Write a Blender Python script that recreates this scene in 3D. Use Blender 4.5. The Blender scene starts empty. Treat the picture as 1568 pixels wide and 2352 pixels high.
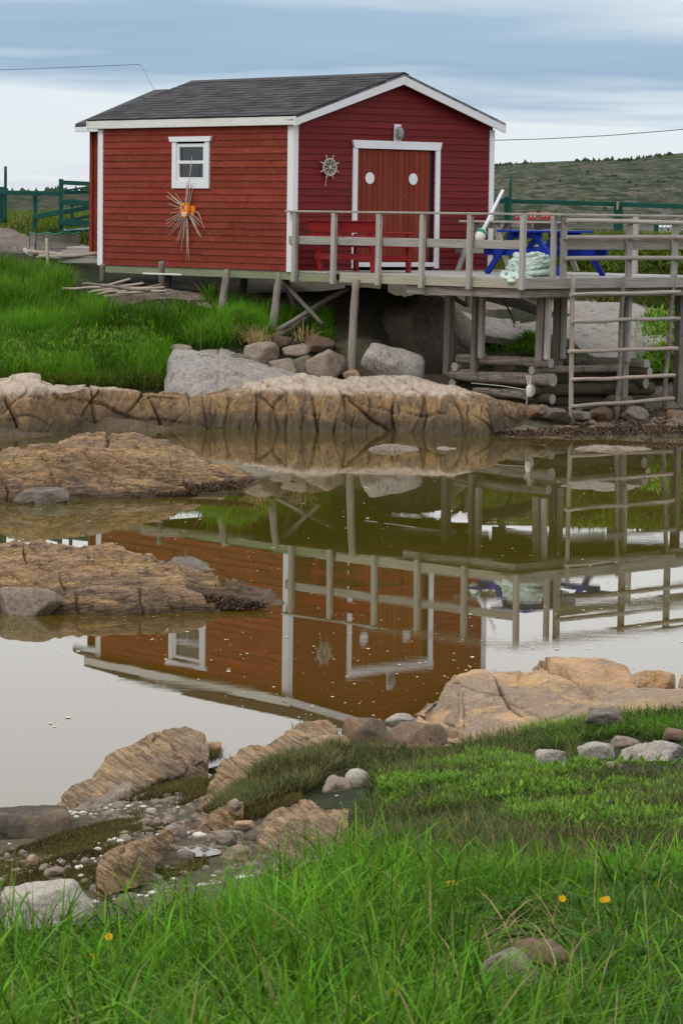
import bpy, bmesh, math, random
import numpy as np
from mathutils import Vector, Matrix

random.seed(7)
rng = np.random.default_rng(11)
scene = bpy.context.scene
col = scene.collection

# ------------------------------------------------------------------ camera
F_PX, PITCH, ROLL, CAM_H = 7000.0, 0.0981, 0.0127, 3.332      # on a 1568 x 2352 grid
cam_data = bpy.data.cameras.new('camera')
cam = bpy.data.objects.new('camera', cam_data)
col.objects.link(cam)
scene.camera = cam
cam_data.sensor_fit = 'VERTICAL'
cam_data.sensor_height = 36.0
cam_data.lens = 36.0 * F_PX / 2352.0
cam_data.clip_start = 0.2
cam_data.clip_end = 30000.0
cam.matrix_world = (Matrix.Translation((0, 0, CAM_H)) @ Matrix.Rotation(math.pi / 2 - PITCH, 4, 'X')
                    @ Matrix.Rotation(ROLL, 4, 'Z'))
cam_data.dof.use_dof = True
cam_data.dof.focus_distance = 44.0
cam_data.dof.aperture_fstop = 30.0

scene.render.resolution_x, scene.render.resolution_y = 682, 1024
scene.render.engine = 'CYCLES'
scene.cycles.use_denoising = True
scene.cycles.max_bounces = 8
scene.cycles.diffuse_bounces = 3
scene.cycles.glossy_bounces = 4
scene.cycles.transmission_bounces = 4
scene.cycles.transparent_max_bounces = 8
scene.cycles.caustics_reflective = False
scene.cycles.caustics_refractive = False
scene.view_settings.view_transform = 'Standard'
scene.view_settings.look = 'None'
scene.view_settings.gamma = 1.0
scene.view_settings.exposure = 0.08

# ------------------------------------------------------------------ sky and sun
SUN_EL, SUN_AZ = math.radians(48), math.radians(-130)     # azimuth from +Y towards +X: behind and left of the camera
world = bpy.data.worlds.new('World')
scene.world = world
world.use_nodes = True
wn, wl = world.node_tree.nodes, world.node_tree.links
wn.clear()
w_out = wn.new('ShaderNodeOutputWorld')
w_bg = wn.new('ShaderNodeBackground')
w_bg.inputs['Strength'].default_value = 0.1
wl.new(w_bg.outputs[0], w_out.inputs[0])
w_sky = wn.new('ShaderNodeTexSky')
w_sky.sky_type = 'NISHITA'
w_sky.sun_disc = False
w_sky.sun_elevation = SUN_EL
w_sky.sun_rotation = SUN_AZ
w_tc = wn.new('ShaderNodeTexCoord')
w_sep = wn.new('ShaderNodeSeparateXYZ')
wl.new(w_tc.outputs['Generated'], w_sep.inputs[0])


def wmath(op, a, b=None, c=None):
    n = wn.new('ShaderNodeMath')
    n.operation = op
    for i, v in enumerate((a, b, c)):
        if v is None:
            continue
        if isinstance(v, (int, float)):
            n.inputs[i].default_value = v
        else:
            wl.new(v, n.inputs[i])
    return n.outputs[0]


w_zc = wmath('MAXIMUM', w_sep.outputs[2], 0.0)
w_den = wmath('ADD', w_zc, 0.035)
w_cx = wmath('DIVIDE', w_sep.outputs[0], w_den)
w_cy = wmath('DIVIDE', w_sep.outputs[1], w_den)
w_comb = wn.new('ShaderNodeCombineXYZ')
wl.new(w_cx, w_comb.inputs[0])
wl.new(w_cy, w_comb.inputs[1])
w_n1 = wn.new('ShaderNodeTexNoise')
w_n1.inputs['Scale'].default_value = 0.55
w_n1.inputs['Detail'].default_value = 3.5
w_n1.inputs['Roughness'].default_value = 0.52
wl.new(w_comb.outputs[0], w_n1.inputs['Vector'])
w_n2 = wn.new('ShaderNodeTexNoise')
w_n2.inputs['Scale'].default_value = 1.6
w_n2.inputs['Detail'].default_value = 6
w_map2 = wn.new('ShaderNodeMapping')
w_map2.inputs['Location'].default_value = (3.1, 1.7, 0)
wl.new(w_comb.outputs[0], w_map2.inputs['Vector'])
wl.new(w_map2.outputs[0], w_n2.inputs['Vector'])
# elevation wobbled by the cloud noise, then a ramp: pale haze, a slate-blue cloud base, bright overcast above
w_off = wmath('MULTIPLY', wmath('SUBTRACT', w_n1.outputs['Fac'], 0.5), 0.042)
w_off2 = wmath('MULTIPLY', wmath('SUBTRACT', w_n2.outputs['Fac'], 0.5), 0.010)
w_el = wmath('ADD', wmath('ADD', w_zc, w_off), w_off2)
w_tilt = wmath('ADD', w_el, wmath('MULTIPLY', w_sep.outputs[0], 0.035))
w_ramp = wn.new('ShaderNodeValToRGB')
cr = w_ramp.color_ramp
cr.elements[0].position = 0.0
cr.elements[0].color = (0.58, 0.635, 0.69, 1)
cr.elements[1].position = 1.0
cr.elements[1].color = (1.0, 1.0, 1.0, 1)
for p, c in ((0.12, (0.66, 0.71, 0.75)), (0.28, (0.64, 0.70, 0.75)), (0.36, (0.46, 0.55, 0.65)), (0.44, (0.25, 0.365, 0.51)),
             (0.54, (0.29, 0.405, 0.545)), (0.63, (0.48, 0.56, 0.64)), (0.74, (0.78, 0.80, 0.83)), (0.90, (0.95, 0.955, 0.965))):
    e = cr.elements.new(p)
    e.color = (*c, 1)
wl.new(wmath('MULTIPLY', w_tilt, 9.0), w_ramp.inputs[0])
w_scale = wn.new('ShaderNodeVectorMath')
w_scale.operation = 'SCALE'
w_scale.inputs['Scale'].default_value = 12.2
wl.new(w_ramp.outputs[0], w_scale.inputs[0])
w_mix = wn.new('ShaderNodeMix')
w_mix.data_type = 'RGBA'
w_mix.inputs[0].default_value = 0.86
wl.new(w_sky.outputs[0], w_mix.inputs[6])
wl.new(w_scale.outputs[0], w_mix.inputs[7])
wl.new(w_mix.outputs[2], w_bg.inputs['Color'])

sun_data = bpy.data.lights.new('sun', 'SUN')
sun = bpy.data.objects.new('sun', sun_data)
col.objects.link(sun)
sun_data.energy = 1.0
sun_data.angle = math.radians(22)
sun_data.color = (1.0, 0.95, 0.87)
sd = Vector((math.sin(SUN_AZ) * math.cos(SUN_EL), math.cos(SUN_AZ) * math.cos(SUN_EL), math.sin(SUN_EL)))
sun.rotation_euler = sd.to_track_quat('Z', 'Y').to_euler()
sun.location = (-20, -10, 40)

# ------------------------------------------------------------------ measuring: sight lines of the survey grid
CP, SP, CR_, SR_ = math.cos(PITCH), math.sin(PITCH), math.cos(ROLL), math.sin(ROLL)


def ray(px, py):
    px = np.asarray(px, float); py = np.asarray(py, float)
    du, dv = px - 784, py - 1176
    x = (du * CR_ + dv * SR_) / F_PX
    y = (-du * SR_ + dv * CR_) / F_PX
    vy, vz = CP - y * SP, -SP - y * CP
    return np.stack([x / vy, np.ones_like(x), vz / vy], -1)


def PX(px, py, d):
    """point at ground distance d (metres along Y) on the sight line"""
    d = np.asarray(d, float)
    return np.array([0, 0, CAM_H]) + ray(px, py) * d[..., None]


def PZ(px, py, z):
    r = ray(px, py)
    t = (np.asarray(z, float) - CAM_H) / r[..., 2]
    return np.array([0, 0, CAM_H]) + r * t[..., None]


def project(P):
    P = np.asarray(P, float)
    X, Y, Z = P[..., 0], P[..., 1], P[..., 2] - CAM_H
    d = Y * CP - Z * SP
    u = Y * SP + Z * CP
    x, y = F_PX * X / d, -F_PX * u / d
    return 784 + x * CR_ - y * SR_, 1176 + x * SR_ + y * CR_


# ------------------------------------------------------------------ numpy noise
_perm = np.random.default_rng(3).permutation(256)
_perm = np.concatenate([_perm, _perm, _perm])
_grad = np.random.default_rng(4).normal(size=(256, 3))
_grad /= np.linalg.norm(_grad, axis=1)[:, None]


def perlin(P):
    P = np.asarray(P, float)
    i = np.floor(P).astype(int)
    f = P - i
    w = f * f * f * (f * (f * 6 - 15) + 10)
    i &= 255
    out = 0
    for dx in (0, 1):
        hx = _perm[(i[..., 0] + dx) & 255]
        wx = w[..., 0] if dx else 1 - w[..., 0]
        for dy in (0, 1):
            hy = _perm[hx + ((i[..., 1] + dy) & 255)]
            wy = w[..., 1] if dy else 1 - w[..., 1]
            for dz in (0, 1):
                h = _perm[hy + ((i[..., 2] + dz) & 255)]
                wz = w[..., 2] if dz else 1 - w[..., 2]
                g = _grad[h]
                out = out + wx * wy * wz * (g[..., 0] * (f[..., 0] - dx) + g[..., 1] * (f[..., 1] - dy) + g[..., 2] * (f[..., 2] - dz))
    return out


def fbm(P, oct=4, rough=0.5):
    P = np.asarray(P, float)
    a, s, o = 1.0, 1.0, 0
    for k in range(oct):
        o = o + a * perlin(P * s + 17.3 * k)
        a *= rough
        s *= 2.03
    return o


def hash1(n):
    n = np.asarray(n, float)
    return np.abs(np.sin(n * 127.1 + 11.7) * 43758.5453) % 1.0


# ------------------------------------------------------------------ object helpers
WM = {}


def link(o, parent=None, M=None):
    col.objects.link(o)
    M = M if M is not None else Matrix.Identity(4)
    if parent is not None:
        o.parent = parent
        o.matrix_parent_inverse = WM[parent.name].inverted()
    o.matrix_basis = M
    WM[o.name] = M
    return o


def tag(o, label=None, cat=None, group=None, kind=None):
    if label: o['label'] = label
    if cat: o['category'] = cat
    if group: o['group'] = group
    if kind: o['kind'] = kind
    return o


def thing(name, label, cat, loc, group=None):
    o = bpy.data.objects.new(name, None)
    o.empty_display_size = 0.2
    link(o, None, Matrix.Translation(Vector(loc)))
    return tag(o, label, cat, group)


def mesh_np(name, V, Fc, mat, smooth=False):
    """V (n,3); Fc list/array of faces"""
    me = bpy.data.meshes.new(name)
    V = np.asarray(V, np.float32)
    if isinstance(Fc, np.ndarray):
        k = Fc.shape[1]
        me.vertices.add(len(V)); me.vertices.foreach_set('co', V.ravel())
        me.loops.add(Fc.size); me.loops.foreach_set('vertex_index', Fc.astype(np.int32).ravel())
        me.polygons.add(len(Fc))
        me.polygons.foreach_set('loop_start', np.arange(0, Fc.size, k, dtype=np.int32))
        me.polygons.foreach_set('loop_total', np.full(len(Fc), k, np.int32))
        if smooth:
            me.polygons.foreach_set('use_smooth', np.ones(len(Fc), bool))
        me.update(calc_edges=True)
        me.validate()
    else:
        me.from_pydata([tuple(v) for v in V], [], Fc)
        if smooth:
            for p in me.polygons: p.use_smooth = True
    if mat is not None:
        me.materials.append(mat)
    return me


def obj(name, me, parent=None, M=None):
    return link(bpy.data.objects.new(name, me), parent, M)


def frame(p, x, up=(0, 0, 1)):
    """matrix at p, local X along x, local Z as near to up as it can be"""
    x = Vector(x).normalized(); up = Vector(up)
    y = up.cross(x)
    if y.length < 1e-5:
        y = Vector((0, 1, 0)).cross(x)
    y.normalize()
    z = x.cross(y)
    m = Matrix((x, y, z)).transposed().to_4x4()
    m.translation = Vector(p)
    return m


BOXF = [(0, 3, 2, 1), (4, 5, 6, 7), (0, 1, 5, 4), (1, 2, 6, 5), (2, 3, 7, 6), (3, 0, 4, 7)]


def box_me(name, x0, x1, y0, y1, z0, z1, mat, bev=0.0):
    V = [(x0, y0, z0), (x1, y0, z0), (x1, y1, z0), (x0, y1, z0), (x0, y0, z1), (x1, y0, z1), (x1, y1, z1), (x0, y1, z1)]
    if bev <= 0:
        return mesh_np(name, V, BOXF, mat)
    bm = bmesh.new()
    vs = [bm.verts.new(v) for v in V]
    for f in BOXF: bm.faces.new([vs[i] for i in f])
    bmesh.ops.bevel(bm, geom=bm.edges[:], offset=bev, segments=1, affect='EDGES')
    me = bpy.data.meshes.new(name)
    bm.to_mesh(me); bm.free()
    me.materials.append(mat)
    return me


def beam(name, p0, p1, w, h, mat, parent=None, up=(0, 0, 1), bev=0.006, wob=0.0):
    """squared timber from p0 to p1: w across, h along up"""
    p0, p1 = Vector(p0), Vector(p1)
    L = (p1 - p0).length
    me = box_me(name, 0, L, -w / 2, w / 2, -h / 2, h / 2, mat, min(bev, w / 4, h / 4))
    if wob:
        for v in me.vertices:
            v.co.y += random.uniform(-wob, wob); v.co.z += random.uniform(-wob, wob)
    return obj(name, me, parent, frame(p0, p1 - p0, up))


def tube_arrays(pts, rad, n=8, cap=True, twist=0.0, lobes=0, lobe_amp=0.0, seed=0):
    pts = np.asarray(pts, float)
    m = len(pts)
    rad = np.full(m, rad, float) if np.isscalar(rad) else np.asarray(rad, float)
    T = np.gradient(pts, axis=0)
    T /= np.linalg.norm(T, axis=1)[:, None] + 1e-9
    ref = np.array([0.13, 0.31, 0.94]) if abs(T[0, 2]) < 0.9 else np.array([0.94, 0.3, 0.1])
    N = np.zeros_like(T)
    v = ref - T[0] * (ref @ T[0]); N[0] = v / np.linalg.norm(v)
    for i in range(1, m):
        v = N[i - 1] - T[i] * (N[i - 1] @ T[i]); N[i] = v / (np.linalg.norm(v) + 1e-9)
    B = np.cross(T, N)
    ang = np.linspace(0, 2 * math.pi, n, endpoint=False)
    s = np.concatenate([[0], np.cumsum(np.linalg.norm(np.diff(pts, axis=0), axis=1))])
    rr = rad[:, None] * np.ones(n)[None, :]
    if lobes:
        rr = rr * (1 + lobe_amp * (np.abs(np.sin(lobes * 0.5 * (ang[None, :] + twist * s[:, None]))) - 0.6))
    V = pts[:, None, :] + rr[..., None] * (np.cos(ang)[None, :, None] * N[:, None, :] + np.sin(ang)[None, :, None] * B[:, None, :])
    V = V.reshape(-1, 3)
    a = np.arange(m - 1)[:, None] * n + np.arange(n)[None, :]
    b = np.arange(m - 1)[:, None] * n + (np.arange(n)[None, :] + 1) % n
    Fq = np.stack([a, b, b + n, a + n], -1).reshape(-1, 4)
    Fl = [tuple(f) for f in Fq.tolist()]
    if cap:
        Fl.append(tuple(range(n - 1, -1, -1)))
        Fl.append(tuple(range((m - 1) * n, m * n)))
    return V, Fl


def pole(name, p0, p1, r0, r1, mat, parent=None, seg=9, n=10, wob=0.25, seed=None, end_mat=None):
    """round, slightly crooked pole; its mesh runs along local X so the grain follows it"""
    p0, p1 = Vector(p0), Vector(p1)
    L = (p1 - p0).length
    sd_ = random.random() * 100 if seed is None else seed
    t = np.linspace(0, 1, seg)
    off = np.stack([t * L, perlin(np.stack([t * 2.3, t * 0 + sd_, t * 0], -1)) * r0 * wob * 4,
                    perlin(np.stack([t * 2.3, t * 0 + sd_ + 9.1, t * 0 + 3], -1)) * r0 * wob * 4], -1)
    env = np.sin(np.pi * t) ** 0.6
    off[:, 1:] *= env[:, None]
    rad = (r0 + (r1 - r0) * t) * (1 + 0.16 * perlin(np.stack([t * 7, t * 0 + sd_ + 5, t * 0], -1)))
    V, Fl = tube_arrays(off, rad, n)
    V += 0.10 * r0 * perlin(V * np.array([2.0, 14, 14]) + sd_)[:, None] * np.array([0, 1, 1])
    me = mesh_np(name, V, Fl, mat)
    for p in me.polygons[:-2]: p.use_smooth = True
    if end_mat is not None:
        me.materials.append(end_mat)
        me.polygons[-1].material_index = 1; me.polygons[-2].material_index = 1
    return obj(name, me, parent, frame(p0, p1 - p0))


def lathe_me(name, prof, n, mat, smooth=True):
    prof = np.asarray(prof, float)
    ang = np.linspace(0, 2 * math.pi, n, endpoint=False)
    V = np.stack([prof[:, 0][:, None] * np.cos(ang), prof[:, 0][:, None] * np.sin(ang), prof[:, 1][:, None] * np.ones(n)], -1).reshape(-1, 3)
    m = len(prof)
    Fl = [(i * n + j, i * n + (j + 1) % n, (i + 1) * n + (j + 1) % n, (i + 1) * n + j) for i in range(m - 1) for j in range(n)]
    Fl.append(tuple(range(n - 1, -1, -1))); Fl.append(tuple(range((m - 1) * n, m * n)))
    me = mesh_np(name, V, Fl, mat)
    if smooth:
        for p in me.polygons[:-2]: p.use_smooth = True
    return me


# ------------------------------------------------------------------ materials
class NT:
    def __init__(s, name):
        s.m = bpy.data.materials.new(name); s.m.use_nodes = True
        s.n, s.l = s.m.node_tree.nodes, s.m.node_tree.links
        s.b = s.n['Principled BSDF']
        s.tc = s.n.new('ShaderNodeTexCoord')

    def inp(s, sock, v):
        if isinstance(v, (int, float)): sock.default_value = v
        elif isinstance(v, (tuple, list)): sock.default_value = tuple(v) if len(v) != 3 or sock.type == 'VECTOR' else (*v, 1)
        else: s.l.new(v, sock)

    def math(s, op, a, b=None, c=None, clamp=False):
        n = s.n.new('ShaderNodeMath'); n.operation = op; n.use_clamp = clamp
        for i, v in enumerate((a, b, c)):
            if v is not None: s.inp(n.inputs[i], v)
        return n.outputs[0]

    def map(s, src, scale=(1, 1, 1), rot=(0, 0, 0), loc=(0, 0, 0)):
        n = s.n.new('ShaderNodeMapping')
        n.inputs['Scale'].default_value = scale; n.inputs['Rotation'].default_value = rot; n.inputs['Location'].default_value = loc
        s.l.new(src, n.inputs[0]); return n.outputs[0]

    def noise(s, vec, scale, detail=4, rough=0.55, dist=0.0):
        n = s.n.new('ShaderNodeTexNoise')
        n.inputs['Scale'].default_value = scale; n.inputs['Detail'].default_value = detail
        n.inputs['Roughness'].default_value = rough; n.inputs['Distortion'].default_value = dist
        s.l.new(vec, n.inputs['Vector']); return n.outputs['Fac']

    def voro(s, vec, scale, feature='F1', rnd=1.0):
        n = s.n.new('ShaderNodeTexVoronoi'); n.feature = feature
        n.inputs['Scale'].default_value = scale; n.inputs['Randomness'].default_value = rnd
        s.l.new(vec, n.inputs['Vector']); return n.outputs

    def ramp(s, fac, stops):
        n = s.n.new('ShaderNodeValToRGB'); r = n.color_ramp
        while len(r.elements) < len(stops): r.elements.new(0.5)
        for e, (p, c) in zip(r.elements, stops):
            e.position = p; e.color = (*c, 1) if not isinstance(c, (int, float)) else (c, c, c, 1)
        s.l.new(fac, n.inputs[0]); return n.outputs[0]

    def mix(s, fac, a, b, mode='MIX'):
        n = s.n.new('ShaderNodeMix'); n.data_type = 'RGBA'; n.blend_type = mode
        s.inp(n.inputs[0], fac); s.inp(n.inputs[6], a); s.inp(n.inputs[7], b); return n.outputs[2]

    def step(s, v, a, b):
        n = s.n.new('ShaderNodeMapRange'); n.inputs['From Min'].default_value = a; n.inputs['From Max'].default_value = b
        n.interpolation_type = 'SMOOTHSTEP'
        s.l.new(v, n.inputs['Value']); return n.outputs[0]

    def bump(s, h, strength=0.5, dist=0.02, prev=None):
        n = s.n.new('ShaderNodeBump'); n.inputs['Strength'].default_value = strength; n.inputs['Distance'].default_value = dist
        s.l.new(h, n.inputs['Height'])
        if prev is not None: s.l.new(prev, n.inputs['Normal'])
        return n.outputs[0]

    def rnd(s):
        return s.n.new('ShaderNodeObjectInfo').outputs['Random']

    def attr(s, name):
        n = s.n.new('ShaderNodeAttribute'); n.attribute_name = name; return n

    def fin(s, colr, rough=0.8, bump=None, spec=0.3):
        s.inp(s.b.inputs['Base Color'], colr); s.inp(s.b.inputs['Roughness'], rough)
        s.b.inputs['Specular IOR Level'].default_value = spec
        if bump is not None: s.l.new(bump, s.b.inputs['Normal'])
        return s.m


def paint(name, base, worn, amount=0.5, wear_scale=9.0, rough=0.6, grain=(1.2, 14, 14), chips=(0.6, 0.55, 0.5), chip_at=0.69, vary=0.18, spec=0.2):
    """painted board: brush grain along local X, faded areas and chips that show bare wood"""
    t = NT(name); o = t.tc.outputs['Object']
    r = t.rnd()
    sh = t.n.new('ShaderNodeVectorMath'); sh.operation = 'ADD'
    cmb = t.n.new('ShaderNodeCombineXYZ'); t.l.new(t.math('MULTIPLY', r, 31.0), cmb.inputs[0]); t.l.new(t.math('MULTIPLY', r, 17.0), cmb.inputs[2])
    t.l.new(o, sh.inputs[0]); t.l.new(cmb.outputs[0], sh.inputs[1]); o = sh.outputs[0]
    g = t.noise(t.map(o, grain), 3.0, 5)
    fade = t.noise(o, 1.7, 3)
    c = t.mix(t.math('MULTIPLY', t.step(fade, 0.35, 0.75), amount), base, worn)
    c = t.mix(t.math('MULTIPLY', t.step(g, 0.45, 0.8), 0.35), c, worn)
    hsv = t.n.new('ShaderNodeHueSaturation'); t.l.new(c, hsv.inputs['Color'])
    t.l.new(t.math('ADD', 1.0 - vary / 2, t.math('MULTIPLY', r, vary)), hsv.inputs['Value']); c = hsv.outputs[0]
    ch = t.noise(t.map(o, (2.2, 7, 9)), wear_scale, 3, 0.6)
    c = t.mix(t.step(ch, chip_at, chip_at + 0.035), c, chips)
    return t.fin(c, rough, t.bump(g, 0.35, 0.006), spec)


def wood(name, light, dark, grain=(0.7, 16, 16), rough=0.85, stain=None, knots=True, lichen=None):
    t = NT(name); o = t.tc.outputs['Object']; r = t.rnd()
    sh = t.n.new('ShaderNodeVectorMath'); sh.operation = 'ADD'
    cmb = t.n.new('ShaderNodeCombineXYZ'); t.l.new(t.math('MULTIPLY', r, 37.0), cmb.inputs[0]); t.l.new(t.math('MULTIPLY', r, 13.0), cmb.inputs[1])
    t.l.new(o, sh.inputs[0]); t.l.new(cmb.outputs[0], sh.inputs[1]); o = sh.outputs[0]
    g = t.noise(t.map(o, grain), 3.0, 6, 0.65, 0.6)
    c = t.ramp(g, ((0.3, dark), (0.52, tuple((a * .7 + b * .3) for a, b in zip(light, dark))), (0.72, light)))
    big = t.noise(o, 1.3, 3)
    c = t.mix(t.math('MULTIPLY', t.step(big, 0.4, 0.72), 0.4), c, stain or tuple(x * 0.55 for x in light))
    if knots:
        k = t.voro(t.map(o, (1.6, 5, 5)), 2.4)['Distance']
        c = t.mix(t.math('SUBTRACT', 1.0, t.step(k, 0.05, 0.12)), c, tuple(x * 0.35 for x in dark))
    if lichen:
        li = t.noise(o, 9.0, 4)
        c = t.mix(t.math('MULTIPLY', t.step(li, 0.55, 0.68), 0.7), c, lichen)
    hsv = t.n.new('ShaderNodeHueSaturation'); t.l.new(c, hsv.inputs['Color'])
    t.l.new(t.math('ADD', 0.85, t.math('MULTIPLY', r, 0.3)), hsv.inputs['Value'])
    return t.fin(hsv.outputs[0], rough, t.bump(g, 0.6, 0.008), 0.2)


def rock_mat(name, c1, c2, c3, lich=(0.42, 0.41, 0.38), lich_amt=0.35, algae=None, strata=(1, 1, 1), rot=(0, 0, 0), fine=26.0, rim=None, dark=0.5, k=0.72, lay=0.0, lay_rot=(0, 0, 0), lay_sc=9.0, dkmap=(1, 1, 0.45)):
    """mottled granite or gneiss: broad colour patches, mineral grain, dark lichen, a tide stain near the water"""
    sc = lambda c_: tuple(x * k for x in c_)
    c1, c2, c3, lich = sc(c1), sc(c2), sc(c3), sc(lich)
    t = NT(name); geo = t.n.new('ShaderNodeNewGeometry'); o = geo.outputs['Position']
    sm = t.map(o, strata, rot)
    p1 = t.noise(sm, 0.9, 5, 0.6, 0.4)
    p2 = t.noise(sm, 3.1, 6, 0.65, 0.8)
    p3 = t.noise(o, fine, 5, 0.72)
    c = t.mix(t.step(p1, 0.40, 0.60), c1, c2)
    c = t.mix(t.step(p2, 0.46, 0.62), c, c3)
    c = t.mix(t.math('MULTIPLY', t.step(t.noise(o, 7.0, 6, 0.7), 0.50, 0.62), lich_amt), c, lich)
    dk = t.noise(t.map(o, dkmap), 5.3, 7, 0.74)
    c = t.mix(t.math('MULTIPLY', t.step(dk, 0.53, 0.64), dark), c, (0.045, 0.040, 0.036))
    c = t.mix(t.math('MULTIPLY', t.step(p3, 0.52, 0.70), 0.5), c, tuple(min(1, x * 1.7) for x in c1))
    c = t.mix(t.math('MULTIPLY', t.step(t.math('SUBTRACT', 1.0, p3), 0.50, 0.66), 0.5), c, tuple(x * 0.30 for x in c1))
    sx = t.n.new('ShaderNodeSeparateXYZ'); t.l.new(o, sx.inputs[0]); z = sx.outputs[2]
    zn = t.math('ADD', z, t.math('MULTIPLY', t.math('SUBTRACT', p2, 0.5), 0.35))
    if rim is not None:
        c = t.mix(t.math('MULTIPLY', t.step(zn, rim[1], rim[2]), rim[3]), c, sc(rim[0]))
    if algae is not None:
        a_col, a_top, a_amt = algae
        c = t.mix(t.math('MULTIPLY', t.math('SUBTRACT', 1.0, t.step(zn, a_top * 0.25, a_top)), a_amt), c, a_col)
    h = t.math('ADD', t.math('MULTIPLY', p3, 0.25), t.noise(sm, 8.0, 7, 0.72))
    b1 = t.bump(h, 1.0, 1.1 / fine)
    if lay:
        lm = t.map(t.map(o, (1, 1, 1), lay_rot), (0.9, 0.9, lay_sc))
        ln = t.noise(lm, 3.0, 5, 0.6, 0.35)
        rid = t.math('ABSOLUTE', t.math('SUBTRACT', ln, 0.5))
        edge = t.step(rid, 0.0, 0.035)
        b1 = t.bump(t.math('ADD', edge, t.math('MULTIPLY', ln, 4.0)), 1.0, lay, b1)
        c = t.mix(t.math('MULTIPLY', t.step(ln, 0.50, 0.62), 0.35), c, tuple(x * 0.5 for x in c2))
    return t.fin(c, 0.86, b1, 0.25)

# ------------------------------------------------------------------ terrain
_ctl = [  # (px, py, distance): where the soil lies
    # far bank, left slope
    (-250, 895, 47.6), (0, 893, 47.7), (200, 895, 48.0), (390, 893, 48.4), (-250, 780, 49.6), (0, 780, 49.8), (200, 782, 50.2), (400, 785, 50.3),
    (-250, 705, 52.3), (0, 705, 52.2), (200, 715, 52.2), (350, 715, 52.0), (480, 735, 51.3), (232, 662, 54.0), (372, 682, 52.9), (515, 712, 52.0),
    (630, 772, 50.7), (-250, 610, 56.5), (0, 616, 55.8), (110, 654, 54.9), (200, 640, 56.0), (60, 575, 58.6), (180, 585, 58.4), (-250, 530, 66), (0, 528, 64), (150, 535, 64),
    (0, 508, 74), (220, 512, 74), (-300, 506, 76),
    # below the shed and the deck
    (450, 678, 54.4), (600, 690, 54), (750, 700, 54.5), (900, 705, 54.5), (960, 770, 52.6), (880, 852, 50.4), (1000, 860, 50.9), (800, 866, 49.6), (700, 855, 49.7),
    (560, 800, 49.9), (1060, 800, 53.2), (1100, 880, 50.3), (650, 660, 57), (850, 650, 57.8), (1000, 662, 57.8),
    # right, behind the deck
    (1110, 720, 55.8), (1200, 735, 55.0), (1300, 735, 55.2), (1450, 735, 55.6), (1568, 745, 55.4), (1750, 745, 55.4), (1250, 800, 52.8), (1400, 805, 53.0), (1560, 810, 53), (1750, 810, 53),
    (1300, 706, 56.6), (1500, 700, 56.9), (1400, 650, 58.2), (1568, 628, 58.7), (1750, 625, 58.7), (1180, 622, 59), (1400, 572, 60.4), (1568, 572, 60.6), (1750, 572, 60.6), (1150, 575, 60.6),
    (1150, 556, 66), (1400, 557, 66), (1568, 558, 66), (1800, 558, 66), (1150, 549, 88), (1400, 550, 88), (1568, 552, 88), (1800, 552, 88),
    (1150, 935, 48.9), (1300, 948, 48.9), (1450, 945, 49.3), (1568, 938, 50), (1750, 935, 50),
    # near bank
    (-100, 2460, 6.2), (300, 2440, 6.25), (784, 2440, 6.25), (1200, 2440, 6.2), (1668, 2440, 6.2), (0, 2300, 7.3), (784, 2240, 7.5), (1400, 2240, 7.4), (1700, 2240, 7.3),
    (-100, 2215, 8.5), (300, 2195, 8.7), (560, 2160, 9.2), (784, 2090, 9.9), (900, 2050, 10.2), (1200, 2010, 10.7), (1500, 1985, 11.1), (1750, 1980, 11.1),
    (-150, 2095, 13.2), (50, 2085, 13.2), (300, 2040, 13.6), (500, 2015, 13.8), (250, 1945, 14.7), (60, 1965, 14.5), (-150, 1965, 14.5), (450, 1962, 14.6), (350, 1872, 15.8), (200, 1885, 15.7), (80, 1895, 15.6), (-150, 1895, 15.6), (600, 1905, 14.7), (420, 1832, 16.3), (-100, 1868, 16.3), (100, 1866, 16.3), (500, 1790, 16.9), (330, 1835, 16.4),
    (690, 1985, 13.3), (760, 1890, 14.3), (800, 1790, 15.8), (650, 1795, 16.0), (580, 1800, 16.2), (900, 1808, 15), (900, 1726, 17.5), (1000, 1728, 17), (1100, 1708, 17.6), (1250, 1690, 17.6),
    (1400, 1660, 18), (1568, 1645, 18), (1750, 1640, 18), (1100, 1812, 14.5), (1350, 1772, 15.2), (1568, 1772, 15), (1750, 1770, 15), (1100, 1912, 12.2), (1400, 1892, 12.4), (1568, 1872, 12.6), (1750, 1870, 12.6),
]
_cp = [PX(a, b, c) for a, b, c in _ctl]
# bed of the inlet and the shores, given as world points
_cp += [np.array(p) for p in (
    (-4, 18.0, -0.12), (-2.4, 17.6, -0.08), (-1.5, 18.6, -0.05), (-1.0, 19.6, -0.1), (-0.3, 20.0, -0.06), (0.6, 20.6, -0.1), (1.4, 20.8, -0.08), (3.0, 21.0, -0.05), (5, 21, -0.05),
    (-1.65, 17.25, -0.12), (-1.3, 17.75, -0.15), (-0.8, 18.35, -0.15), (-2.2, 16.9, -0.1), (-3.2, 16.9, -0.1), (-0.45, 18.6, -0.12), (-0.1, 18.9, -0.12), (0.3, 19.1, -0.1), (-5, 21, -0.5), (-2, 22, -0.5), (0.5, 23, -0.5), (3, 23.5, -0.45), (6, 24, -0.4), (-7, 28, -0.5), (0, 30, -0.6), (6, 31, -0.5), (-8, 38, -0.5), (0, 39, -0.6), (8, 39, -0.5),
    (-9, 44.5, -0.35), (-3, 44.5, -0.35), (2, 44.5, -0.35), (4.5, 46.6, -0.25), (7, 46.8, -0.2), (10, 47, -0.2),
    (-6, 46.8, -0.05), (-3, 47.3, 0.1), (0, 47.6, 0.1), (3, 48.2, 0.05))]
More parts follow.
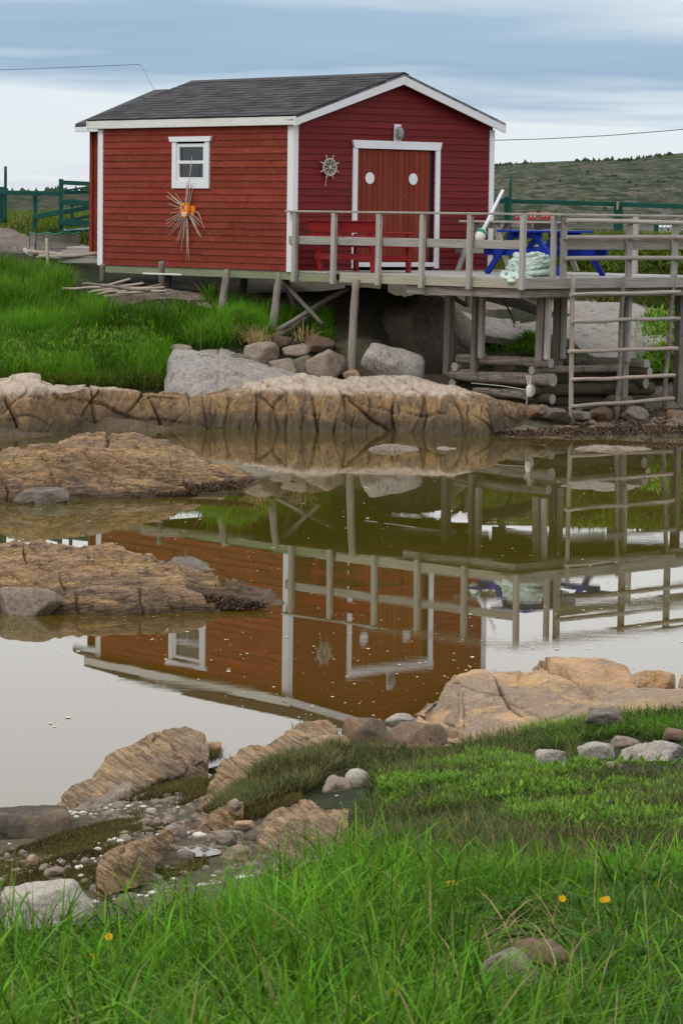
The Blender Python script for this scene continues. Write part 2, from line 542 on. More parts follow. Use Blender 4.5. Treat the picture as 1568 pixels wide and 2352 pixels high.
for th in (-0.34, -0.2, -0.115, -0.04, 0.04, 0.115, 0.2, 0.34):
    _cp += [np.array((th * y, y, z)) for y, z in ((3.0, 2.25), (4.6, 1.9))]
    right = th > 0.03
    for y, z in ((110, 2.6 if right else 2.2), (150, 2.0 if right else -0.6), (300, 1.5 if right else -2.0), (900, 0.7 if right else -3), (2300, 0.3 if right else -4), (9000, 0.3 if right else -6)):
        _cp.append(np.array((th * y, y, z)))
_cp = np.array(_cp)


def fanc(X, Y):
    return np.stack([np.asarray(X) / np.asarray(Y) * 9.0, 9.0 * np.log(np.asarray(Y))], -1)


_C = fanc(_cp[:, 0], _cp[:, 1])
_K = np.sqrt(((_C[:, None] - _C[None]) ** 2).sum(-1) + 0.02) * -1.0
_n = len(_C)
_A = np.zeros((_n + 3, _n + 3))
_A[:_n, :_n] = _K + 0.02 * -np.eye(_n)
_A[:_n, _n] = 1; _A[:_n, _n + 1:] = _C; _A[_n, :_n] = 1; _A[_n + 1:, :_n] = _C.T
_w = np.linalg.solve(_A, np.concatenate([_cp[:, 2], np.zeros(3)]))


def terrain_exact(X, Y):
    X = np.asarray(X, float); Y = np.asarray(Y, float)
    sh = X.shape
    q = fanc(X.ravel(), Y.ravel())
    out = np.empty(len(q))
    for i in range(0, len(q), 20000):
        s = q[i:i + 20000]
        k = -np.sqrt(((s[:, None] - _C[None]) ** 2).sum(-1) + 0.02)
        out[i:i + 20000] = k @ _w[:_n] + _w[_n] + s @ _w[_n + 1:]
    out = np.clip(out, -6, 3.6).reshape(sh)
    amp = np.clip(Y / 40, 0.25, 1.2) * np.clip((120 - Y) / 60, 0, 1)
    P = np.stack([X, Y, 0 * X], -1)
    return out + amp * (0.05 * fbm(P * 0.9, 3) + 0.035 * fbm(P * 4.1 + 5, 3))


_tth = np.linspace(-0.45, 0.45, 331); _tly = np.linspace(np.log(2.0), np.log(13000), 900)
_TG = terrain_exact(_tth[None, :] * np.exp(_tly)[:, None], np.repeat(np.exp(_tly)[:, None], len(_tth), 1))


def terrain(X, Y):
    X = np.asarray(X, float); Y = np.asarray(Y, float)
    a = np.clip((X / Y - _tth[0]) / (_tth[1] - _tth[0]), 0, len(_tth) - 1.001); b = np.clip((np.log(Y) - _tly[0]) / (_tly[1] - _tly[0]), 0, len(_tly) - 1.001)
    i, j = a.astype(int), b.astype(int); f, g = a - i, b - j
    return _TG[j, i] * (1 - f) * (1 - g) + _TG[j, i + 1] * f * (1 - g) + _TG[j + 1, i] * (1 - f) * g + _TG[j + 1, i + 1] * f * g


def ground_hit(px, py, lo=4.0, hi=95.0):
    """where sight lines meet the soil"""
    px = np.asarray(px, float); py = np.asarray(py, float)
    r = ray(px, py)
    ds = np.exp(np.linspace(np.log(lo), np.log(hi), 260))
    hit = np.full(px.shape, hi); done = np.zeros(px.shape, bool)
    prev = lo
    for d in ds:
        z = CAM_H + r[..., 2] * d
        below = (z < terrain(r[..., 0] * d, np.full(px.shape, d))) & ~done
        hit[below] = 0.5 * (d + prev); done |= below; prev = d
    P = np.array([0, 0, CAM_H]) + r * hit[..., None]
    return P


def inside(px, py, poly):
    poly = np.asarray(poly, float)
    x, y = np.asarray(px), np.asarray(py)
    res = np.zeros(x.shape, bool)
    j = len(poly) - 1
    for i in range(len(poly)):
        xi, yi = poly[i]; xj, yj = poly[j]
        c = ((yi > y) != (yj > y)) & (x < (xj - xi) * (y - yi) / (yj - yi + 1e-12) + xi)
        res ^= c; j = i
    return res


# mud flat outline, used for the soil colour and for keeping grass off it
# level hollow that holds the puddle
PUD = ground_hit(np.array([455]), np.array([1956]), 12, 18)[0]
_gx = _tth[None, :] * np.exp(_tly)[:, None]; _gy = np.repeat(np.exp(_tly)[:, None], len(_tth), 1)
_wp = np.clip((0.85 - np.hypot(_gx - PUD[0], _gy - PUD[1])) / 0.35, 0, 1)
_TG = _TG * (1 - _wp) + PUD[2] * _wp
MUD = [(-400, 1800), (0, 1850), (160, 1850), (300, 1800), (420, 1770), (520, 1760), (560, 1800), (640, 1840), (600, 1880), (700, 1900), (790, 1860), (760, 1800),
       (800, 1890), (790, 1990), (700, 2010), (560, 2050), (420, 2100), (300, 2130), (0, 2150), (-400, 2160)]

t = NT('soil')
geo = t.n.new('ShaderNodeNewGeometry'); o = geo.outputs['Position']
cov = t.attr('cover').outputs['Fac']
n1 = t.noise(o, 2.2, 5, 0.6); n2 = t.noise(o, 9.0, 6, 0.65); n3 = t.noise(o, 45.0, 4, 0.7)
mud = t.mix(t.step(n1, 0.40, 0.62), (0.105, 0.086, 0.060), (0.115, 0.105, 0.062))
mud = t.mix(t.math('MULTIPLY', t.step(n2, 0.5, 0.66), 0.7), mud, (0.062, 0.047, 0.036))
mud = t.mix(t.math('MULTIPLY', t.step(n3, 0.58, 0.74), 0.6), mud, (0.21, 0.18, 0.145))
earth = t.mix(t.step(n2, 0.42, 0.62), (0.020, 0.024, 0.009), (0.032, 0.045, 0.012))
earth = t.mix(t.math('MULTIPLY', t.step(n3, 0.52, 0.7), 0.5), earth, (0.075, 0.058, 0.032))
M_SOIL = t.fin(t.mix(cov, mud, earth), 0.9, t.bump(t.math('ADD', n2, t.math('MULTIPLY', n3, 0.5)), 0.8, 0.05), 0.2)

na, nr = 150, 330
th = np.linspace(-0.36, 0.36, na)
yy = np.concatenate([np.exp(np.linspace(np.log(2.2), np.log(100), nr - 40)), np.exp(np.linspace(np.log(106), np.log(12000), 40))])
GX = th[None, :] * yy[:, None]; GY = np.repeat(yy[:, None], na, 1)
GZ = terrain(GX, GY)
gpx, gpy = project(np.stack([GX, GY, GZ], -1))
mudm = inside(gpx, gpy, MUD) & (GY < 22) & (GY > 9)
coverv = np.where(mudm | (GZ < 0.12) | ((GY > 44) & (GY < 50.6) & (GX > 1.2)) | (inside(gpx, gpy, [(400, 640), (1120, 640), (1150, 800), (1100, 870), (700, 870), (600, 770), (480, 710)]) & (GY > 48) & (GY < 58.5)), 0.0, 1.0)
fi = (np.arange(nr - 1)[:, None] * na + np.arange(na - 1)[None, :])
gf = np.stack([fi, fi + 1, fi + na + 1, fi + na], -1).reshape(-1, 4)
me = mesh_np('ground', np.stack([GX, GY, GZ], -1).reshape(-1, 3), gf, M_SOIL, True)
at_ = me.attributes.new('cover', 'FLOAT', 'POINT'); at_.data.foreach_set('value', coverv.astype(np.float32).ravel())
tag(obj('ground', me), kind='structure')

# ------------------------------------------------------------------ water
t = NT('pond_water')
geo = t.n.new('ShaderNodeNewGeometry'); o = geo.outputs['Position']
sx = t.n.new('ShaderNodeSeparateXYZ'); t.l.new(o, sx.inputs[0])
nb = t.noise(o, 0.22, 4, 0.6)
yd = t.math('ADD', sx.outputs[1], t.math('MULTIPLY', t.math('SUBTRACT', nb, 0.5), 10.0))
c = t.mix(t.step(yd, 19.0, 30.0), (0.086, 0.050, 0.0055), (0.078, 0.064, 0.009))
c = t.mix(t.step(yd, 33.0, 47.0), c, (0.078, 0.058, 0.018))
c = t.mix(t.step(sx.outputs[1], 90.0, 200.0), c, (0.03, 0.05, 0.06))
r1 = t.noise(t.map(o, (0.35, 3.0, 1)), 3.0, 3, 0.6)
r2 = t.noise(t.map(o, (0.8, 6.0, 1)), 9.0, 2, 0.5)
zone = t.step(t.noise(t.map(o, (0.07, 0.55, 1), (0, 0, 0.03), (2.3, 0.4, 0)), 1.1, 2, 0.5), 0.50, 0.66)
h = t.math('MULTIPLY', t.math('ADD', r1, t.math('MULTIPLY', r2, 0.3)), t.math('ADD', 0.05, t.math('MULTIPLY', zone, 0.5)))
t.b.inputs['IOR'].default_value = 1.33
M_WATER = t.fin(c, 0.0, t.bump(h, 0.03, 0.012), 0.5)
t.b.inputs['IOR'].default_value = 1.48
xs = np.array([-9000, -400, -30, -8, 0, 8, 30, 400, 9000.]); ys = np.array([-50, 10, 20, 30, 40, 52, 90, 300, 1500, 12000.])
wx, wy = np.meshgrid(xs, ys)
fi = (np.arange(len(ys) - 1)[:, None] * len(xs) + np.arange(len(xs) - 1)[None, :])
me = mesh_np('water', np.stack([wx, wy, 0 * wx], -1).reshape(-1, 3), np.stack([fi, fi + 1, fi + len(xs) + 1, fi + len(xs)], -1).reshape(-1, 4), M_WATER)
tag(obj('water', me), kind='structure')


# ------------------------------------------------------------------ far hills
def poly_y(poly, x):
    p = np.asarray(poly, float)
    return np.interp(x, p[:, 0], p[:, 1])


def hill_mat(name, k, rock):
    t = NT(name)
    geo = t.n.new('ShaderNodeNewGeometry'); o = geo.outputs['Position']
    om = t.map(o, (1, 0.35, 3.2))
    S = lambda *c_: tuple(x * k for x in c_)
    h1 = t.noise(om, 0.010, 6, 0.62); h2 = t.noise(om, 0.045, 6, 0.66); h3 = t.noise(om, 0.16, 4, 0.7)
    c = t.mix(t.step(h2, 0.42, 0.60), S(0.062, 0.085, 0.034), S(0.036, 0.056, 0.026))
    c = t.mix(t.math('MULTIPLY', t.step(h1, 0.44, 0.62), 0.45), c, S(0.120, 0.112, 0.055))
    c = t.mix(t.math('MULTIPLY', t.step(t.math('ADD', h2, t.math('MULTIPLY', t.math('SUBTRACT', h3, 0.5), 0.9)), 0.50, 0.58), rock), c, S(0.225, 0.195, 0.20))
    c = t.mix(t.math('MULTIPLY', t.step(h3, 0.61, 0.68), rock * 0.6), c, S(0.36, 0.34, 0.33))
    c = t.mix(t.math('MULTIPLY', t.step(t.noise(om, 0.05, 5, 0.62), 0.51, 0.56), 0.92), c, S(0.022, 0.040, 0.016))
    return t.fin(c, 0.95, t.bump(h2, 0.7, 4.0), 0.1)


M_HILL = hill_mat('hillside', 0.62, 0.62)
M_HILL2 = hill_mat('wooded_ridge', 0.5, 0.4)


def hill(name, crest, base_y, d0, d1, nu, nv, amp, mat=None):
    crest = np.asarray(crest, float)
    px = np.linspace(crest[0, 0], crest[-1, 0], nu)
    cy = poly_y(crest, px)
    s = np.linspace(0, 1, nv)
    rows = []
    for k in s:
        d = d0 + (d1 - d0) * k
        zb = PX(px, np.full(nu, base_y), np.full(nu, d0))[:, 2] - 3
        zt = PX(px, cy, np.full(nu, d1))[:, 2]
        z = zb + (zt - zb) * (k ** 0.8)
        X = ray(px, cy)[:, 0] * d
        rows.append(np.stack([X, np.full(nu, d), z], -1))
    for k in (0.2, 0.6):   # far side falls away
        d = d1 + (d1 - d0) * k
        rows.append(np.stack([ray(px, cy)[:, 0] * d, np.full(nu, d), zt - (zt - zb) * k * 1.2], -1))
    P = np.array(rows)
    env = np.concatenate([np.sin(np.pi * s) ** 0.7, [0.3, 0.0]])[:, None]
    P[..., 2] += amp * env * (fbm(P * np.array([1 / 160., 1 / 300., 0]), 4))
    R = len(P)
    fi = (np.arange(R - 1)[:, None] * nu + np.arange(nu - 1)[None, :])
    me = mesh_np(name, P.reshape(-1, 3), np.stack([fi, fi + 1, fi + nu + 1, fi + nu], -1).reshape(-1, 4), mat or M_HILL, True)
    tag(obj(name, me), kind='structure')
    return P


P_HILL = hill('hill', [(500, 420), (800, 400), (1000, 390), (1140, 380), (1200, 374), (1300, 370), (1400, 367), (1440, 368), (1500, 358), (1568, 351), (1750, 342), (2100, 330)], 521, 2300, 3800, 140, 40, 7)
P_HILL2 = hill('hill', [(-600, 446), (-200, 444), (0, 443), (60, 440), (150, 438), (220, 436), (400, 432), (700, 425)], 486, 4000, 5500, 90, 24, 6, M_HILL2)

t = NT('spruce_foliage')
n = t.noise(t.tc.outputs['Object'], 0.9, 3)
M_SPRUCE = t.fin(t.mix(n, (0.028, 0.050, 0.022), (0.050, 0.078, 0.030)), 0.9)


def bushes(name, pts, sizes, label):
    """many small spiky conifers in one mass, far away"""
    V, Fc = [], []
    for p, s in zip(pts, sizes):
        n = 5; b = len(V)
        tall = random.random() < 0.5
        for k, (rr, hh) in enumerate(((0.55, 0.0), (0.6, 0.35), (0.3, 0.75)) if tall else ((0.8, 0.0), (0.9, 0.4), (0.5, 0.7))):
            for j in range(n):
                a = 2 * math.pi * (j + 0.3 * k) / n
                q = rr * s * random.uniform(0.7, 1.3)
                V.append((p[0] + q * math.cos(a), p[1] + q * math.sin(a), p[2] - 0.2 * s + hh * s * random.uniform(0.85, 1.2)))
        V.append((p[0] + random.uniform(-.1, .1) * s, p[1], p[2] + s * (1.25 if tall else 0.85)))
        for k in range(2):
            for j in range(n):
                Fc.append((b + k * n + j, b + k * n + (j + 1) % n, b + (k + 1) * n + (j + 1) % n, b + (k + 1) * n + j))
        for j in range(n): Fc.append((b + 2 * n + j, b + 2 * n + (j + 1) % n, b + 3 * n))
    me = mesh_np(name, V, Fc, M_SPRUCE)
    return tag(obj(name, me), label, 'trees', kind='stuff')


pts, szs = [], []
crow = P_HILL[39]
for k in range(150):
    u = rng.uniform(0, 1) ** 1.3 * 0.48 + 0.36
    i = u * (crow.shape[0] - 1); a = int(i); q = crow[a] + (crow[a + 1] - crow[a]) * (i - a)
    if perlin(np.array([u * 22, 3.3, 1.1])) > -0.05 or u < 0.45:
        pts.append(q - np.array([0, rng.uniform(0, 60), 1.0])); szs.append(rng.uniform(2.0, 5.0))
for k in range(1100):
    r_ = rng.integers(2, 39); i = rng.uniform(45, 118); a = int(i); q = P_HILL[r_, a]
    if perlin(np.array([q[0] / 90, q[1] / 260, 2.0])) > 0.03:
        pts.append(q + np.array([rng.normal() * 9, rng.normal() * 20, -1.0])); szs.append(rng.uniform(1.0, 3.0))
bushes('treeline', pts, szs, 'dark spruce scrub scattered over the rocky hillside beyond the deck')
pts, szs = [], []
crow = P_HILL2[23]
for k in range(90):
    i = rng.uniform(20, 80); a = int(i); q = crow[a] + (crow[a + 1] - crow[a]) * (i - a)
    pts.append(q); szs.append(rng.uniform(3, 10))
bushes('treeline', pts, szs, 'dark spruces along the low far ridge behind the green stair rail')

# ------------------------------------------------------------------ rocks
M_LEDGE = rock_mat('ledge_stone', (0.31, 0.195, 0.105), (0.20, 0.135, 0.09), (0.40, 0.26, 0.125), lich=(0.36, 0.31, 0.24), lich_amt=0.35,
                   algae=((0.075, 0.065, 0.048), 0.40, 0.8), strata=(1, 1, 0.5), rim=((0.58, 0.49, 0.40), 0.52, 0.64, 0.85), dark=0.6, dkmap=(2.4, 2.4, 0.3), lay=0.004, lay_rot=(0, 1.25, 0), lay_sc=5.0, k=0.96)
M_GRANITE = rock_mat('pale_granite', (0.46, 0.41, 0.37), (0.52, 0.45, 0.38), (0.40, 0.38, 0.37), lich=(0.58, 0.56, 0.53), lich_amt=0.6, dark=0.55)
M_PINK = rock_mat('pink_granite', (0.40, 0.315, 0.25), (0.32, 0.255, 0.21), (0.45, 0.365, 0.29), lich=(0.46, 0.44, 0.41), lich_amt=0.3, dark=0.5)
M_ISLE = rock_mat('isle_stone', (0.47, 0.30, 0.155), (0.31, 0.215, 0.155), (0.54, 0.35, 0.165), lich=(0.30, 0.27, 0.23), lich_amt=0.35,
                  algae=((0.060, 0.040, 0.026), 0.17, 0.85), strata=(0.35, 1, 2.6), rot=(0, 0.06, 0), dark=0.72, fine=40, lay=0.009, lay_rot=(0.25, 0.06, 0), lay_sc=7.0, k=0.78)
M_TAN = rock_mat('tan_stone', (0.50, 0.315, 0.160), (0.31, 0.235, 0.175), (0.56, 0.375, 0.20), lich=(0.40, 0.36, 0.30), lich_amt=0.3, dark=0.36, fine=60, k=0.88,
                 strata=(0.6, 1, 1.6))
M_RIDGE = rock_mat('ridge_stone', (0.44, 0.285, 0.150), (0.30, 0.215, 0.15), (0.50, 0.345, 0.19), lich=(0.36, 0.32, 0.27), lich_amt=0.35, dark=0.5, k=0.86, fine=60, strata=(0.6, 1, 1.6), rot=(0, -0.55, 0), lay=0.014, lay_rot=(0.2, -0.55, 0), lay_sc=12.0)
M_BROWN = rock_mat('brown_slate', (0.26, 0.175, 0.125), (0.215, 0.155, 0.115), (0.33, 0.21, 0.13), lich=(0.28, 0.25, 0.23), lich_amt=0.35, dark=0.4, fine=60)
M_GREY = rock_mat('grey_stone', (0.225, 0.195, 0.160), (0.175, 0.152, 0.128), (0.27, 0.23, 0.185), lich=(0.34, 0.32, 0.30), lich_amt=0.3, dark=0.35, fine=60)
M_WHITE = rock_mat('white_stone', (0.52, 0.47, 0.40), (0.44, 0.39, 0.34), (0.58, 0.53, 0.46), lich=(0.66, 0.63, 0.58), lich_amt=0.5, dark=0.35, fine=60)
M_BLOCK = rock_mat('block_stone', (0.21, 0.165, 0.13), (0.17, 0.13, 0.10), (0.26, 0.19, 0.13), lich=(0.3, 0.26, 0.22), lich_amt=0.3, dark=0.7, fine=60, algae=((0.035, 0.030, 0.026), 0.42, 0.9))
M_DARKROCK = rock_mat('dark_brown_stone', (0.27, 0.205, 0.155), (0.20, 0.16, 0.13), (0.33, 0.25, 0.17), lich=(0.34, 0.31, 0.27), lich_amt=0.3, dark=0.5)


def crack_field(P, sets):
    """negative offsets along joints and bedding planes, plus small steps between the blocks"""
    d = np.zeros(P.shape[:-1])
    for cs in sets:
        nv, sp, dep, wid, warp, step, sd_ = cs[:7]
        nv = np.asarray(nv, float); nv = nv / np.linalg.norm(nv)
        s = (P @ nv) / sp + warp * fbm(P / (sp * 3.0) + sd_, 3)
        fr = s - np.floor(s)
        e = np.minimum(fr, 1 - fr)
        jit = np.clip(0.45 + 2.2 * fbm(P / (sp * 2.2) + sd_ * 3 + 7, 2), 0.05, 1)
        d -= dep * jit * np.clip(1 - e / wid, 0, 1) ** 1.4
        d += step * (hash1(np.floor(s) + sd_) - 0.5)
        if len(cs) > 7: d += cs[7] * (fr - 0.5)
    return d


def loft_rock(name, base, rows, back, mat, nu=160, nv=60, z0=-0.12, base_d=None, big=0.06, bigf=1.2, fine=0.012, finef=9.0, cracks=(), label=None, cat='rock',
              group=None, seed=0.0, end_taper=True, px_step=None, water_z=0.0):
    """outcrop: front foot line `base` [(px,py)], then rows ([(px,py)], extra distance), then `back` = (extra distance, z).
    The foot lies on z = water_z unless base_d = [(px, distance)] is given."""
    base = np.asarray(base, float)
    x0, x1 = base[0, 0], base[-1, 0]
    px = np.linspace(x0, x1, nu)
    by = poly_y(base, px)
    if base_d is None:
        B = PZ(px, by, np.full(nu, water_z)); bd = B[:, 1]
    else:
        bd = poly_y(base_d, px); B = PX(px, by, bd)
    R = [B + np.array([0, -0.05, 0]) + np.array([0, 0, 1.0]) * (z0)]
    R.append(B)
    for poly, dd in rows:
        d_ = dd if np.isscalar(dd) else poly_y(dd, px)
        rz_ = ray(px, poly_y(poly, px))[:, 2]
        dw = np.where(rz_ < -1e-4, (B[:, 2] - CAM_H) / np.minimum(rz_, -1e-4), 1e6)
        d_ = np.clip(np.minimum(d_, 0.62 * (dw - bd)), 0.0, None)
        R.append(PX(px, poly_y(poly, px), bd + d_))
    last = R[-1]
    for fr in (0.35, 0.75, 1.0):
        zb = back[1] if not isinstance(back[1], str) else terrain(last[:, 0], last[:, 1] + back[0]) - 0.1
        q = last.copy(); q[:, 1] += back[0] * fr; q[:, 0] += back[0] * fr * (last[:, 0] / last[:, 1])
        q[:, 2] = last[:, 2] + (zb - last[:, 2]) * fr ** 1.7
        R.append(q)
    R = np.array(R)                                   # rows, nu, 3
    m = len(R)
    # arc length over the rows, so that the lines of the mesh are evenly spaced
    seg = np.linalg.norm(np.diff(R, axis=0), axis=-1).mean(1)
    seg[0] *= 0.4; seg[-3:] *= 0.12
    S = np.concatenate([[0], np.cumsum(seg)]); S /= S[-1]
    tt = np.linspace(0, 1, nv)
    k = np.clip(np.searchsorted(S, tt, 'right') - 1, 0, m - 2)
    f = ((tt - S[k]) / (S[k + 1] - S[k] + 1e-9))[:, None, None]
    p0, p1, p2, p3 = R[np.clip(k - 1, 0, m - 1)], R[k], R[k + 1], R[np.clip(k + 2, 0, m - 1)]
    cat_ = 0.5 * (2 * p1 + (p2 - p0) * f + (2 * p0 - 5 * p1 + 4 * p2 - p3) * f ** 2 + (3 * p1 - p0 - 3 * p2 + p3) * f ** 3)
    P = 0.55 * cat_ + 0.45 * (p1 + (p2 - p1) * f)
    du = np.gradient(P, axis=1); dv = np.gradient(P, axis=0)
    N = np.cross(du, dv); N /= np.linalg.norm(N, axis=-1)[..., None] + 1e-9
    Q = P + seed
    disp = big * fbm(Q * bigf, 4, 0.5) + fine * fbm(Q * finef, 4, 0.6)
    disp += crack_field(Q, cracks)
    u = np.linspace(0, 1, nu)
    if end_taper:
        disp = disp * np.clip(np.minimum(u, 1 - u) * 14, 0.15, 1)[None, :]
    P = P + N * disp[..., None]
    fi = (np.arange(nv - 1)[:, None] * nu + np.arange(nu - 1)[None, :])
    me = mesh_np(name, P.reshape(-1, 3), np.stack([fi, fi + 1, fi + nu + 1, fi + nu], -1).reshape(-1, 4), mat, True)
    o = obj(name, me)
    if label: tag(o, label, cat, group)
    return o


_ico = {}


def ico_dirs(sub):
    if sub not in _ico:
        bm = bmesh.new(); bmesh.ops.create_icosphere(bm, subdivisions=sub, radius=1.0)
        bm.verts.ensure_lookup_table()
        V = np.array([v.co[:] for v in bm.verts]); Fc = np.array([[v.index for v in f.verts] for f in bm.faces]); bm.free()
        _ico[sub] = (V, Fc)
    return _ico[sub]


def boulder_me(name, size, mat, seed, sub=4, facets=11, sharp=34.0, rough=0.045, tilt=0.0, roundness=0.0):
    """angular stone: a sphere cut by random planes, softened and roughened; size = full extents"""
    r = np.random.default_rng(seed)
    D, Fc = ico_dirs(sub)
    pn = np.concatenate([np.array([[1, 0, 0], [-1, 0, 0], [0, 1, 0], [0, -1, 0], [0, 0, 1], [0, 0, -1.0]]) + r.normal(0, 0.28, (6, 3)), r.normal(size=(facets, 3))])
    pn /= np.linalg.norm(pn, axis=1)[:, None]
    pd = np.concatenate([r.uniform(0.75, 0.95, 6), r.uniform(0.85, 1.12, facets)])
    dots = D @ pn.T
    rad = np.where(dots > 0.05, pd[None] / np.maximum(dots, 0.05), 9.0)
    rad = np.concatenate([rad, np.full((len(D), 1), 1.35)], 1)
    rad = -np.log(np.exp(-sharp * rad).sum(1)) / sharp
    rad = rad * (1 - roundness) + roundness * 0.85
    V = D * rad[:, None]
    lo, hi = V.min(0), V.max(0)
    V = (V - (lo + hi) / 2) / (hi - lo)
    V = V * np.asarray(size, float)
    s = float(np.mean(size))
    V = V + D * (rough * s * fbm(V / s * 3.0 + seed, 4, 0.55) + rough * 0.35 * s * fbm(V / s * 13 + seed, 3, 0.6))[:, None]
    me = mesh_np(name, V, Fc, mat, True)
    return me


def boulder(px, py0, py1, w_px, d, mat, seed, label, depth=1.0, sub=4, facets=11, sharp=34.0, rough=0.05, rz=0.0, group=None, sink=0.12, roundness=0.0, name='boulder', cat='rock', tiltx=0.0):
    """stone whose outline spans px±w/2 and py0 (top) to py1 (foot) at distance d"""
    c = PX(px, (py0 + py1) / 2, d)
    w = w_px * d / F_PX; h = (py1 - py0) * d / F_PX
    me = boulder_me(name, (w, w * depth, h * (1 + sink)), mat, seed, sub, facets, sharp, rough, roundness=roundness)
    o = obj(name, me, None, Matrix.Translation((c[0], c[1], c[2] - h * sink / 2)) @ Matrix.Rotation(tiltx, 4, 'Y') @ Matrix.Rotation(rz, 4, 'Z'))
    if label: tag(o, label, cat, group)
    return o


VJ = ((1, 0.25, 0.12), 0.40, 0.13, 0.08, 0.5, 0.07, 3.1)       # upright joints
# far ledges
loft_rock('rock_ledge', [(436, 985), (500, 984), (600, 984), (700, 991), (800, 993), (900, 991), (1000, 996), (1040, 1001), (1120, 1001), (1160, 996), (1210, 987), (1260, 980), (1320, 984)],
          [([(436, 955), (460, 948), (600, 940), (800, 945), (1000, 950), (1100, 962), (1210, 965), (1320, 978)], 0.05),
           ([(436, 925), (460, 916), (540, 904), (600, 897), (700, 894), (760, 898), (850, 905), (900, 907), (1000, 913), (1050, 922), (1110, 928), (1150, 940), (1210, 947), (1250, 960), (1320, 974)], 0.16),
           ([(436, 915), (460, 906), (540, 893), (600, 885), (700, 880), (850, 888), (1000, 897), (1050, 908), (1110, 918), (1150, 930), (1210, 940), (1250, 955), (1320, 972)], 0.55),
           ([(436, 912), (500, 892), (600, 872), (700, 864), (780, 868), (880, 868), (960, 871), (1040, 889), (1110, 912), (1150, 925), (1210, 937), (1250, 953), (1320, 971)], 1.5)],
          (1.2, 0.3), M_LEDGE, nu=560, nv=90, big=0.07, bigf=0.9, fine=0.018, finef=6, seed=0.0,
          cracks=[VJ, ((1, 0.4, -0.2), 0.23, 0.08, 0.10, 0.6, 0.04, 8.2), ((0.25, 0.3, 1), 0.45, 0.06, 0.05, 0.5, 0.04, 5.4), ((0.7, 0.2, 0.8), 0.9, 0.12, 0.03, 0.5, 0.07, 1.3)],
          label='long tan bedrock ledge at the water with upright cracks, below the log crib', cat='rock ledge')
loft_rock('rock_ledge', [(-200, 1002), (0, 999), (60, 999), (150, 992), (200, 988), (300, 986), (442, 985)],
          [([(-200, 965), (0, 965), (150, 955), (250, 950), (350, 945), (442, 950)], 0.06),
           ([(-200, 915), (0, 908), (60, 903), (100, 897), (150, 899), (195, 887), (250, 892), (300, 895), (350, 895), (400, 899), (430, 912), (442, 930)], 0.18),
           ([(-200, 895), (0, 888), (60, 880), (100, 882), (150, 888), (195, 886), (250, 890), (300, 890), (350, 890), (400, 893), (430, 905), (442, 928)], 0.6),
           ([(-200, 882), (0, 878), (60, 870), (100, 872), (150, 880), (195, 885), (250, 889), (300, 889), (350, 889), (400, 892), (430, 903), (442, 926)], 1.3)],
          (1.2, 0.3), M_LEDGE, nu=400, nv=84, big=0.09, bigf=1.0, fine=0.018, finef=6, seed=13.0,
          cracks=[((1, 0.2, 0.35), 0.75, 0.15, 0.04, 0.5, 0.16, 2.2), ((0.8, 0.3, -0.7), 0.55, 0.11, 0.05, 0.6, 0.12, 7.7), ((0.2, 0.2, 1), 0.33, 0.07, 0.07, 0.7, 0.07, 4.1)],
          label='blocky tan bedrock ledge at the water under the grassy slope', cat='rock ledge')
loft_rock('rock_shelf', [(-200, 1006), (0, 1003), (60, 1002), (120, 998), (150, 993)], [([(-200, 990), (0, 984), (50, 983), (100, 986), (150, 991)], 0.35), ([(-200, 978), (0, 974), (50, 975), (100, 981), (150, 990)], 0.9)],
          (0.7, -0.1), M_LEDGE, nu=110, nv=44, big=0.06, bigf=2, fine=0.012, cracks=[((0.1, 0.2, 1), 0.10, 0.02, 0.08, 0.6, 0.015, 1.0)], seed=4, label='low mud-brown rock shelf jutting from the blocky ledge', cat='rock')
loft_rock('rock_shelf', [(200, 987), (260, 989), (330, 991), (375, 989), (405, 985)], [([(200, 985), (225, 968), (260, 964), (330, 973), (375, 982), (405, 984)], 0.18), ([(200, 984), (215, 965), (240, 956), (300, 963), (350, 973), (380, 981), (405, 983)], 0.3)],
          (0.4, 0.0), M_LEDGE, nu=60, nv=30, big=0.03, bigf=2, fine=0.014, cracks=[((1, 0.2, 0.4), 0.2, 0.04, 0.06, 0.7, 0.03, 1.0)], seed=8, label='sloping slab at the foot of the blocky ledge', cat='rock')
loft_rock('granite_hump', [(378, 905), (420, 912), (470, 916), (540, 906), (600, 897), (680, 890), (775, 884)],
          [([(378, 880), (400, 850), (440, 845), (520, 850), (600, 860), (680, 872), (775, 880)], 0.35),
           ([(378, 868), (388, 825), (400, 808), (440, 806), (500, 815), (560, 825), (620, 842), (680, 859), (740, 872), (775, 878)], 0.95)],
          (1.6, 'g'), M_GRANITE, nu=140, nv=60, base_d=[(378, 47.9), (470, 47.6), (775, 48.0)], big=0.09, bigf=1.1, fine=0.02, finef=7, seed=21,
          cracks=[((1, 0.5, 0.15), 0.62, 0.07, 0.03, 1.1, 0.05, 2.2), ((0.2, 0.6, 1), 0.5, 0.03, 0.04, 1.0, 0.02, 6.0)], label='pale grey granite hump beside the edge of the grassy slope', cat='rock')
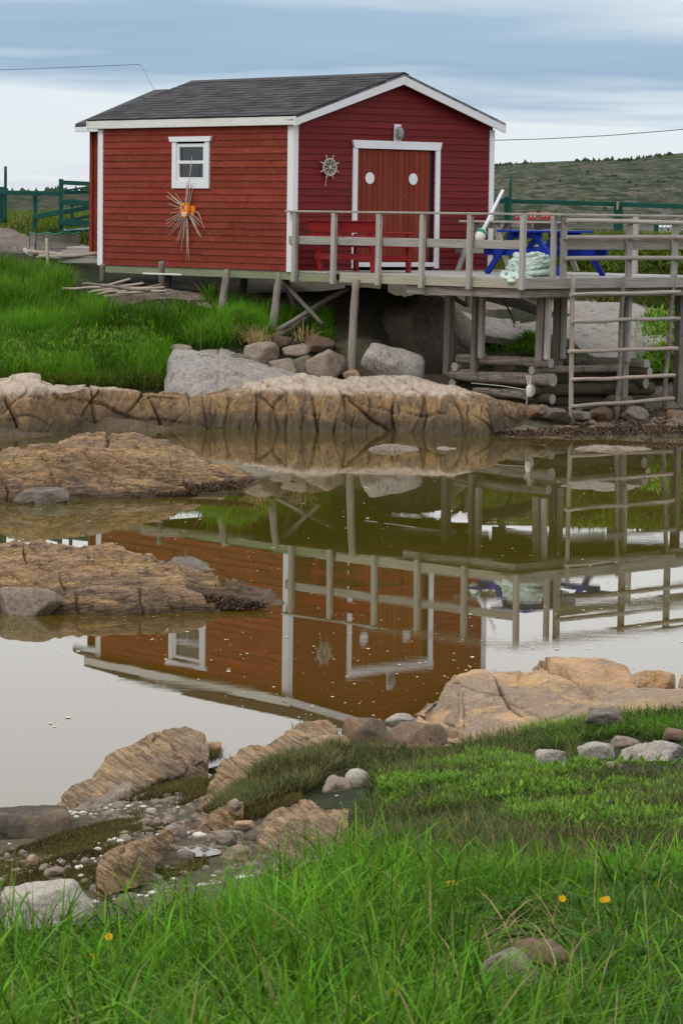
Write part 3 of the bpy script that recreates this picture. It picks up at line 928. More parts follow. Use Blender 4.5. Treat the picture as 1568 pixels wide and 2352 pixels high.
# under the shed
loft_rock('bedrock', [(820, 885), (900, 885), (1000, 893), (1050, 890), (1085, 880)], [([(820, 800), (900, 790), (1000, 780), (1060, 800), (1085, 860)], 0.3),
          ([(820, 735), (900, 725), (960, 718), (1030, 725), (1085, 790)], 0.5), ([(820, 690), (900, 680), (960, 672), (1020, 680), (1085, 740)], 1.6)], (1.5, 'g'), M_DARKROCK, nu=110, nv=60,
          base_d=[(820, 51.6), (950, 51.2), (1085, 52.6)], big=0.10, bigf=0.9, fine=0.02, seed=31, cracks=[((1, 0.3, 0.1), 0.9, 0.06, 0.02, 0.8, 0.05, 2.0), ((0.1, 0.3, 1), 0.55, 0.05, 0.03, 0.8, 0.05, 5.0)],
          label='dark shaded rock face under the deck behind the posts', cat='rock')
loft_rock('granite_slab', [(1050, 735), (1100, 770), (1150, 775), (1250, 790), (1330, 815), (1400, 830), (1450, 825), (1490, 790), (1560, 780), (1700, 790), (1900, 800)],
          [([(1050, 715), (1100, 735), (1150, 745), (1250, 755), (1330, 765), (1400, 775), (1450, 770), (1500, 755), (1560, 750), (1700, 760), (1900, 770)], 1.6),
           ([(1050, 700), (1100, 708), (1200, 712), (1300, 706), (1350, 704), (1450, 709), (1500, 716), (1560, 728), (1700, 740), (1900, 760)], 3.6)], (2.5, 'g'), M_GRANITE, nu=150, nv=50,
          base_d=[(1050, 53.9), (1250, 52.3), (1400, 51.9), (1500, 52.6), (1900, 53)], big=0.09, bigf=0.6, fine=0.02, finef=5, seed=41, cracks=[((0.3, 1, 0.3), 0.8, 0.04, 0.03, 1.0, 0.03, 2.0), ((1, 0.2, 0), 1.3, 0.05, 0.02, 1.0, 0.04, 6.0)],
          label='whitish sloping granite slab behind the pole rack', cat='rock')
loft_rock('granite_slab', [(1095, 712), (1140, 716), (1200, 714), (1260, 705)], [([(1095, 700), (1140, 690), (1200, 690), (1260, 700)], 0.6), ([(1095, 690), (1140, 676), (1200, 676), (1260, 694)], 1.4)], (1.5, 'g'), M_PINK, nu=60, nv=30,
          base_d=[(1095, 56.2), (1260, 56.2)], big=0.08, fine=0.02, seed=47, label='small pinkish rock hump beneath the deck behind the driftwood log', cat='rock')
loft_rock('rock_shelf', [(1150, 1003), (1250, 999), (1330, 1000), (1400, 1002), (1480, 1000), (1600, 999), (1800, 998)],
          [([(1150, 992), (1250, 988), (1330, 984), (1400, 985), (1480, 983), (1600, 982), (1800, 980)], 0.35), ([(1150, 984), (1250, 976), (1330, 968), (1400, 966), (1480, 964), (1600, 960), (1800, 958)], 1.5)], (1.2, 'g'), M_DARKROCK,
          nu=200, nv=60, big=0.10, bigf=2.2, fine=0.05, finef=6, seed=51, cracks=[((0.5, 0.5, 0.6), 0.30, 0.06, 0.08, 0.8, 0.06, 2.0), ((1, 0.2, 0), 0.45, 0.07, 0.06, 0.8, 0.06, 9.0)],
          label='low dark weedy shore rock under the pole rack', cat='rock')
loft_rock('rock_shelf', [(1380, 942), (1450, 940), (1520, 935), (1600, 930), (1800, 930)], [([(1380, 930), (1450, 915), (1520, 895), (1600, 890), (1800, 890)], 0.4), ([(1380, 925), (1450, 905), (1520, 882), (1600, 872), (1800, 870)], 1.0)], (1.5, 'g'), M_GREY,
          nu=80, nv=34, base_d=[(1380, 49.8), (1500, 49.9), (1800, 50.4)], big=0.10, bigf=1.4, fine=0.03, seed=55, cracks=[((0.3, 0.3, 1), 0.2, 0.04, 0.06, 1.0, 0.04, 2.0), ((1, 0.2, 0.2), 0.45, 0.06, 0.04, 1.0, 0.05, 6.0)], label='grey jumbled rock beside the right end of the log crib', cat='rock')
boulder(602, 783, 842, 96, 49.0, M_PINK, 5, 'squared pinkish boulder under the leaning shed post', 0.8, rz=0.3, sharp=44, facets=9)
boulder(682, 789, 822, 66, 49.3, M_PINK, 9, 'flat-topped pink boulder, upper of two beside the deck pole', 0.9, facets=9, sharp=40)
boulder(692, 816, 858, 80, 49.0, M_GREY, 12, 'grey boulder wedged beneath the flat-topped pink boulder', 0.8, facets=10, sharp=36)
boulder(742, 803, 862, 86, 48.9, M_PINK, 17, 'split pale boulder left of the deck pole', 0.9, facets=8, sharp=48, rz=0.8)
boulder(815, 778, 850, 96, 50.6, M_BROWN, 23, 'brown boulder in shade behind the deck pole', 0.9, facets=9, sharp=36)
boulder(808, 848, 872, 44, 48.9, M_TAN, 27, 'small tan stone at the foot of the deck pole', 0.9, sub=3)
o = boulder(905, 796, 876, 152, 49.0, M_GRANITE, 31, 'large speckled grey boulder leaning right of the deck pole', 0.6, facets=7, sharp=32, roundness=0.25, tiltx=0.33)
boulder(1160, 832, 868, 60, 49.2, M_BROWN, 35, 'brown ballast boulder inside the log crib, nearer the shed', 0.9, sub=3)
boulder(1390, 905, 950, 60, 49.3, M_GREY, 38, 'dark ballast boulder low inside the log crib', 0.9, sub=3)
for k, (x, y, w_, mt, lb) in enumerate(((1335, 962, 46, M_GREY, 'wet grey stone at the foot of the first rack pole'), (1385, 958, 60, M_BROWN, 'brown stone on the shore between the rack poles'), (1455, 962, 70, M_GREY, 'broad wet stone on the shore near the middle rack pole'), (1280, 962, 60, M_DARKROCK, 'dark stone under the near corner of the log crib'),
                                        (1235, 950, 50, M_BROWN, 'brown stone wedged under the lowest crib log'), (1560, 968, 60, M_BROWN, 'brown shore stone beyond the last rack pole'), (1420, 935, 70, M_DARKROCK, 'dark stone behind the middle rack pole'), (1330, 930, 60, M_DARKROCK, 'dark stone in the shadow of the crib behind the first rack pole'))):
    g = ground_hit(np.array([x]), np.array([y]), 44, 55)[0]
    boulder(x, y - w_ * .42, y + 6, w_, g[1], mt, 300 + k, lb, 0.9, sub=4, facets=9, sharp=40, rough=0.07, name='stone', cat='stone', rz=k)
boulder(1517, 955, 976, 34, 48.5, M_WHITE, 39, 'small pale stone on the weedy shore right of the pole rack', 0.8, sub=3, sharp=48)
boulder(650, 822, 866, 70, 48.75, M_PINK, 401, 'low angular stone in front of the stacked boulders below the shed', 0.8, facets=8, sharp=44)
boulder(735, 768, 806, 70, 50.3, M_BROWN, 403, 'brown stone behind the split pale boulder', 0.9, facets=8, sharp=44)
boulder(775, 820, 864, 62, 49.6, M_GREY, 405, 'grey stone tucked behind the deck pole', 0.9, facets=8, sharp=44)
boulder(560, 812, 842, 60, 48.9, M_GREY, 407, 'flat grey stone at the grass edge beside the granite hump', 0.8, facets=8, sharp=44)
boulder(640, 770, 798, 60, 50.0, M_BROWN, 409, 'brown stone at the foot of the propped pole', 0.8, facets=8, sharp=44)
boulder(415, 790, 806, 56, 49.4, M_PINK, 41, 'small flat pink stone at the top corner of the granite hump', 1.0, sub=3)

# rocks standing in the water
ISC = [((0.10, 0.45, 1), 0.34, 0.10, 0.05, 0.5, 0.16, 3.3, 0.12), ((0.08, 0.30, 1), 0.13, 0.045, 0.10, 0.5, 0.05, 2.1, 0.05), ((1, 0.3, 0.15), 0.6, 0.12, 0.035, 0.7, 0.06, 6.5), ((0.55, 0.6, 0.3), 0.42, 0.07, 0.05, 0.7, 0.04, 9.9), ((0.05, 0.3, 1), 0.055, 0.018, 0.18, 0.5, 0.012, 4.9, 0.016)]
loft_rock('water_rock', [(-260, 1160), (0, 1158), (100, 1158), (160, 1152), (300, 1143), (400, 1139), (500, 1132), (560, 1122), (600, 1107)],
          [([(-260, 1120), (0, 1112), (100, 1105), (160, 1112), (300, 1110), (400, 1110), (500, 1112), (560, 1112), (600, 1105)], 0.5),
           ([(-260, 1075), (0, 1072), (60, 1052), (130, 1050), (200, 1047), (300, 1048), (400, 1062), (480, 1082), (540, 1097), (600, 1104)], 1.1),
           ([(-260, 1068), (0, 1064), (60, 1036), (130, 1029), (200, 1017), (250, 1012), (300, 1014), (380, 1026), (420, 1041), (480, 1062), (540, 1086), (600, 1103)], 2.6)],
          (1.6, -0.15), M_ISLE, nu=330, nv=200, big=0.10, bigf=1.1, fine=0.025, finef=7, cracks=ISC, seed=61, label='farther of the two long layered tan rocks in the water', cat='rock')
loft_rock('water_rock', [(-260, 1398), (0, 1402), (140, 1408), (200, 1412), (300, 1410), (400, 1404), (500, 1401), (560, 1400), (600, 1396), (652, 1389)],
          [([(-260, 1360), (0, 1362), (140, 1365), (200, 1368), (300, 1372), (400, 1372), (500, 1378), (600, 1384), (652, 1387)], 0.35),
           ([(-260, 1300), (0, 1300), (140, 1305), (200, 1312), (300, 1325), (400, 1335), (450, 1342), (500, 1352), (560, 1364), (620, 1372), (652, 1385)], 0.95),
           ([(-260, 1245), (0, 1236), (50, 1240), (80, 1256), (150, 1242), (200, 1240), (260, 1247), (300, 1264), (350, 1272), (400, 1295), (450, 1312), (500, 1338), (560, 1352), (620, 1362), (652, 1384)], 1.9)],
          (1.3, -0.15), M_ISLE, nu=360, nv=220, big=0.10, bigf=1.4, fine=0.022, finef=8, cracks=ISC, seed=71, label='nearer of the two long layered tan rocks in the water', cat='rock')
loft_rock('water_rock', [(388, 1322), (430, 1326), (470, 1326), (508, 1318)], [([(388, 1300), (420, 1296), (450, 1298), (480, 1305), (508, 1315)], 0.1), ([(388, 1290), (405, 1280), (430, 1269), (455, 1276), (480, 1293), (508, 1313)], 0.3)],
          (0.4, -0.15), M_GREY, nu=60, nv=34, big=0.05, bigf=3, fine=0.02, cracks=[((0.4, 0.2, 1), 0.10, 0.03, 0.08, 0.8, 0.03, 2)], seed=77, label='small jagged dark rock behind the nearer layered rock', cat='rock', base_d=[(388, 28.2), (508, 28.2)])
boulder(92, 1120, 1162, 138, 34.6, M_GREY, 43, 'blue-grey broken stone at the foot of the farther layered rock', 0.5, facets=12, sharp=44, sub=5)
boulder(72, 1346, 1416, 150, 25.0, M_PINK, 47, 'smooth grey-pink boulder at the foot of the nearer layered rock', 0.7, facets=7, sharp=32, sub=5, rough=0.025, sink=0.25)
for (x0, x1, yt, yb, lb) in ((845, 962, 1019, 1036, 'thin grey rock just breaking the water below the tan ledge'), (1003, 1048, 1025, 1033, 'tiny pale rock breaking the water right of the thin grey one'),
                             (1318, 1495, 1022, 1035, 'thin pale rock breaking the water below the pole rack')):
    loft_rock('water_rock', [(x0, yb - 2), ((x0 + x1) / 2, yb), (x1, yb - 2)], [([(x0, yb - 4), (x0 * .7 + x1 * .3, yt + 3), ((x0 + x1) / 2, yt + 4), (x1, yb - 4)], 0.12), ([(x0, yb - 4), (x0 * .7 + x1 * .3, yt), ((x0 + x1) / 2, yt + 1), (x0 * .2 + x1 * .8, yt + 5), (x1, yb - 4)], 0.4)],
              (0.3, -0.1), M_PINK, nu=60, nv=20, big=0.03, bigf=3, fine=0.02, finef=9, seed=x0, label=lb, cat='rock')

# near shore
NSC = [((0.45, 0.25, 1), 0.085, 0.022, 0.09, 0.8, 0.018, 2.1), ((1, 0.4, -0.45), 0.6, 0.035, 0.03, 1.0, 0.02, 6.5)]
loft_rock('shore_rock', [(958, 1665), (1000, 1690), (1050, 1708), (1110, 1704), (1200, 1680), (1300, 1664), (1400, 1652), (1462, 1625)],
          [([(958, 1655), (1000, 1655), (1050, 1650), (1110, 1645), (1200, 1625), (1300, 1615), (1400, 1610), (1462, 1605)], 0.35),
           ([(958, 1648), (985, 1620), (1010, 1590), (1050, 1570), (1110, 1562), (1190, 1570), (1215, 1580), (1260, 1562), (1330, 1570), (1400, 1580), (1462, 1590)], 0.8),
           ([(958, 1645), (985, 1614), (1005, 1590), (1015, 1567), (1040, 1546), (1080, 1531), (1130, 1525), (1195, 1526), (1206, 1531), (1240, 1521), (1330, 1525), (1400, 1537), (1440, 1556), (1462, 1580)], 1.35)],
          (0.9, -0.15), M_TAN, nu=240, nv=110, base_d=[(958, 18.6), (1050, 18.1), (1200, 18.2), (1462, 18.6)], big=0.055, bigf=2.0, fine=0.006, finef=16, seed=81.6,
          cracks=[((1, 0.35, 0.25), 0.55, 0.15, 0.04, 0.5, 0.10, 2.0), ((0.5, 0.3, 1), 0.36, 0.10, 0.05, 0.6, 0.08, 5.0, 0.04), ((-0.3, 0.2, 1), 0.09, 0.010, 0.2, 1.0, 0.006, 7.0)], label='big rounded orange-tan rock at the near shore', cat='rock')
loft_rock('shore_rock', [(1100, 1712), (1200, 1698), (1300, 1684), (1400, 1660), (1500, 1645), (1600, 1635), (1800, 1625)], [([(1100, 1703), (1200, 1682), (1300, 1660), (1400, 1630), (1500, 1612), (1600, 1605), (1800, 1600)], 0.3), ([(1100, 1700), (1200, 1674), (1300, 1645), (1360, 1615), (1420, 1592), (1480, 1578), (1560, 1580), (1600, 1590), (1800, 1590)], 0.7)],
          (0.7, 'g'), M_TAN, nu=130, nv=50, base_d=[(1100, 17.7), (1400, 17.9), (1800, 18)], big=0.03, bigf=2, fine=0.005, finef=15, seed=85, cracks=[((0.4, 0.5, 1), 0.25, 0.02, 0.04, 0.8, 0.02, 2.0)], label='smooth tan slab in front of the big rounded rock', cat='rock')
boulder(1500, 1535, 1600, 105, 19.2, M_TAN, 51, 'tan rock behind the slab at the near shore', 0.8, facets=8, sharp=28, roundness=0.4, sub=5)
boulder(1590, 1545, 1600, 70, 19.0, M_TAN, 52, 'orange rock cut by the photo edge behind the tan slab', 0.8, facets=8, roundness=0.4)
boulder(842, 1640, 1735, 128, 17.7, M_BROWN, 57, 'tall brown block, left half of a split slab on the near shore', 1.0, facets=9, sharp=40, sub=5, rough=0.03, rz=0.4)
boulder(952, 1660, 1732, 152, 17.9, M_BROWN, 63, 'flat-topped brown block, right half of a split slab on the near shore', 0.8, facets=8, sharp=44, sub=5, rough=0.03)
boulder(917, 1637, 1665, 70, 19.3, M_WHITE, 64, 'flat white stone behind the split brown slab', 0.7, facets=9, sharp=36)
loft_rock('shore_rock', [(125, 1872), (170, 1878), (230, 1855), (300, 1815), (380, 1785), (440, 1760), (480, 1740)],
          [([(125, 1862), (170, 1850), (230, 1815), (300, 1775), (380, 1738), (440, 1718), (480, 1725)], 0.25), ([(125, 1855), (160, 1828), (215, 1790), (250, 1745), (300, 1715), (350, 1690), (400, 1673), (430, 1670), (468, 1684), (480, 1715)], 0.75)],
          (0.5, -0.2), M_RIDGE, nu=220, nv=130, base_d=[(125, 16.5), (230, 16.6), (300, 16.9), (480, 17.7)], big=0.04, bigf=2.2, fine=0.008, finef=14, seed=91,
          cracks=[((-0.53, 0.35, -1), 0.085, 0.04, 0.10, 0.45, 0.05, 2.1, 0.03), ((1, 0.3, -0.5), 0.7, 0.04, 0.03, 1.0, 0.02, 6.5)], label='steep layered tan ridge sloping down into the water at the near shore', cat='rock')
loft_rock('shore_rock', [(140, 1885), (200, 1870), (260, 1835), (300, 1812)], [([(140, 1878), (200, 1855), (260, 1820), (300, 1802)], 0.12), ([(140, 1874), (200, 1846), (260, 1812), (300, 1797)], 0.22)], (0.3, 'g'), M_PINK, nu=70, nv=24,
          base_d=[(140, 16.2), (300, 16.6)], big=0.03, bigf=3, fine=0.008, cracks=[((-0.5, 0.3, -1), 0.05, 0.02, 0.1, 0.6, 0.02, 2)], seed=94, label='low narrow rock rib along the foot of the steep layered ridge', cat='rock')
boulder(487, 1702, 1738, 46, 18.0, M_TAN, 71, 'small tan block at the end of the steep layered ridge', 0.9, facets=8, sharp=44)
loft_rock('shore_rock', [(452, 1868), (500, 1830), (540, 1800), (600, 1778), (660, 1755), (720, 1742), (785, 1738)], [([(452, 1862), (500, 1812), (540, 1775), (600, 1748), (660, 1722), (720, 1702), (785, 1712)], 0.3), ([(452, 1858), (490, 1800), (515, 1755), (540, 1730), (575, 1716), (605, 1718), (640, 1700), (680, 1668), (710, 1656), (750, 1654), (772, 1672), (785, 1700)], 0.8)],
          (0.6, -0.2), M_RIDGE, nu=240, nv=120, base_d=[(452, 15.5), (540, 16.2), (785, 17.0)], big=0.05, bigf=2.2, fine=0.008, finef=14, seed=97.5, cracks=[((-0.6, 0.35, -1), 0.11, 0.045, 0.10, 0.5, 0.05, 4.1, 0.035), ((1, 0.3, -0.3), 0.5, 0.04, 0.04, 1.0, 0.03, 6.5)],
          label='long layered ridge in the middle of the near shore', cat='rock')
boulder(757, 1684, 1745, 92, 17.3, M_TAN, 73, 'yellow-tan rounded rock left of the split brown slab', 0.9, facets=8, roundness=0.3, sub=5)
loft_rock('shore_rock', [(566, 1975), (620, 1965), (680, 1960), (720, 1950), (800, 1940)], [([(566, 1966), (600, 1935), (640, 1910), (680, 1900), (720, 1900), (800, 1905)], 0.25), ([(566, 1960), (600, 1915), (625, 1885), (650, 1862), (690, 1850), (712, 1855), (740, 1868), (770, 1858), (800, 1862)], 0.75)],
          (0.5, 'g'), M_RIDGE, nu=160, nv=90, base_d=[(566, 14.1), (800, 13.7)], big=0.04, bigf=2.6, fine=0.006, finef=16, seed=103, cracks=[((-0.6, 0.4, -1), 0.12, 0.04, 0.10, 0.6, 0.045, 4.1, 0.03), ((1, 0.3, 0.3), 0.4, 0.035, 0.04, 1.0, 0.03, 6.5)],
          label='orange-tan sloping rock just behind the tall grass', cat='rock')
boulder(776, 1783, 1838, 74, 15.4, M_PINK, 79, 'angular pinkish stone beside the round pale stone', 0.9, facets=7, sharp=48)
boulder(819, 1765, 1814, 60, 15.5, M_WHITE, 83, 'smooth round pale stone on the near bank', 0.9, roundness=0.75, rough=0.015)
boulder(796, 1826, 1852, 28, 15.1, M_WHITE, 85, 'small white stone below the round pale stone', 0.9, sub=3, sharp=48)
boulder(765, 1733, 1765, 60, 16.6, M_TAN, 87, 'small layered tan stone above the round pale stone', 0.8, facets=10, sharp=40)
boulder(800, 1752, 1775, 50, 16.4, M_TAN, 88, 'small flat tan stone touching the layered one', 0.8, facets=10, sharp=40)
loft_rock('shore_rock', [(-120, 1960), (0, 1952), (80, 1950), (140, 1946), (176, 1940)], [([(-120, 1905), (0, 1898), (80, 1893), (130, 1888), (176, 1936)], 0.05), ([(-120, 1878), (0, 1872), (80, 1868), (130, 1862), (160, 1862), (176, 1930)], 0.12), ([(-120, 1864), (0, 1857), (60, 1853), (130, 1850), (152, 1851), (176, 1928)], 0.5)],
          (0.3, 'g'), M_BLOCK, nu=150, nv=70, base_d=[(-120, 14.9), (176, 15.05)], big=0.02, bigf=2, fine=0.006, finef=16, seed=131, cracks=[((0.2, 0.3, 1), 0.16, 0.02, 0.06, 0.8, 0.01, 2.0)], label='big dark squared block on the mud at the water edge', cat='rock')
boulder(112, 2028, 2150, 225, 10.6, M_WHITE, 93, 'pale speckled boulder half hidden behind the near grass', 0.7, facets=9, sub=5, rough=0.06)
boulder(1165, 2175, 2285, 165, 6.95, M_PINK, 95, 'mossy brown rock lying in the foreground grass', 0.8, facets=9, sub=5, rough=0.07)
boulder(1235, 2160, 2215, 150, 7.2, M_BROWN, 96, 'flat brown stone touching the mossy foreground rock', 0.6, facets=9, sub=4, rough=0.07)
boulder(1264, 1718, 1776, 80, 15.6, M_WHITE, 101, 'white rock on the turf, leftmost of the pale group', 0.8, facets=9, sharp=36, rough=0.09, sub=5)
boulder(1368, 1702, 1756, 92, 16.0, M_WHITE, 103, 'rounded white rock at the middle of the pale group on the turf', 0.8, roundness=0.3, sub=5)
boulder(1437, 1689, 1728, 78, 16.5, M_PINK, 105, 'pinkish pale rock behind the rounded white one on the turf', 0.8, roundness=0.3)
boulder(1495, 1704, 1768, 155, 15.7, M_WHITE, 107, 'long white rock cut low in the turf near the photo edge', 0.6, facets=9, rough=0.08, sub=5)
boulder(1405, 1748, 1768, 52, 15.3, M_PINK, 108, 'small flat stone between the white rocks', 0.8, sub=3)
boulder(1385, 1628, 1665, 90, 17.2, M_GREY, 109, 'weathered grey lump at the turf edge before the tan slab', 0.6, sub=4, rough=0.1)
boulder(1550, 1672, 1700, 60, 16.6, M_BROWN, 110, 'brown stone in the turf above the long white rock', 0.8, sub=3)
boulder(1395, 1800, 1822, 60, 14.2, M_BROWN, 113, 'small brown stone sunk in the leafy turf', 0.8, sub=3)
boulder(1070, 1775, 1792, 36, 15.2, M_TAN, 114, 'small tan stone sunk in the leafy turf', 0.8, sub=3)
_st = [(260, 1970, 75, 'slab', M_PINK), (330, 1942, 80, 'slab', M_TAN), (388, 1932, 62, 'x', M_TAN), (455, 1902, 34, 'x', M_TAN), (488, 1890, 46, 'slab', M_TAN), (508, 1868, 42, 'x', M_GREY), (560, 1900, 48, 'slab', M_TAN),
       (578, 1919, 38, 'x', M_PINK), (520, 1928, 60, 'slab', M_PINK), (600, 1880, 40, 'slab', M_BROWN), (640, 1752, 30, 'x', M_GREY), (440, 1740, 36, 'x', M_PINK), (500, 1772, 40, 'slab', M_GREY), (465, 1778, 22, 'x', M_WHITE),
       (347, 1865, 30, 'slab', M_WHITE), (490, 1915, 30, 'x', M_GREY), (545, 1960, 70, 'slab', M_TAN), (480, 1978, 60, 'slab', M_TAN), (730, 1838, 36, 'x', M_GREY), (700, 1862, 40, 'slab', M_BROWN), (380, 1762, 60, 'slab', M_PINK), (270, 1838, 40, 'slab', M_PINK), (125, 2005, 50, 'slab', M_PINK), (75, 1978, 26, 'x', M_TAN), (538, 1852, 30, 'x', M_PINK), (410, 1900, 24, 'x', M_GREY)]
_where = ['flat pink stone farthest down the mud, left of the puddle', 'flat tan stone between the puddle and the low pink slab', 'tan stone touching the left rim of the puddle', 'small tan stone above the puddle', 'tan stone leaning on a grey one above the puddle', 'grey stone under the heathery hummock', 'flat tan stone right of the puddle, upper of two',
          'smooth pale stone right of the puddle, lower of two', 'flat wet pink slab at the right rim of the puddle', 'brown stone against the orange-tan slope', 'grey stone in the turf on the middle ridge', 'small pink stone in the hollow behind the layered ridge', 'grey-green slate in the hollow between the ridges', 'tiny white stone in the hollow between the ridges',
          'flat white stone alone on the mossy mud', 'small grey stone by the puddle top', 'flat tan slab below the puddle near the grass', 'low tan slab at the lower rim of the puddle', 'grey stone at the top of the orange-tan slope', 'dark brown stone between hummock and orange-tan slope', 'reddish flat slab in the hollow behind the steep ridge', 'pinkish slab at the foot of the steep ridge', 'flat stone on the mud near the pale speckled boulder', 'small tan stone on the mud below the dark block', 'pink stone poking from the heathery hummock', 'small grey stone on the open mud']
_bx = np.array([222, 300, 380, 450, 500, 560.]); _by = np.array([2000, 1972, 1938, 1900, 1874, 1846.])
_bd = ground_hit(_bx, _by, 9, 22)[:, 1] - 0.03
loft_rock('shore_rock', list(zip(_bx, _by)), [([(222, 1996), (300, 1960), (380, 1923), (450, 1885), (500, 1862), (560, 1842)], 0.2), ([(222, 1995), (260, 1965), (300, 1948), (340, 1932), (380, 1910), (420, 1892), (450, 1874), (500, 1852), (540, 1842), (560, 1841)], 0.5)],
          (0.4, 'g'), M_RIDGE, nu=180, nv=70, base_d=list(zip(_bx, _bd)), big=0.03, bigf=3.0, fine=0.008, finef=14, seed=141, cracks=[((-0.5, 0.4, -1), 0.09, 0.03, 0.10, 0.5, 0.025, 4.1, 0.015), ((1, 0.3, 0.1), 0.32, 0.03, 0.04, 0.6, 0.02, 6.5)], label='long low tan rib running down the mud above the puddle', cat='rock')
for k, ((x, y, w_, kd, mt), lb) in enumerate(zip(_st, _where)):
    if k in (17, 0, 1, 2, 3, 4, 5, 9, 15, 18, 19, 25): continue
    g = ground_hit(np.array([x]), np.array([y]), 9, 22)[0]
    hh = w_ * (0.32 if kd == 'slab' else 0.62)
    boulder(x, y - hh, y + hh * 0.12, w_, g[1] - 0.03, mt, 200 + k, lb, 0.9, sub=3 if w_ < 45 else 4, facets=9, sharp=40, sink=0.5, name='stone', cat='stone', rz=k)

# ------------------------------------------------------------------ building materials
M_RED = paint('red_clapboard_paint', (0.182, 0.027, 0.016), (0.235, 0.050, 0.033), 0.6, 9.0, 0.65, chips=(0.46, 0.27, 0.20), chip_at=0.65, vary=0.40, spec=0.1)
M_RED_SHADE = paint('red_paint_gable_shade', (0.142, 0.012, 0.014), (0.165, 0.019, 0.021), 0.5, 9.0, 0.55, chips=(0.28, 0.08, 0.07), chip_at=0.70, vary=0.26, spec=0.15)  # same red paint as the long wall, with the gable's cool shade coloured in
M_DOOR = paint('door_paint', (0.185, 0.034, 0.020), (0.215, 0.050, 0.032), 0.5, 6.0, 0.55, chips=(0.48, 0.30, 0.22), chip_at=0.70, vary=0.3, spec=0.12)
M_TRIM = paint('white_trim_paint', (0.74, 0.76, 0.80), (0.68, 0.69, 0.71), 0.5, 9.0, 0.5, chips=(0.42, 0.40, 0.37), chip_at=0.765, vary=0.06)
M_FASCIA = paint('worn_white_paint', (0.72, 0.72, 0.70), (0.62, 0.61, 0.57), 0.6, 6.0, 0.6, chips=(0.36, 0.33, 0.27), chip_at=0.66, vary=0.1)
M_GREEN = paint('green_rail_paint', (0.006, 0.066, 0.048), (0.010, 0.082, 0.06), 0.5, 9.0, 0.45, chips=(0.10, 0.15, 0.12), chip_at=0.80)
M_BLUE = paint('blue_table_paint', (0.006, 0.026, 0.27), (0.010, 0.040, 0.34), 0.5, 9.0, 0.4, chips=(0.25, 0.30, 0.45), chip_at=0.77)
M_BENCH = paint('red_bench_paint', (0.26, 0.014, 0.018), (0.32, 0.026, 0.028), 0.5, 7.0, 0.45, chips=(0.5, 0.28, 0.2), chip_at=0.745)
M_SILL = wood('green_treated_beam', (0.235, 0.255, 0.165), (0.150, 0.170, 0.100), stain=(0.16, 0.17, 0.12))
M_DECKW = wood('weathered_deck_wood', (0.40, 0.395, 0.39), (0.27, 0.26, 0.25), stain=(0.31, 0.30, 0.29))
M_RAIL = wood('weathered_rail_wood', (0.44, 0.42, 0.385), (0.20, 0.185, 0.16), stain=(0.30, 0.295, 0.265))
M_RIM = wood('pale_rim_wood', (0.46, 0.43, 0.345), (0.32, 0.29, 0.22), stain=(0.37, 0.37, 0.29))
M_POST = wood('grey_post_wood', (0.29, 0.26, 0.225), (0.085, 0.072, 0.06), stain=(0.16, 0.135, 0.11))
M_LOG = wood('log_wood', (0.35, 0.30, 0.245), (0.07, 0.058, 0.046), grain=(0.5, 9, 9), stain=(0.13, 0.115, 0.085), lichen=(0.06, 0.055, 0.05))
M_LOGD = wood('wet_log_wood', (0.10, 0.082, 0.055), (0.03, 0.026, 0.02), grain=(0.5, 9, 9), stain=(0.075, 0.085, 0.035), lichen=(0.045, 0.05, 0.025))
M_LOGEND = wood('log_end_wood', (0.40, 0.385, 0.355), (0.29, 0.27, 0.245), grain=(6, 6, 6), knots=False)
M_PEELED = wood('peeled_pole_wood', (0.43, 0.375, 0.325), (0.25, 0.20, 0.165), stain=(0.36, 0.25, 0.16))
M_BARK = wood('bark_pole_wood', (0.24, 0.205, 0.185), (0.12, 0.10, 0.09), grain=(2, 9, 9), stain=(0.27, 0.19, 0.12), lichen=(0.30, 0.28, 0.25))
M_DRIFT = wood('driftwood', (0.42, 0.39, 0.36), (0.25, 0.22, 0.20), stain=(0.30, 0.26, 0.23))
M_TWIG = wood('twig_wood', (0.60, 0.52, 0.42), (0.36, 0.28, 0.20), knots=False)
t = NT('asphalt_shingle'); o = t.tc.outputs['Object']; r = t.rnd()
n1 = t.noise(o, 60, 3, 0.7)
c = t.mix(r, (0.032, 0.032, 0.036), (0.072, 0.072, 0.077))
c = t.mix(t.math('MULTIPLY', t.step(n1, 0.5, 0.7), 0.5), c, (0.13, 0.13, 0.135))
M_SHINGLE = t.fin(c, 0.92, t.bump(n1, 0.5, 0.004), 0.15)
t = NT('dark_interior'); M_DARK = t.fin((0.03, 0.028, 0.026), 0.9)  # near-black colour standing in for unlit space behind panes and planks
t = NT('grey_metal'); t.b.inputs['Metallic'].default_value = 0.7; M_METAL = t.fin((0.42, 0.42, 0.42), 0.4)
t = NT('lamp_glass'); M_LAMPG = t.fin((0.30, 0.32, 0.33), 0.12, None, 0.6)
t = NT('wire_black'); M_WIRE = t.fin((0.05, 0.05, 0.055), 0.6)
t = NT('orange_buoy_plastic'); M_ORANGE = t.fin(t.mix(t.noise(t.tc.outputs['Object'], 14, 3), (0.72, 0.19, 0.015), (0.82, 0.26, 0.03)), 0.45)
t = NT('buoy_brown_mark'); M_MARK = t.fin((0.30, 0.085, 0.02), 0.6)
t = NT('white_plastic'); M_PLASTIC = t.fin(t.mix(t.noise(t.tc.outputs['Object'], 5, 3), (0.70, 0.70, 0.64), (0.58, 0.57, 0.50)), 0.5)
t = NT('green_rope_fibre'); M_GROPE = t.fin((0.03, 0.25, 0.16), 0.7)
t = NT('pale_rope_fibre'); o = t.tc.outputs['Object']
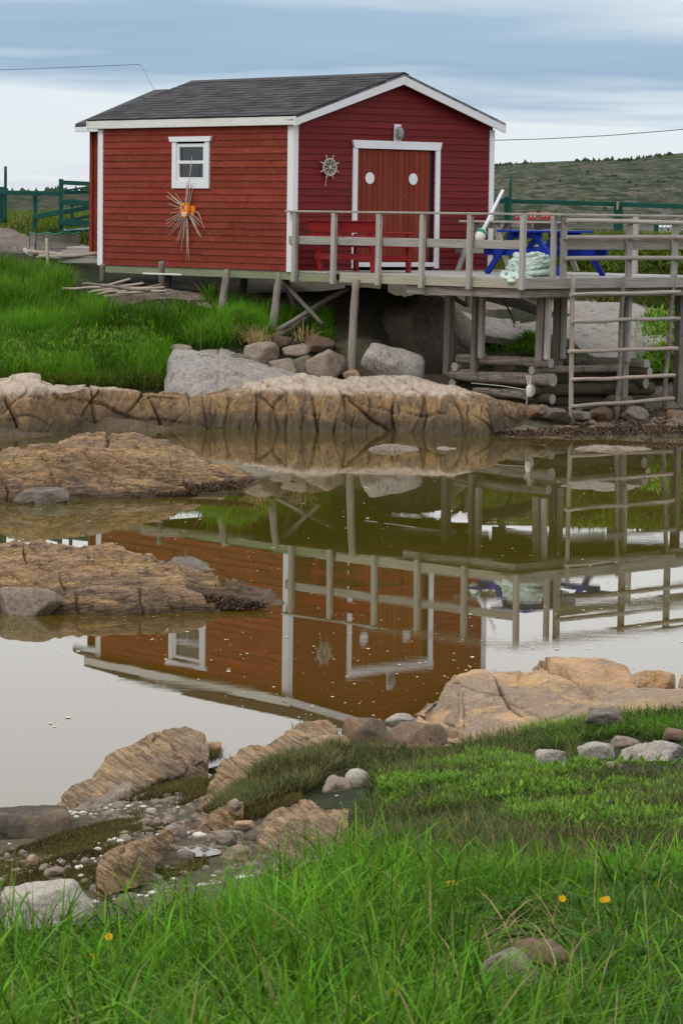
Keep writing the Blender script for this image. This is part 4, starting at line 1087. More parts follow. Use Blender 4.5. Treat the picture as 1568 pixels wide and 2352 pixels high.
M_ROPE = t.fin(t.mix(t.noise(o, 7, 4), (0.47, 0.60, 0.54), (0.62, 0.70, 0.65)), 0.75, t.bump(t.noise(o, 90, 2), 0.4, 0.004))
t = NT('net_twine'); M_NET = t.fin((0.26, 0.25, 0.23), 0.9)
t = NT('wheel_cord_wood'); M_WHEEL = t.fin(t.mix(t.noise(t.tc.outputs['Object'], 20, 3), (0.48, 0.45, 0.40), (0.34, 0.30, 0.26)), 0.8)
# window glass: clear pane with real reflection
t = NT('window_glass')
tr = t.n.new('ShaderNodeBsdfTransparent'); tr.inputs[0].default_value = (0.75, 0.80, 0.78, 1)
gl = t.n.new('ShaderNodeBsdfGlossy'); gl.inputs['Roughness'].default_value = 0.01
fr = t.n.new('ShaderNodeFresnel'); fr.inputs[0].default_value = 1.9
mx = t.n.new('ShaderNodeMixShader'); t.l.new(fr.outputs[0], mx.inputs[0]); t.l.new(tr.outputs[0], mx.inputs[1]); t.l.new(gl.outputs[0], mx.inputs[2])
t.l.new(mx.outputs[0], t.n['Material Output'].inputs[0]); M_GLASS = t.m

# ------------------------------------------------------------------ the red shed
YAW, FZ, WALL, L1, L2 = 0.8644, 2.3605, 2.40, 5.39, 4.4635
CX, CY = -0.8638, 50.4662
A2 = np.array([-math.cos(YAW), math.sin(YAW)]); B2 = np.array([math.sin(YAW), math.cos(YAW)])
AV, BV, ZV = Vector((*A2, 0)), Vector((*B2, 0)), Vector((0, 0, 1))


def W(s, t_, z):
    return Vector((CX + A2[0] * s + B2[0] * t_, CY + A2[1] * s + B2[1] * t_, z))


shed = thing('shed', 'red clapboard fishing shed with white trim on wooden posts', 'shed', W(L1 / 2, L2 / 2, FZ))
ROWS = 21
EXPO = WALL / ROWS
LEFT_R = frame((0, 0, 0), AV).to_3x3(); GAB_R = frame((0, 0, 0), -BV).to_3x3()


def clap(xb0, xb1, xt0, xt1, h, parent, M, mat, name='clapboard'):
    """bevelled siding board: foot edge xb0..xb1, head edge xt0..xt1, thick at the foot, thin at the head"""
    j = lambda: random.uniform(-0.0025, 0.0025)
    hb = -0.014 + j()
    V = [(xb0, 0, hb), (xb1, 0, hb), (xb1, 0.026, hb + j()), (xb0, 0.026, hb + j()), (xt0, 0, h), (xt1, 0, h), (xt1, 0.008, h), (xt0, 0.008, h)]
    me = mesh_np(name, V, [(0, 3, 2, 1), (4, 5, 6, 7), (0, 1, 5, 4), (1, 2, 6, 5), (2, 3, 7, 6), (3, 0, 4, 7)], mat)
    return obj(name, me, parent, M)


WIN_S, WIN_W, WIN_Z0, WIN_Z1 = 2.715, 1.06, 3.70, 4.50      # outer casing of the window
for k in range(ROWS):
    z = FZ + k * EXPO
    M = Matrix.Translation(W(0, 0, z)) @ LEFT_R.to_4x4()
    if z + EXPO > WIN_Z0 + 0.05 and z < WIN_Z1 - 0.05:
        for s0, s1 in ((0.0, WIN_S - WIN_W / 2 + 0.06), (WIN_S + WIN_W / 2 - 0.06, L1)): clap(s0, s1, s0, s1, EXPO, shed, M, M_RED)
    else:
        cut = random.uniform(1.2, 4.2)
        if k % 2: clap(0, L1, 0, L1, EXPO, shed, M, M_RED)
        else:
            clap(0, cut - 0.002, 0, cut - 0.002, EXPO, shed, M, M_RED); clap(cut + 0.002, L1, cut + 0.002, L1, EXPO, shed, M, M_RED)
RZ_E, RZ_R, OVT, OVS = 4.905, 5.674, 0.13, 0.20              # roof surface at eave and ridge, overhangs
SLOPE = (RZ_R - RZ_E) / (L2 / 2 + OVT)


def roof_z(t_):
    return RZ_E + SLOPE * (min(t_, L2 - t_) + OVT)


DT0, DT1, DZ0, DZ1 = 1.365, 3.12, 2.46, 4.40               # door opening


def gable_rows(s_pos, door, parent, t0=0.0, t1=L2, zf=FZ, rz=None, mat=M_RED_SHADE, outward=-1):
    k = 0
    while True:
        z = zf + k * EXPO
        lim = lambda zz: max(0.0, (zz - (RZ_E - 0.06)) / SLOPE - OVT)
        b, tp = lim(z), lim(z + EXPO)
        if L2 - 2 * b < 0.1: break
        tp = min(tp, L2 / 2)
        M = Matrix.Translation(W(s_pos, L2, z)) @ GAB_R.to_4x4()      # local x runs from the far corner to the near one
        if outward > 0:
            M = Matrix.Translation(W(s_pos, 0, z)) @ frame((0, 0, 0), BV)
        if door and z + EXPO > DZ0 and z < DZ1 - 0.03:
            clap(L2 - (DT0 + 0.02), L2 - b, L2 - (DT0 + 0.02), L2 - tp, EXPO, parent, M, mat)
            clap(b, L2 - (DT1 - 0.02), tp, L2 - (DT1 - 0.02), EXPO, parent, M, mat)
        else:
            clap(b, L2 - b, tp, L2 - tp, EXPO, parent, M, mat)
        k += 1


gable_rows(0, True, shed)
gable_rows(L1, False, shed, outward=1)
beam('rear_wall', W(0.05, L2 - 0.04, FZ + WALL / 2), W(L1 - 0.05, L2 - 0.04, FZ + WALL / 2), 0.05, WALL, M_RED, shed)
beam('floor_slab', W(0.06, L2 / 2, FZ - 0.03), W(L1 - 0.06, L2 / 2, FZ - 0.03), L2 - 0.16, 0.05, M_POST, shed)
beam('sill_beam', W(-0.02, 0.05, FZ - 0.085), W(L1 - 0.05, 0.05, FZ - 0.085), 0.10, 0.14, M_SILL, shed)
beam('sill_beam', W(-0.05, 0.12, FZ - 0.085), W(-0.05, L2, FZ - 0.085), 0.10, 0.14, M_SILL, shed)
beam('floor_joist', W(0.2, L2 - 0.1, FZ - 0.15), W(L1, L2 - 0.1, FZ - 0.15), 0.12, 0.16, M_POST, shed)
# corner boards: each corner has one board on either side
CB = 0.115


def corner(s, t_, ds, dt):
    top = FZ + WALL + 0.02
    beam('corner_board', W(s + ds * CB / 2, t_ - dt * 0.018, FZ - 0.03), W(s + ds * CB / 2, t_ - dt * 0.018, top), CB, 0.036, M_TRIM, shed, up=-BV * dt)
    beam('corner_board', W(s - ds * 0.018, t_ + dt * (CB / 2 - 0.036), FZ - 0.03), W(s - ds * 0.018, t_ + dt * (CB / 2 - 0.036), top), CB, 0.036, M_TRIM, shed, up=-AV * ds)


corner(0, 0, 1, 1); corner(L1, 0, -1, 1); corner(0, L2, 1, -1)
# roof
SL = math.hypot(L2 / 2 + OVT, RZ_R - RZ_E)
ca, sa = (L2 / 2 + OVT) / SL, (RZ_R - RZ_E) / SL
up_l = Vector((B2[0] * ca, B2[1] * ca, sa)); up_r = Vector((-B2[0] * ca, -B2[1] * ca, sa))
Rl = L1 + OVS + 0.25
for nm, upv, t_e, st in (('roof_deck', up_l, -OVT, W(L1 + 0.25, -OVT, RZ_E)), ('roof_deck', up_r, L2 + OVT, W(-OVS, L2 + OVT, RZ_E))):
    xd = -AV if upv is up_l else AV
    n_ = xd.cross(upv)
    m = Matrix((xd, upv, n_)).transposed().to_4x4(); m.translation = st
    me = box_me(nm, 0, Rl, 0, SL, -0.05, -0.004, M_SHINGLE)
    obj(nm, me, shed, m)
    if upv is up_l: MROOF = m
NC, NTAB = 15, 19
ex, tw = SL / NC, Rl / NTAB
V = [(0.002, -0.012, 0.010), (tw - 0.002, -0.012, 0.010), (tw - 0.002, ex + 0.02, 0.001), (0.002, ex + 0.02, 0.001), (0.002, -0.012, 0.0), (tw - 0.002, -0.012, 0.0), (tw - 0.002, ex + 0.02, -0.003), (0.002, ex + 0.02, -0.003)]
me_sh = mesh_np('shingle', V, [(0, 1, 2, 3), (4, 7, 6, 5), (0, 4, 5, 1), (1, 5, 6, 2), (2, 6, 7, 3), (3, 7, 4, 0)], M_SHINGLE)
for k in range(NC):
    for j in range(NTAB + k % 2):
        off = (0.5 if k % 2 else 0.0) * tw * 0.6
        x = j * tw - off + random.uniform(-0.004, 0.004)
        if x < -0.02: x = -0.01
        x = min(x, Rl - tw + 0.015)
        obj('shingle', me_sh, shed, MROOF @ Matrix.Translation((x, k * ex + random.uniform(-0.005, 0.005), random.uniform(0, 0.004))) @ Matrix.Rotation(random.uniform(-0.006, 0.006), 4, 'X'))
me = mesh_np('ridge_cap', [(0, -0.13, -0.035), (Rl, -0.13, -0.035), (Rl, 0, 0.012), (0, 0, 0.012), (Rl, 0.13, -0.035), (0, 0.13, -0.035)], [(0, 1, 2, 3), (3, 2, 4, 5)], M_SHINGLE)
obj('ridge_cap', me, shed, frame(W(L1 + 0.25, L2 / 2, RZ_R + 0.006), -AV))
# fascia and rake boards
beam('fascia_board', W(-OVS + 0.03, -OVT + 0.02, RZ_E - 0.085), W(L1 + 0.24, -OVT + 0.02, RZ_E - 0.085), 0.03, 0.135, M_FASCIA, shed)
beam('soffit_board', W(-OVS + 0.05, -OVT / 2 + 0.015, RZ_E - 0.15), W(L1 + 0.2, -OVT / 2 + 0.015, RZ_E - 0.15), OVT + 0.02, 0.02, M_FASCIA, shed)
for sgn in (1, -1):
    t_e = -OVT - 0.01 if sgn > 0 else L2 + OVT + 0.01
    for s_ in (-OVS, L1 + 0.235):
        z_e = RZ_E - 0.022
        V = []
        for so in (0, 0.03):
            for (tt, zz) in ((t_e, z_e), (L2 / 2, RZ_R - 0.022), (L2 / 2, RZ_R - 0.19), (t_e, z_e - 0.155)):
                w_ = W(s_ + so * (1 if s_ < 0 else -1), tt, zz); V.append(tuple(w_))
        me = mesh_np('rake_board', V, [(0, 1, 2, 3), (7, 6, 5, 4), (0, 4, 5, 1), (1, 5, 6, 2), (2, 6, 7, 3), (3, 7, 4, 0)], M_TRIM)
        obj('rake_board', me, shed)
    # soffit under the overhang
    V = [tuple(W(s_, tt, zz)) for s_ in (-OVS + 0.03, 0.0) for (tt, zz) in ((t_e, RZ_E - 0.075), (L2 / 2, RZ_R - 0.06))]
    obj('soffit_board', mesh_np('soffit_board', V, [(0, 1, 3, 2)], M_POST), shed)
# window
win = beam('window', W(WIN_S + WIN_W / 2 - 0.012, -0.028, (WIN_Z0 + WIN_Z1) / 2), W(WIN_S + WIN_W / 2 - 0.012 - 0.12, -0.028, (WIN_Z0 + WIN_Z1) / 2), 0.05, WIN_Z1 - WIN_Z0, M_TRIM, shed)
tag(win, 'white cased window with two sashes')
beam('casing', W(WIN_S - WIN_W / 2 + 0.012, -0.028, (WIN_Z0 + WIN_Z1) / 2), W(WIN_S - WIN_W / 2 + 0.132, -0.028, (WIN_Z0 + WIN_Z1) / 2), 0.05, WIN_Z1 - WIN_Z0, M_TRIM, win)
beam('casing', W(WIN_S - WIN_W / 2 + 0.132, -0.027, WIN_Z0 + 0.065), W(WIN_S + WIN_W / 2 - 0.132, -0.027, WIN_Z0 + 0.065), 0.048, 0.13, M_TRIM, win)
V = []
for y in (-0.005, -0.07):
    V += [tuple(W(WIN_S + sg * w_, y, z)) for sg, w_, z in ((-1, 0.56, WIN_Z1), (1, 0.56, WIN_Z1), (1, 0.60, WIN_Z1 + 0.085), (-1, 0.60, WIN_Z1 + 0.085))]
obj('header', mesh_np('header', V, [(0, 1, 2, 3), (7, 6, 5, 4), (0, 4, 5, 1), (1, 5, 6, 2), (2, 6, 7, 3), (3, 7, 4, 0)], M_TRIM), win)
iw0, iw1 = WIN_S - WIN_W / 2 + 0.13, WIN_S + WIN_W / 2 - 0.13
iz0, iz1 = WIN_Z0 + 0.13, WIN_Z1 - 0.035
izm = (iz0 + iz1) / 2
beam('sash', W(iw0, -0.012, iz1 - 0.03), W(iw1, -0.012, iz1 - 0.03), 0.04, 0.06, M_TRIM, win)
beam('sash', W(iw0, -0.016, izm), W(iw1, -0.016, izm), 0.04, 0.055, M_TRIM, win)
beam('sash', W(iw0, -0.012, iz0 + 0.03), W(iw1, -0.012, iz0 + 0.03), 0.04, 0.06, M_TRIM, win)
for sx_ in (iw0 + 0.033, iw1 - 0.033): beam('sash', W(sx_, -0.013, iz0), W(sx_, -0.013, iz1), 0.066, 0.04, M_TRIM, win, up=BV)
for z0_, z1_ in ((iz0 + 0.06, izm - 0.027), (izm + 0.027, iz1 - 0.06)):
    beam('pane', W(iw0 + 0.066, 0.004, (z0_ + z1_) / 2), W(iw1 - 0.066, 0.004, (z0_ + z1_) / 2), 0.006, z1_ - z0_, M_GLASS, win, bev=0)
beam('inner_sash', W(iw0 + 0.09, 0.05, izm + 0.17), W(iw1 - 0.07, 0.05, izm + 0.17), 0.02, 0.03, M_TRIM, win)
beam('inner_sash', W(iw0 + 0.09, 0.05, izm - 0.085), W(iw1 - 0.07, 0.05, izm - 0.085), 0.02, 0.03, M_TRIM, win)
beam('dark_backing', W(iw0 - 0.2, 0.7, 3.3), W(iw1 + 0.2, 0.7, 3.3), 0.02, 2.0, M_DARK, win)  # added dark sheet in place of the room's unlit depth
# doors
door = beam('door', W(0.045, DT0 - 0.03, (DZ0 + DZ1) / 2), W(0.045, DT1 + 0.03, (DZ0 + DZ1) / 2), 0.03, DZ1 - DZ0 + 0.06, M_DARK, shed)
tag(door, 'red double plank door with two white oval discs')
NPL = 14
pw = (DT1 - DT0 - 0.10) / NPL
for k in range(NPL):
    t0 = DT0 + 0.005 + k * pw
    dz = 0.0 if k < 7 else -0.008
    beam('door_plank', W(0.012 + random.uniform(-0.004, 0.004) + (0.006 if k >= 7 else 0), t0 + pw / 2, DZ0 + 0.02), W(0.012 + random.uniform(-0.004, 0.004), t0 + pw / 2, DZ1 - 0.01 + dz), pw - 0.006, 0.026, M_DOOR, door, up=-AV)
for t_ in (1.66, 2.635):
    n = 28
    ang = np.linspace(0, 2 * math.pi, n, endpoint=False)
    V = [tuple(W(y, t_ + 0.098 * math.cos(a), 3.905 + 0.098 * math.sin(a))) for y in (-0.012, -0.004) for a in ang]
    Fl = [tuple(range(n)), tuple(range(2 * n - 1, n - 1, -1))] + [(i, i + n, (i + 1) % n + n, (i + 1) % n) for i in range(n)]
    obj('disc', mesh_np('disc', V, Fl, M_TRIM), door)
beam('door_casing', W(-0.03, DT0 - 0.052, DZ0 - 0.07), W(-0.03, DT0 - 0.052, DZ1), 0.105, 0.036, M_TRIM, door, up=-AV)
beam('door_casing', W(-0.03, DT1 + 0.052, DZ0 - 0.07), W(-0.03, DT1 + 0.052, DZ1), 0.105, 0.036, M_TRIM, door, up=-AV)
V = []
for y in (-0.005, -0.06):
    V += [tuple(W(y, t_, z)) for t_, z in ((1.275, DZ1), (3.21, DZ1), (3.245, DZ1 + 0.135), (1.24, DZ1 + 0.135))]
obj('door_header', mesh_np('door_header', V, [(0, 1, 2, 3), (7, 6, 5, 4), (0, 4, 5, 1), (1, 5, 6, 2), (2, 6, 7, 3), (3, 7, 4, 0)], M_TRIM), door)
beam('threshold', W(-0.035, DT0, DZ0 - 0.005), W(-0.035, DT1, DZ0 - 0.005), 0.03, 0.075, M_TRIM, door)
# posts that carry the shed
def PV(px, py, d): return Vector(PX(px, py, d))
for (a, b, r0, r1) in (((372, 600, 52.55), (372, 672, 52.6), .055, .05), ((523, 620, 51.55), (508, 722, 51.4), .06, .075), ((642, 628, 50.75), (623, 778, 50.4), .062, .075),
                       ((236, 608, 53.95), (236, 648, 54.0), .05, .05), ((384, 620, 54.2), (386, 668, 54.2), .07, .07), ((655, 640, 52.2), (694, 752, 51.6), .05, .055), ((882, 648, 53.5), (882, 712, 53.6), .06, .06),
                       ((800, 655, 53.8), (790, 720, 53.8), .06, .06), ((1076, 660, 54.6), (1073, 705, 54.6), .07, .07), ((560, 640, 54.0), (556, 710, 54.0), .07, .07)):
    pole('support_post', PV(*a), PV(*b), r0, r1, M_POST, shed, wob=0.12)
beam('sill_plank', PV(330, 628, 52.6), PV(418, 631, 52.1), 0.06, 0.03, M_FASCIA, shed)

# lean-to behind
rear = thing('rear_shed', 'lower dark red shed peeking out behind the main shed', 'shed', W(6.1, 2.4, 2.7))
E0, E1, T0, T1, ZB, ZE, ZR = 5.75, 6.75, 0.80, 4.0, 2.55, 4.80, 5.50
V = [tuple(W(s, t_, z)) for s in (E0, E1) for (t_, z) in ((T0, ZB), (T1, ZB), (T1, ZE), ((T0 + T1) / 2, ZR - 0.05), (T0, ZE))]
obj('wall', mesh_np('wall', V, [(0, 1, 2, 3, 4), (9, 8, 7, 6, 5), (0, 4, 9, 5), (1, 6, 7, 2), (0, 5, 6, 1)], M_RED), rear)
for sg in (1, -1):
    te = T0 - 0.2 if sg > 0 else T1 + 0.2
    tm = (T0 + T1) / 2
    V = [tuple(W(s, t_, z)) for z_ in (0, 0.06) for s in (E0, E1 + 0.25) for (t_, z) in ((te, ZE + 0.02 + z_), (tm, ZR + z_))]
    obj('roof', mesh_np('roof', V, [(0, 1, 3, 2), (4, 6, 7, 5), (0, 2, 6, 4), (1, 5, 7, 3), (0, 4, 5, 1), (2, 3, 7, 6)], M_SHINGLE), rear)
beam('fascia_board', W(E0, T0 - 0.2, ZE - 0.03), W(E1 + 0.25, T0 - 0.2, ZE - 0.03), 0.03, 0.09, M_TRIM, rear)
for (a, b) in (((W(E1 + .262, T0 - .2, ZE - .0)), W(E1 + .262, (T0 + T1) / 2, ZR - .02)),): beam('rake_board', a, b, 0.024, 0.10, M_TRIM, rear)
beam('corner_board', W(E1, T0 - 0.016, ZB), W(E1, T0 - 0.016, ZE), 0.09, 0.03, M_RED, rear, up=-BV)
beam('vent', W(E1 + 0.1, 1.95, 5.34), W(E1 + 0.1, 2.2, 5.34), 0.2, 0.14, M_SHINGLE, rear)

# ------------------------------------------------------------------ things on the shed walls
wl_ = thing('wall_lamp', 'caged bulkhead lamp on a white board above the double door', 'lamp', W(-0.02, 2.2, 4.55))
beam('backboard', W(-0.04, 2.235, DZ1 + 0.136), W(-0.04, 2.235, DZ1 + 0.42), 0.15, 0.03, M_TRIM, wl_, up=-AV)
def capsule(r, h, depth, name, mat, parent, t_, z, so, wire=0.0):
    n = 24; pts = []
    for i in range(n):
        a = 2 * math.pi * i / n
        pts.append((r * math.cos(a), r * math.sin(a) + (h / 2 - r) * (1 if math.sin(a) >= 0 else -1)))
    if wire:
        P = np.array([tuple(W(so, t_ + p[0], z + p[1])) for p in pts] + [tuple(W(so, t_ + pts[0][0], z + pts[0][1]))])
        V, Fl = tube_arrays(P, wire, 6, cap=False); return obj(name, mesh_np(name, V, Fl, mat, True), parent)
    V = []
    for k, (sc, y) in enumerate(((1, 0.0), (1, 0.35), (0.85, 0.8), (0.45, 1.0))):
        V += [tuple(W(so - depth * y, t_ + p[0] * sc, z + p[1] * sc)) for p in pts]
    Fl = [(k * n + i, k * n + (i + 1) % n, (k + 1) * n + (i + 1) % n, (k + 1) * n + i) for k in range(3) for i in range(n)] + [tuple(range(3 * n, 4 * n))]
    return obj(name, mesh_np(name, V, Fl, mat, True), parent)
LZ = DZ1 + 0.27
capsule(0.075, 0.225, 0.025, 'base', M_METAL, wl_, 2.245, LZ, -0.055)
capsule(0.055, 0.185, 0.075, 'glass', M_LAMPG, wl_, 2.245, LZ, -0.075)
capsule(0.068, 0.215, 0, 'cage', M_METAL, wl_, 2.245, LZ, -0.09, wire=0.006)
for dz in (-0.05, 0.0, 0.05):
    P = np.array([tuple(W(-0.08 - 0.085 * math.sin(math.pi * k / 8), 2.245 - 0.068 * math.cos(math.pi * k / 8), LZ + dz)) for k in range(9)])
    V, Fl = tube_arrays(P, 0.005, 5); obj('cage_bar', mesh_np('cage_bar', V, Fl, M_METAL, True), wl_)
P = np.array([tuple(W(-0.08 - 0.09 * math.sin(math.pi * k / 8), 2.245, LZ - 0.105 * math.cos(math.pi * k / 8))) for k in range(9)])
V, Fl = tube_arrays(P, 0.005, 5); obj('cage_bar', mesh_np('cage_bar', V, Fl, M_METAL, True), wl_)

sw = thing('ship_wheel', 'small weathered ship wheel hung on the red gable wall', 'ship wheel', W(-0.03, 0.73, 4.02))
wt, wz = 0.735, 4.07
for rr, tr_ in ((0.135, 0.020), (0.095, 0.008)):
    P = np.array([tuple(W(-0.055, wt + rr * math.cos(a), wz + rr * math.sin(a))) for a in np.linspace(0, 2 * math.pi, 29)])
    V, Fl = tube_arrays(P, tr_, 8, cap=False); obj('rim', mesh_np('rim', V, Fl, M_WHEEL, True), sw)
for k in range(8):
    a = math.pi / 8 + k * math.pi / 4
    f = lambda r: W(-0.055, wt + r * math.cos(a), wz + r * math.sin(a))
    pole('spoke', f(0.03), f(0.215), 0.011, 0.014, M_WHEEL, sw, seg=5, n=6, wob=0)
P = np.array([tuple(W(-0.05 - 0.03 * k, wt, wz)) for k in range(2)]); V, Fl = tube_arrays(P, 0.035, 10); obj('hub', mesh_np('hub', V, Fl, M_WHEEL), sw)
P = np.array([tuple(W(-0.04, wt - 0.05 - 0.03 * k / 6, wz - 0.13 - 0.2 * k / 6)) for k in range(7)]); V, Fl = tube_arrays(P, 0.007, 6); obj('cord', mesh_np('cord', V, Fl, M_WHEEL, True), sw)

sb = thing('stick_sunburst', 'sunburst of bare sticks round an orange float below the window', 'wall decoration', W(2.72, -0.05, 3.2))
SBS, SBZ = 2.76, 3.335
D2 = lambda x, y: (SBS - x / 81.0, SBZ - y / 134.0)      # offsets measured on the wall in survey-grid units
_tips = [(-47, -41, 1), (-48, -32, 1), (-35, -33, 0), (-29, -37, 0), (-45, -14, 1), (-22, -8, 0), (-42, 9, 1), (-30, -2, 0), (-46, 26, 0), (-50, 33, 1), (-45, 43, 0), (-42, 62, 1), (-35, 53, 0), (-22, 45, 0), (-24, 82, 1), (-22, 76, 0), (-14, 96, 1), (-10, 83, 0),
         (-3, 112, 1), (-8, 70, 0), (7, 118, 1), (2, 80, 0), (34, 63, 1), (31, 60, 0), (30, 29, 0), (27, 35, 1), (24, 42, 0), (38, 47, 2), (33, 30, 0), (17, -105, 3), (13, -121, 3), (9, -60, 0), (3, -58, 0), (5, -52, 0), (-1, -55, 0), (0, -65, 0), (11, -50, 0)]
for i, (x, y, kd) in enumerate(_tips):
    n = 8; tt = np.linspace(0, 1, n)
    kx = x * 0.12; ky = y * 0.12
    xs_ = kx + (x - kx) * tt + 2.4 * perlin(np.stack([tt * 2.5, tt * 0 + i * 1.7, tt * 0], -1)) * (tt < .98)
    ys_ = ky + (y - ky) * tt + 2.8 * perlin(np.stack([tt * 2.5, tt * 0 + i * 1.7 + 50, tt * 0], -1)) * (tt < .98)
    if kd == 2: xs_ = np.interp(tt, [0, .4, .5, 1], [4, 20, 25, x]); ys_ = np.interp(tt, [0, .4, .5, 1], [2, 4, 7, y])
    P = np.array([tuple(W(*((D2(a, b)[0], -0.05 - 0.02 * (i % 3) - (0.05 if kd == 3 else 0), D2(a, b)[1])))) for a, b in zip(xs_, ys_)])
    V, Fl = tube_arrays(P, np.linspace(0.0085, 0.0042, n), 6)
    obj('stick', mesh_np('stick', V, Fl, M_TWIG, True), sb)
n = 28; ang = np.linspace(0, 2 * math.pi, n, endpoint=False)
def oval(name, rx, rz, s0, z0_, y0, y1, mat, parent):
    V = [tuple(W(s0 + rx * math.cos(a), y, z0_ + rz * math.sin(a))) for y in (y0, y1) for a in ang]
    return obj(name, mesh_np(name, V, [tuple(range(n)), tuple(range(2 * n - 1, n - 1, -1))] + [(i, i + n, (i + 1) % n + n, (i + 1) % n) for i in range(n)], mat), parent)
fl = oval('float', 0.112, 0.128, SBS, SBZ, -0.085, -0.135, M_ORANGE, sb)
oval('float_back', 0.06, 0.085, SBS - 0.13, SBZ - 0.01, -0.03, -0.07, M_ORANGE, sb)
for (x, z, w_, h_, mt) in ((0.0, -0.055, 0.13, 0.034, M_PLASTIC), (0.0, -0.092, 0.10, 0.022, M_PLASTIC), (0.02, 0.045, 0.07, 0.05, M_MARK), (-0.04, 0.04, 0.03, 0.05, M_PLASTIC)):
    beam('printed_mark', W(SBS + x - w_ / 2, -0.1375, SBZ + z), W(SBS + x + w_ / 2, -0.1375, SBZ + z), 0.003, h_, mt, fl, bev=0)

# ------------------------------------------------------------------ the deck
D0 = np.array([2.71, 46.84]); C0 = np.array([CX, CY])
DU = C0 - D0; DL = np.linalg.norm(DU); DU = DU / DL
DVv = np.array([0.737, 0.676]); DVL = 4.9
DZ = 2.36


def DK(u, v, z):
    """on the deck: u from the outer corner towards the shed, v along the outer edge"""
    p = D0 + DU * u + DVv * v
    return Vector((p[0], p[1], z))


deck = thing('deck', 'weathered grey wooden deck with railings on tall posts', 'deck', DK(DL / 2, DVL / 2, DZ - 0.1))
NP_ = 36
for k in range(NP_):
    u = (k + 0.5) * DL / NP_
    beam('deck_plank', DK(u, -0.02, DZ - 0.018), DK(u, DVL, DZ - 0.018), DL / NP_ - 0.008, 0.034, M_DECKW, deck)
ug = 4.06
beam('rim_board', DK(DL - 0.02, -0.045, DZ - 0.105), DK(ug, -0.045, DZ - 0.105), 0.045, 0.135, M_SILL, deck)
beam('rim_board', DK(ug - 0.16, -0.055, DZ - 0.085), DK(-0.05, -0.055, DZ - 0.085), 0.045, 0.155, M_RIM, deck)
beam('rim_board', DK(-0.05, -0.05, DZ - 0.085), DK(-0.05, DVL, DZ - 0.085), 0.045, 0.165, M_RAIL, deck)
beam('joist', DK(2.45, 0.02, DZ - 0.24), DK(0.02, 0.02, DZ - 0.24), 0.06, 0.14, M_POST, deck)
beam('joist', DK(0.04, 0.05, DZ - 0.235), DK(0.04, DVL - 0.05, DZ - 0.235), 0.06, 0.14, M_POST, deck)
for v in (1.6, 3.2, 4.7): beam('joist', DK(DL - 0.1, v, DZ - 0.12), DK(0.06, v, DZ - 0.12), 0.05, 0.16, M_POST, deck)
beam('joist', DK(2.5, 0.1, DZ - 0.24), DK(2.5, DVL - 0.1, DZ - 0.24), 0.06, 0.14, M_POST, deck)
RT = 3.335


def u_at(px, y=560):
    best = min(np.linspace(-0.2, DL, 600), key=lambda u: abs(project(np.array(DK(u, -0.08, 2.8)))[0] - px)); return float(best)


def v_at(px):
    return float(min(np.linspace(-0.2, 6, 600), key=lambda v: abs(project(np.array(DK(0, v, 2.8)))[0] - px)))


side = Vector((DVv[0], DVv[1], 0)); along = Vector((DU[0], DU[1], 0))
for px in (680, 769, 872, 972, 1081, 1202):
    u = u_at(px)
    beam('rail_post', DK(u, -0.115, DZ - 0.19 + random.uniform(-.02, .02)), DK(u - 0.015, -0.115, RT - 0.018), 0.092, 0.07, M_RAIL, deck, up=side)
beam('top_rail', DK(DL + 0.03, -0.10, RT), DK(-0.12, -0.10, RT), 0.12, 0.034, M_RAIL, deck)
beam('mid_rail', DK(DL + 0.02, -0.055, 2.865), DK(-0.05, -0.055, 2.865), 0.032, 0.135, M_RAIL, deck)
beam('top_rail', DK(-0.03, -0.03, RT + 0.001), DK(-0.03, DVL, RT + 0.001), 0.11, 0.032, M_RAIL, deck)
vs = [v_at(1291), v_at(1441), v_at(1546)]
beam('rail_post', DK(0.06, vs[0] - 0.14, DZ), DK(0.06, vs[0] - 0.14, RT - 0.03), 0.06, 0.09, M_RAIL, deck, up=along)
for v in vs + [DVL - 0.08]:
    beam('rail_post', DK(-0.02, v, DZ - 0.015), DK(-0.02, v, RT - 0.018), 0.115, 0.06, M_RAIL, deck, up=along)
beam('mid_rail', DK(0.03, vs[0], 2.875), DK(0.03, DVL, 2.875), 0.032, 0.16, M_RAIL, deck)
for z_, dz in ((3.245, -0.01), (2.985, 0.02), (2.66, 0.015)):
    pole('rail_pole', DK(-0.095, vs[0] - 0.03, z_), DK(-0.095, DVL + 0.1, z_ + dz), 0.036, 0.040, M_DRIFT, deck, seg=14, wob=0.18)
# far side
for u in (0.6, 2.0, 3.6):
    beam('rail_post', DK(u, DVL - 0.04, DZ), DK(u, DVL - 0.04, RT - 0.02), 0.09, 0.06, M_RAIL, deck, up=side)
# posts under the deck (foot positions measured)
for (px, y0, y1, d, wd, lean) in ((1031, 668, 886, 49.7, 0.125, -2), (1092, 668, 850, 48.9, 0.10, -2), (1106, 668, 822, 48.75, 0.085, -1), (1244, 668, 828, 47.6, 0.13, -2), (1259, 668, 826, 47.5, 0.08, -2),
                                  (1283, 674, 850, 49.0, 0.13, -2), (1296, 674, 824, 48.9, 0.075, -2), (1434, 668, 965, 48.9, 0.12, -3), (1443, 668, 832, 48.8, 0.075, -2), (1560, 665, 940, 50.2, 0.12, -3)):
    beam('support_post', PV(px + (2 if y0 < 670 else 0), y0 - 14, d), PV(px + lean * 2, y1, d), wd, wd, M_POST if wd > 0.09 else M_RAIL, deck, up=side)
pole('support_post', PV(818, 642, 49.25), PV(805, 868, 49.0), 0.062, 0.07, M_POST, deck, wob=0.1)

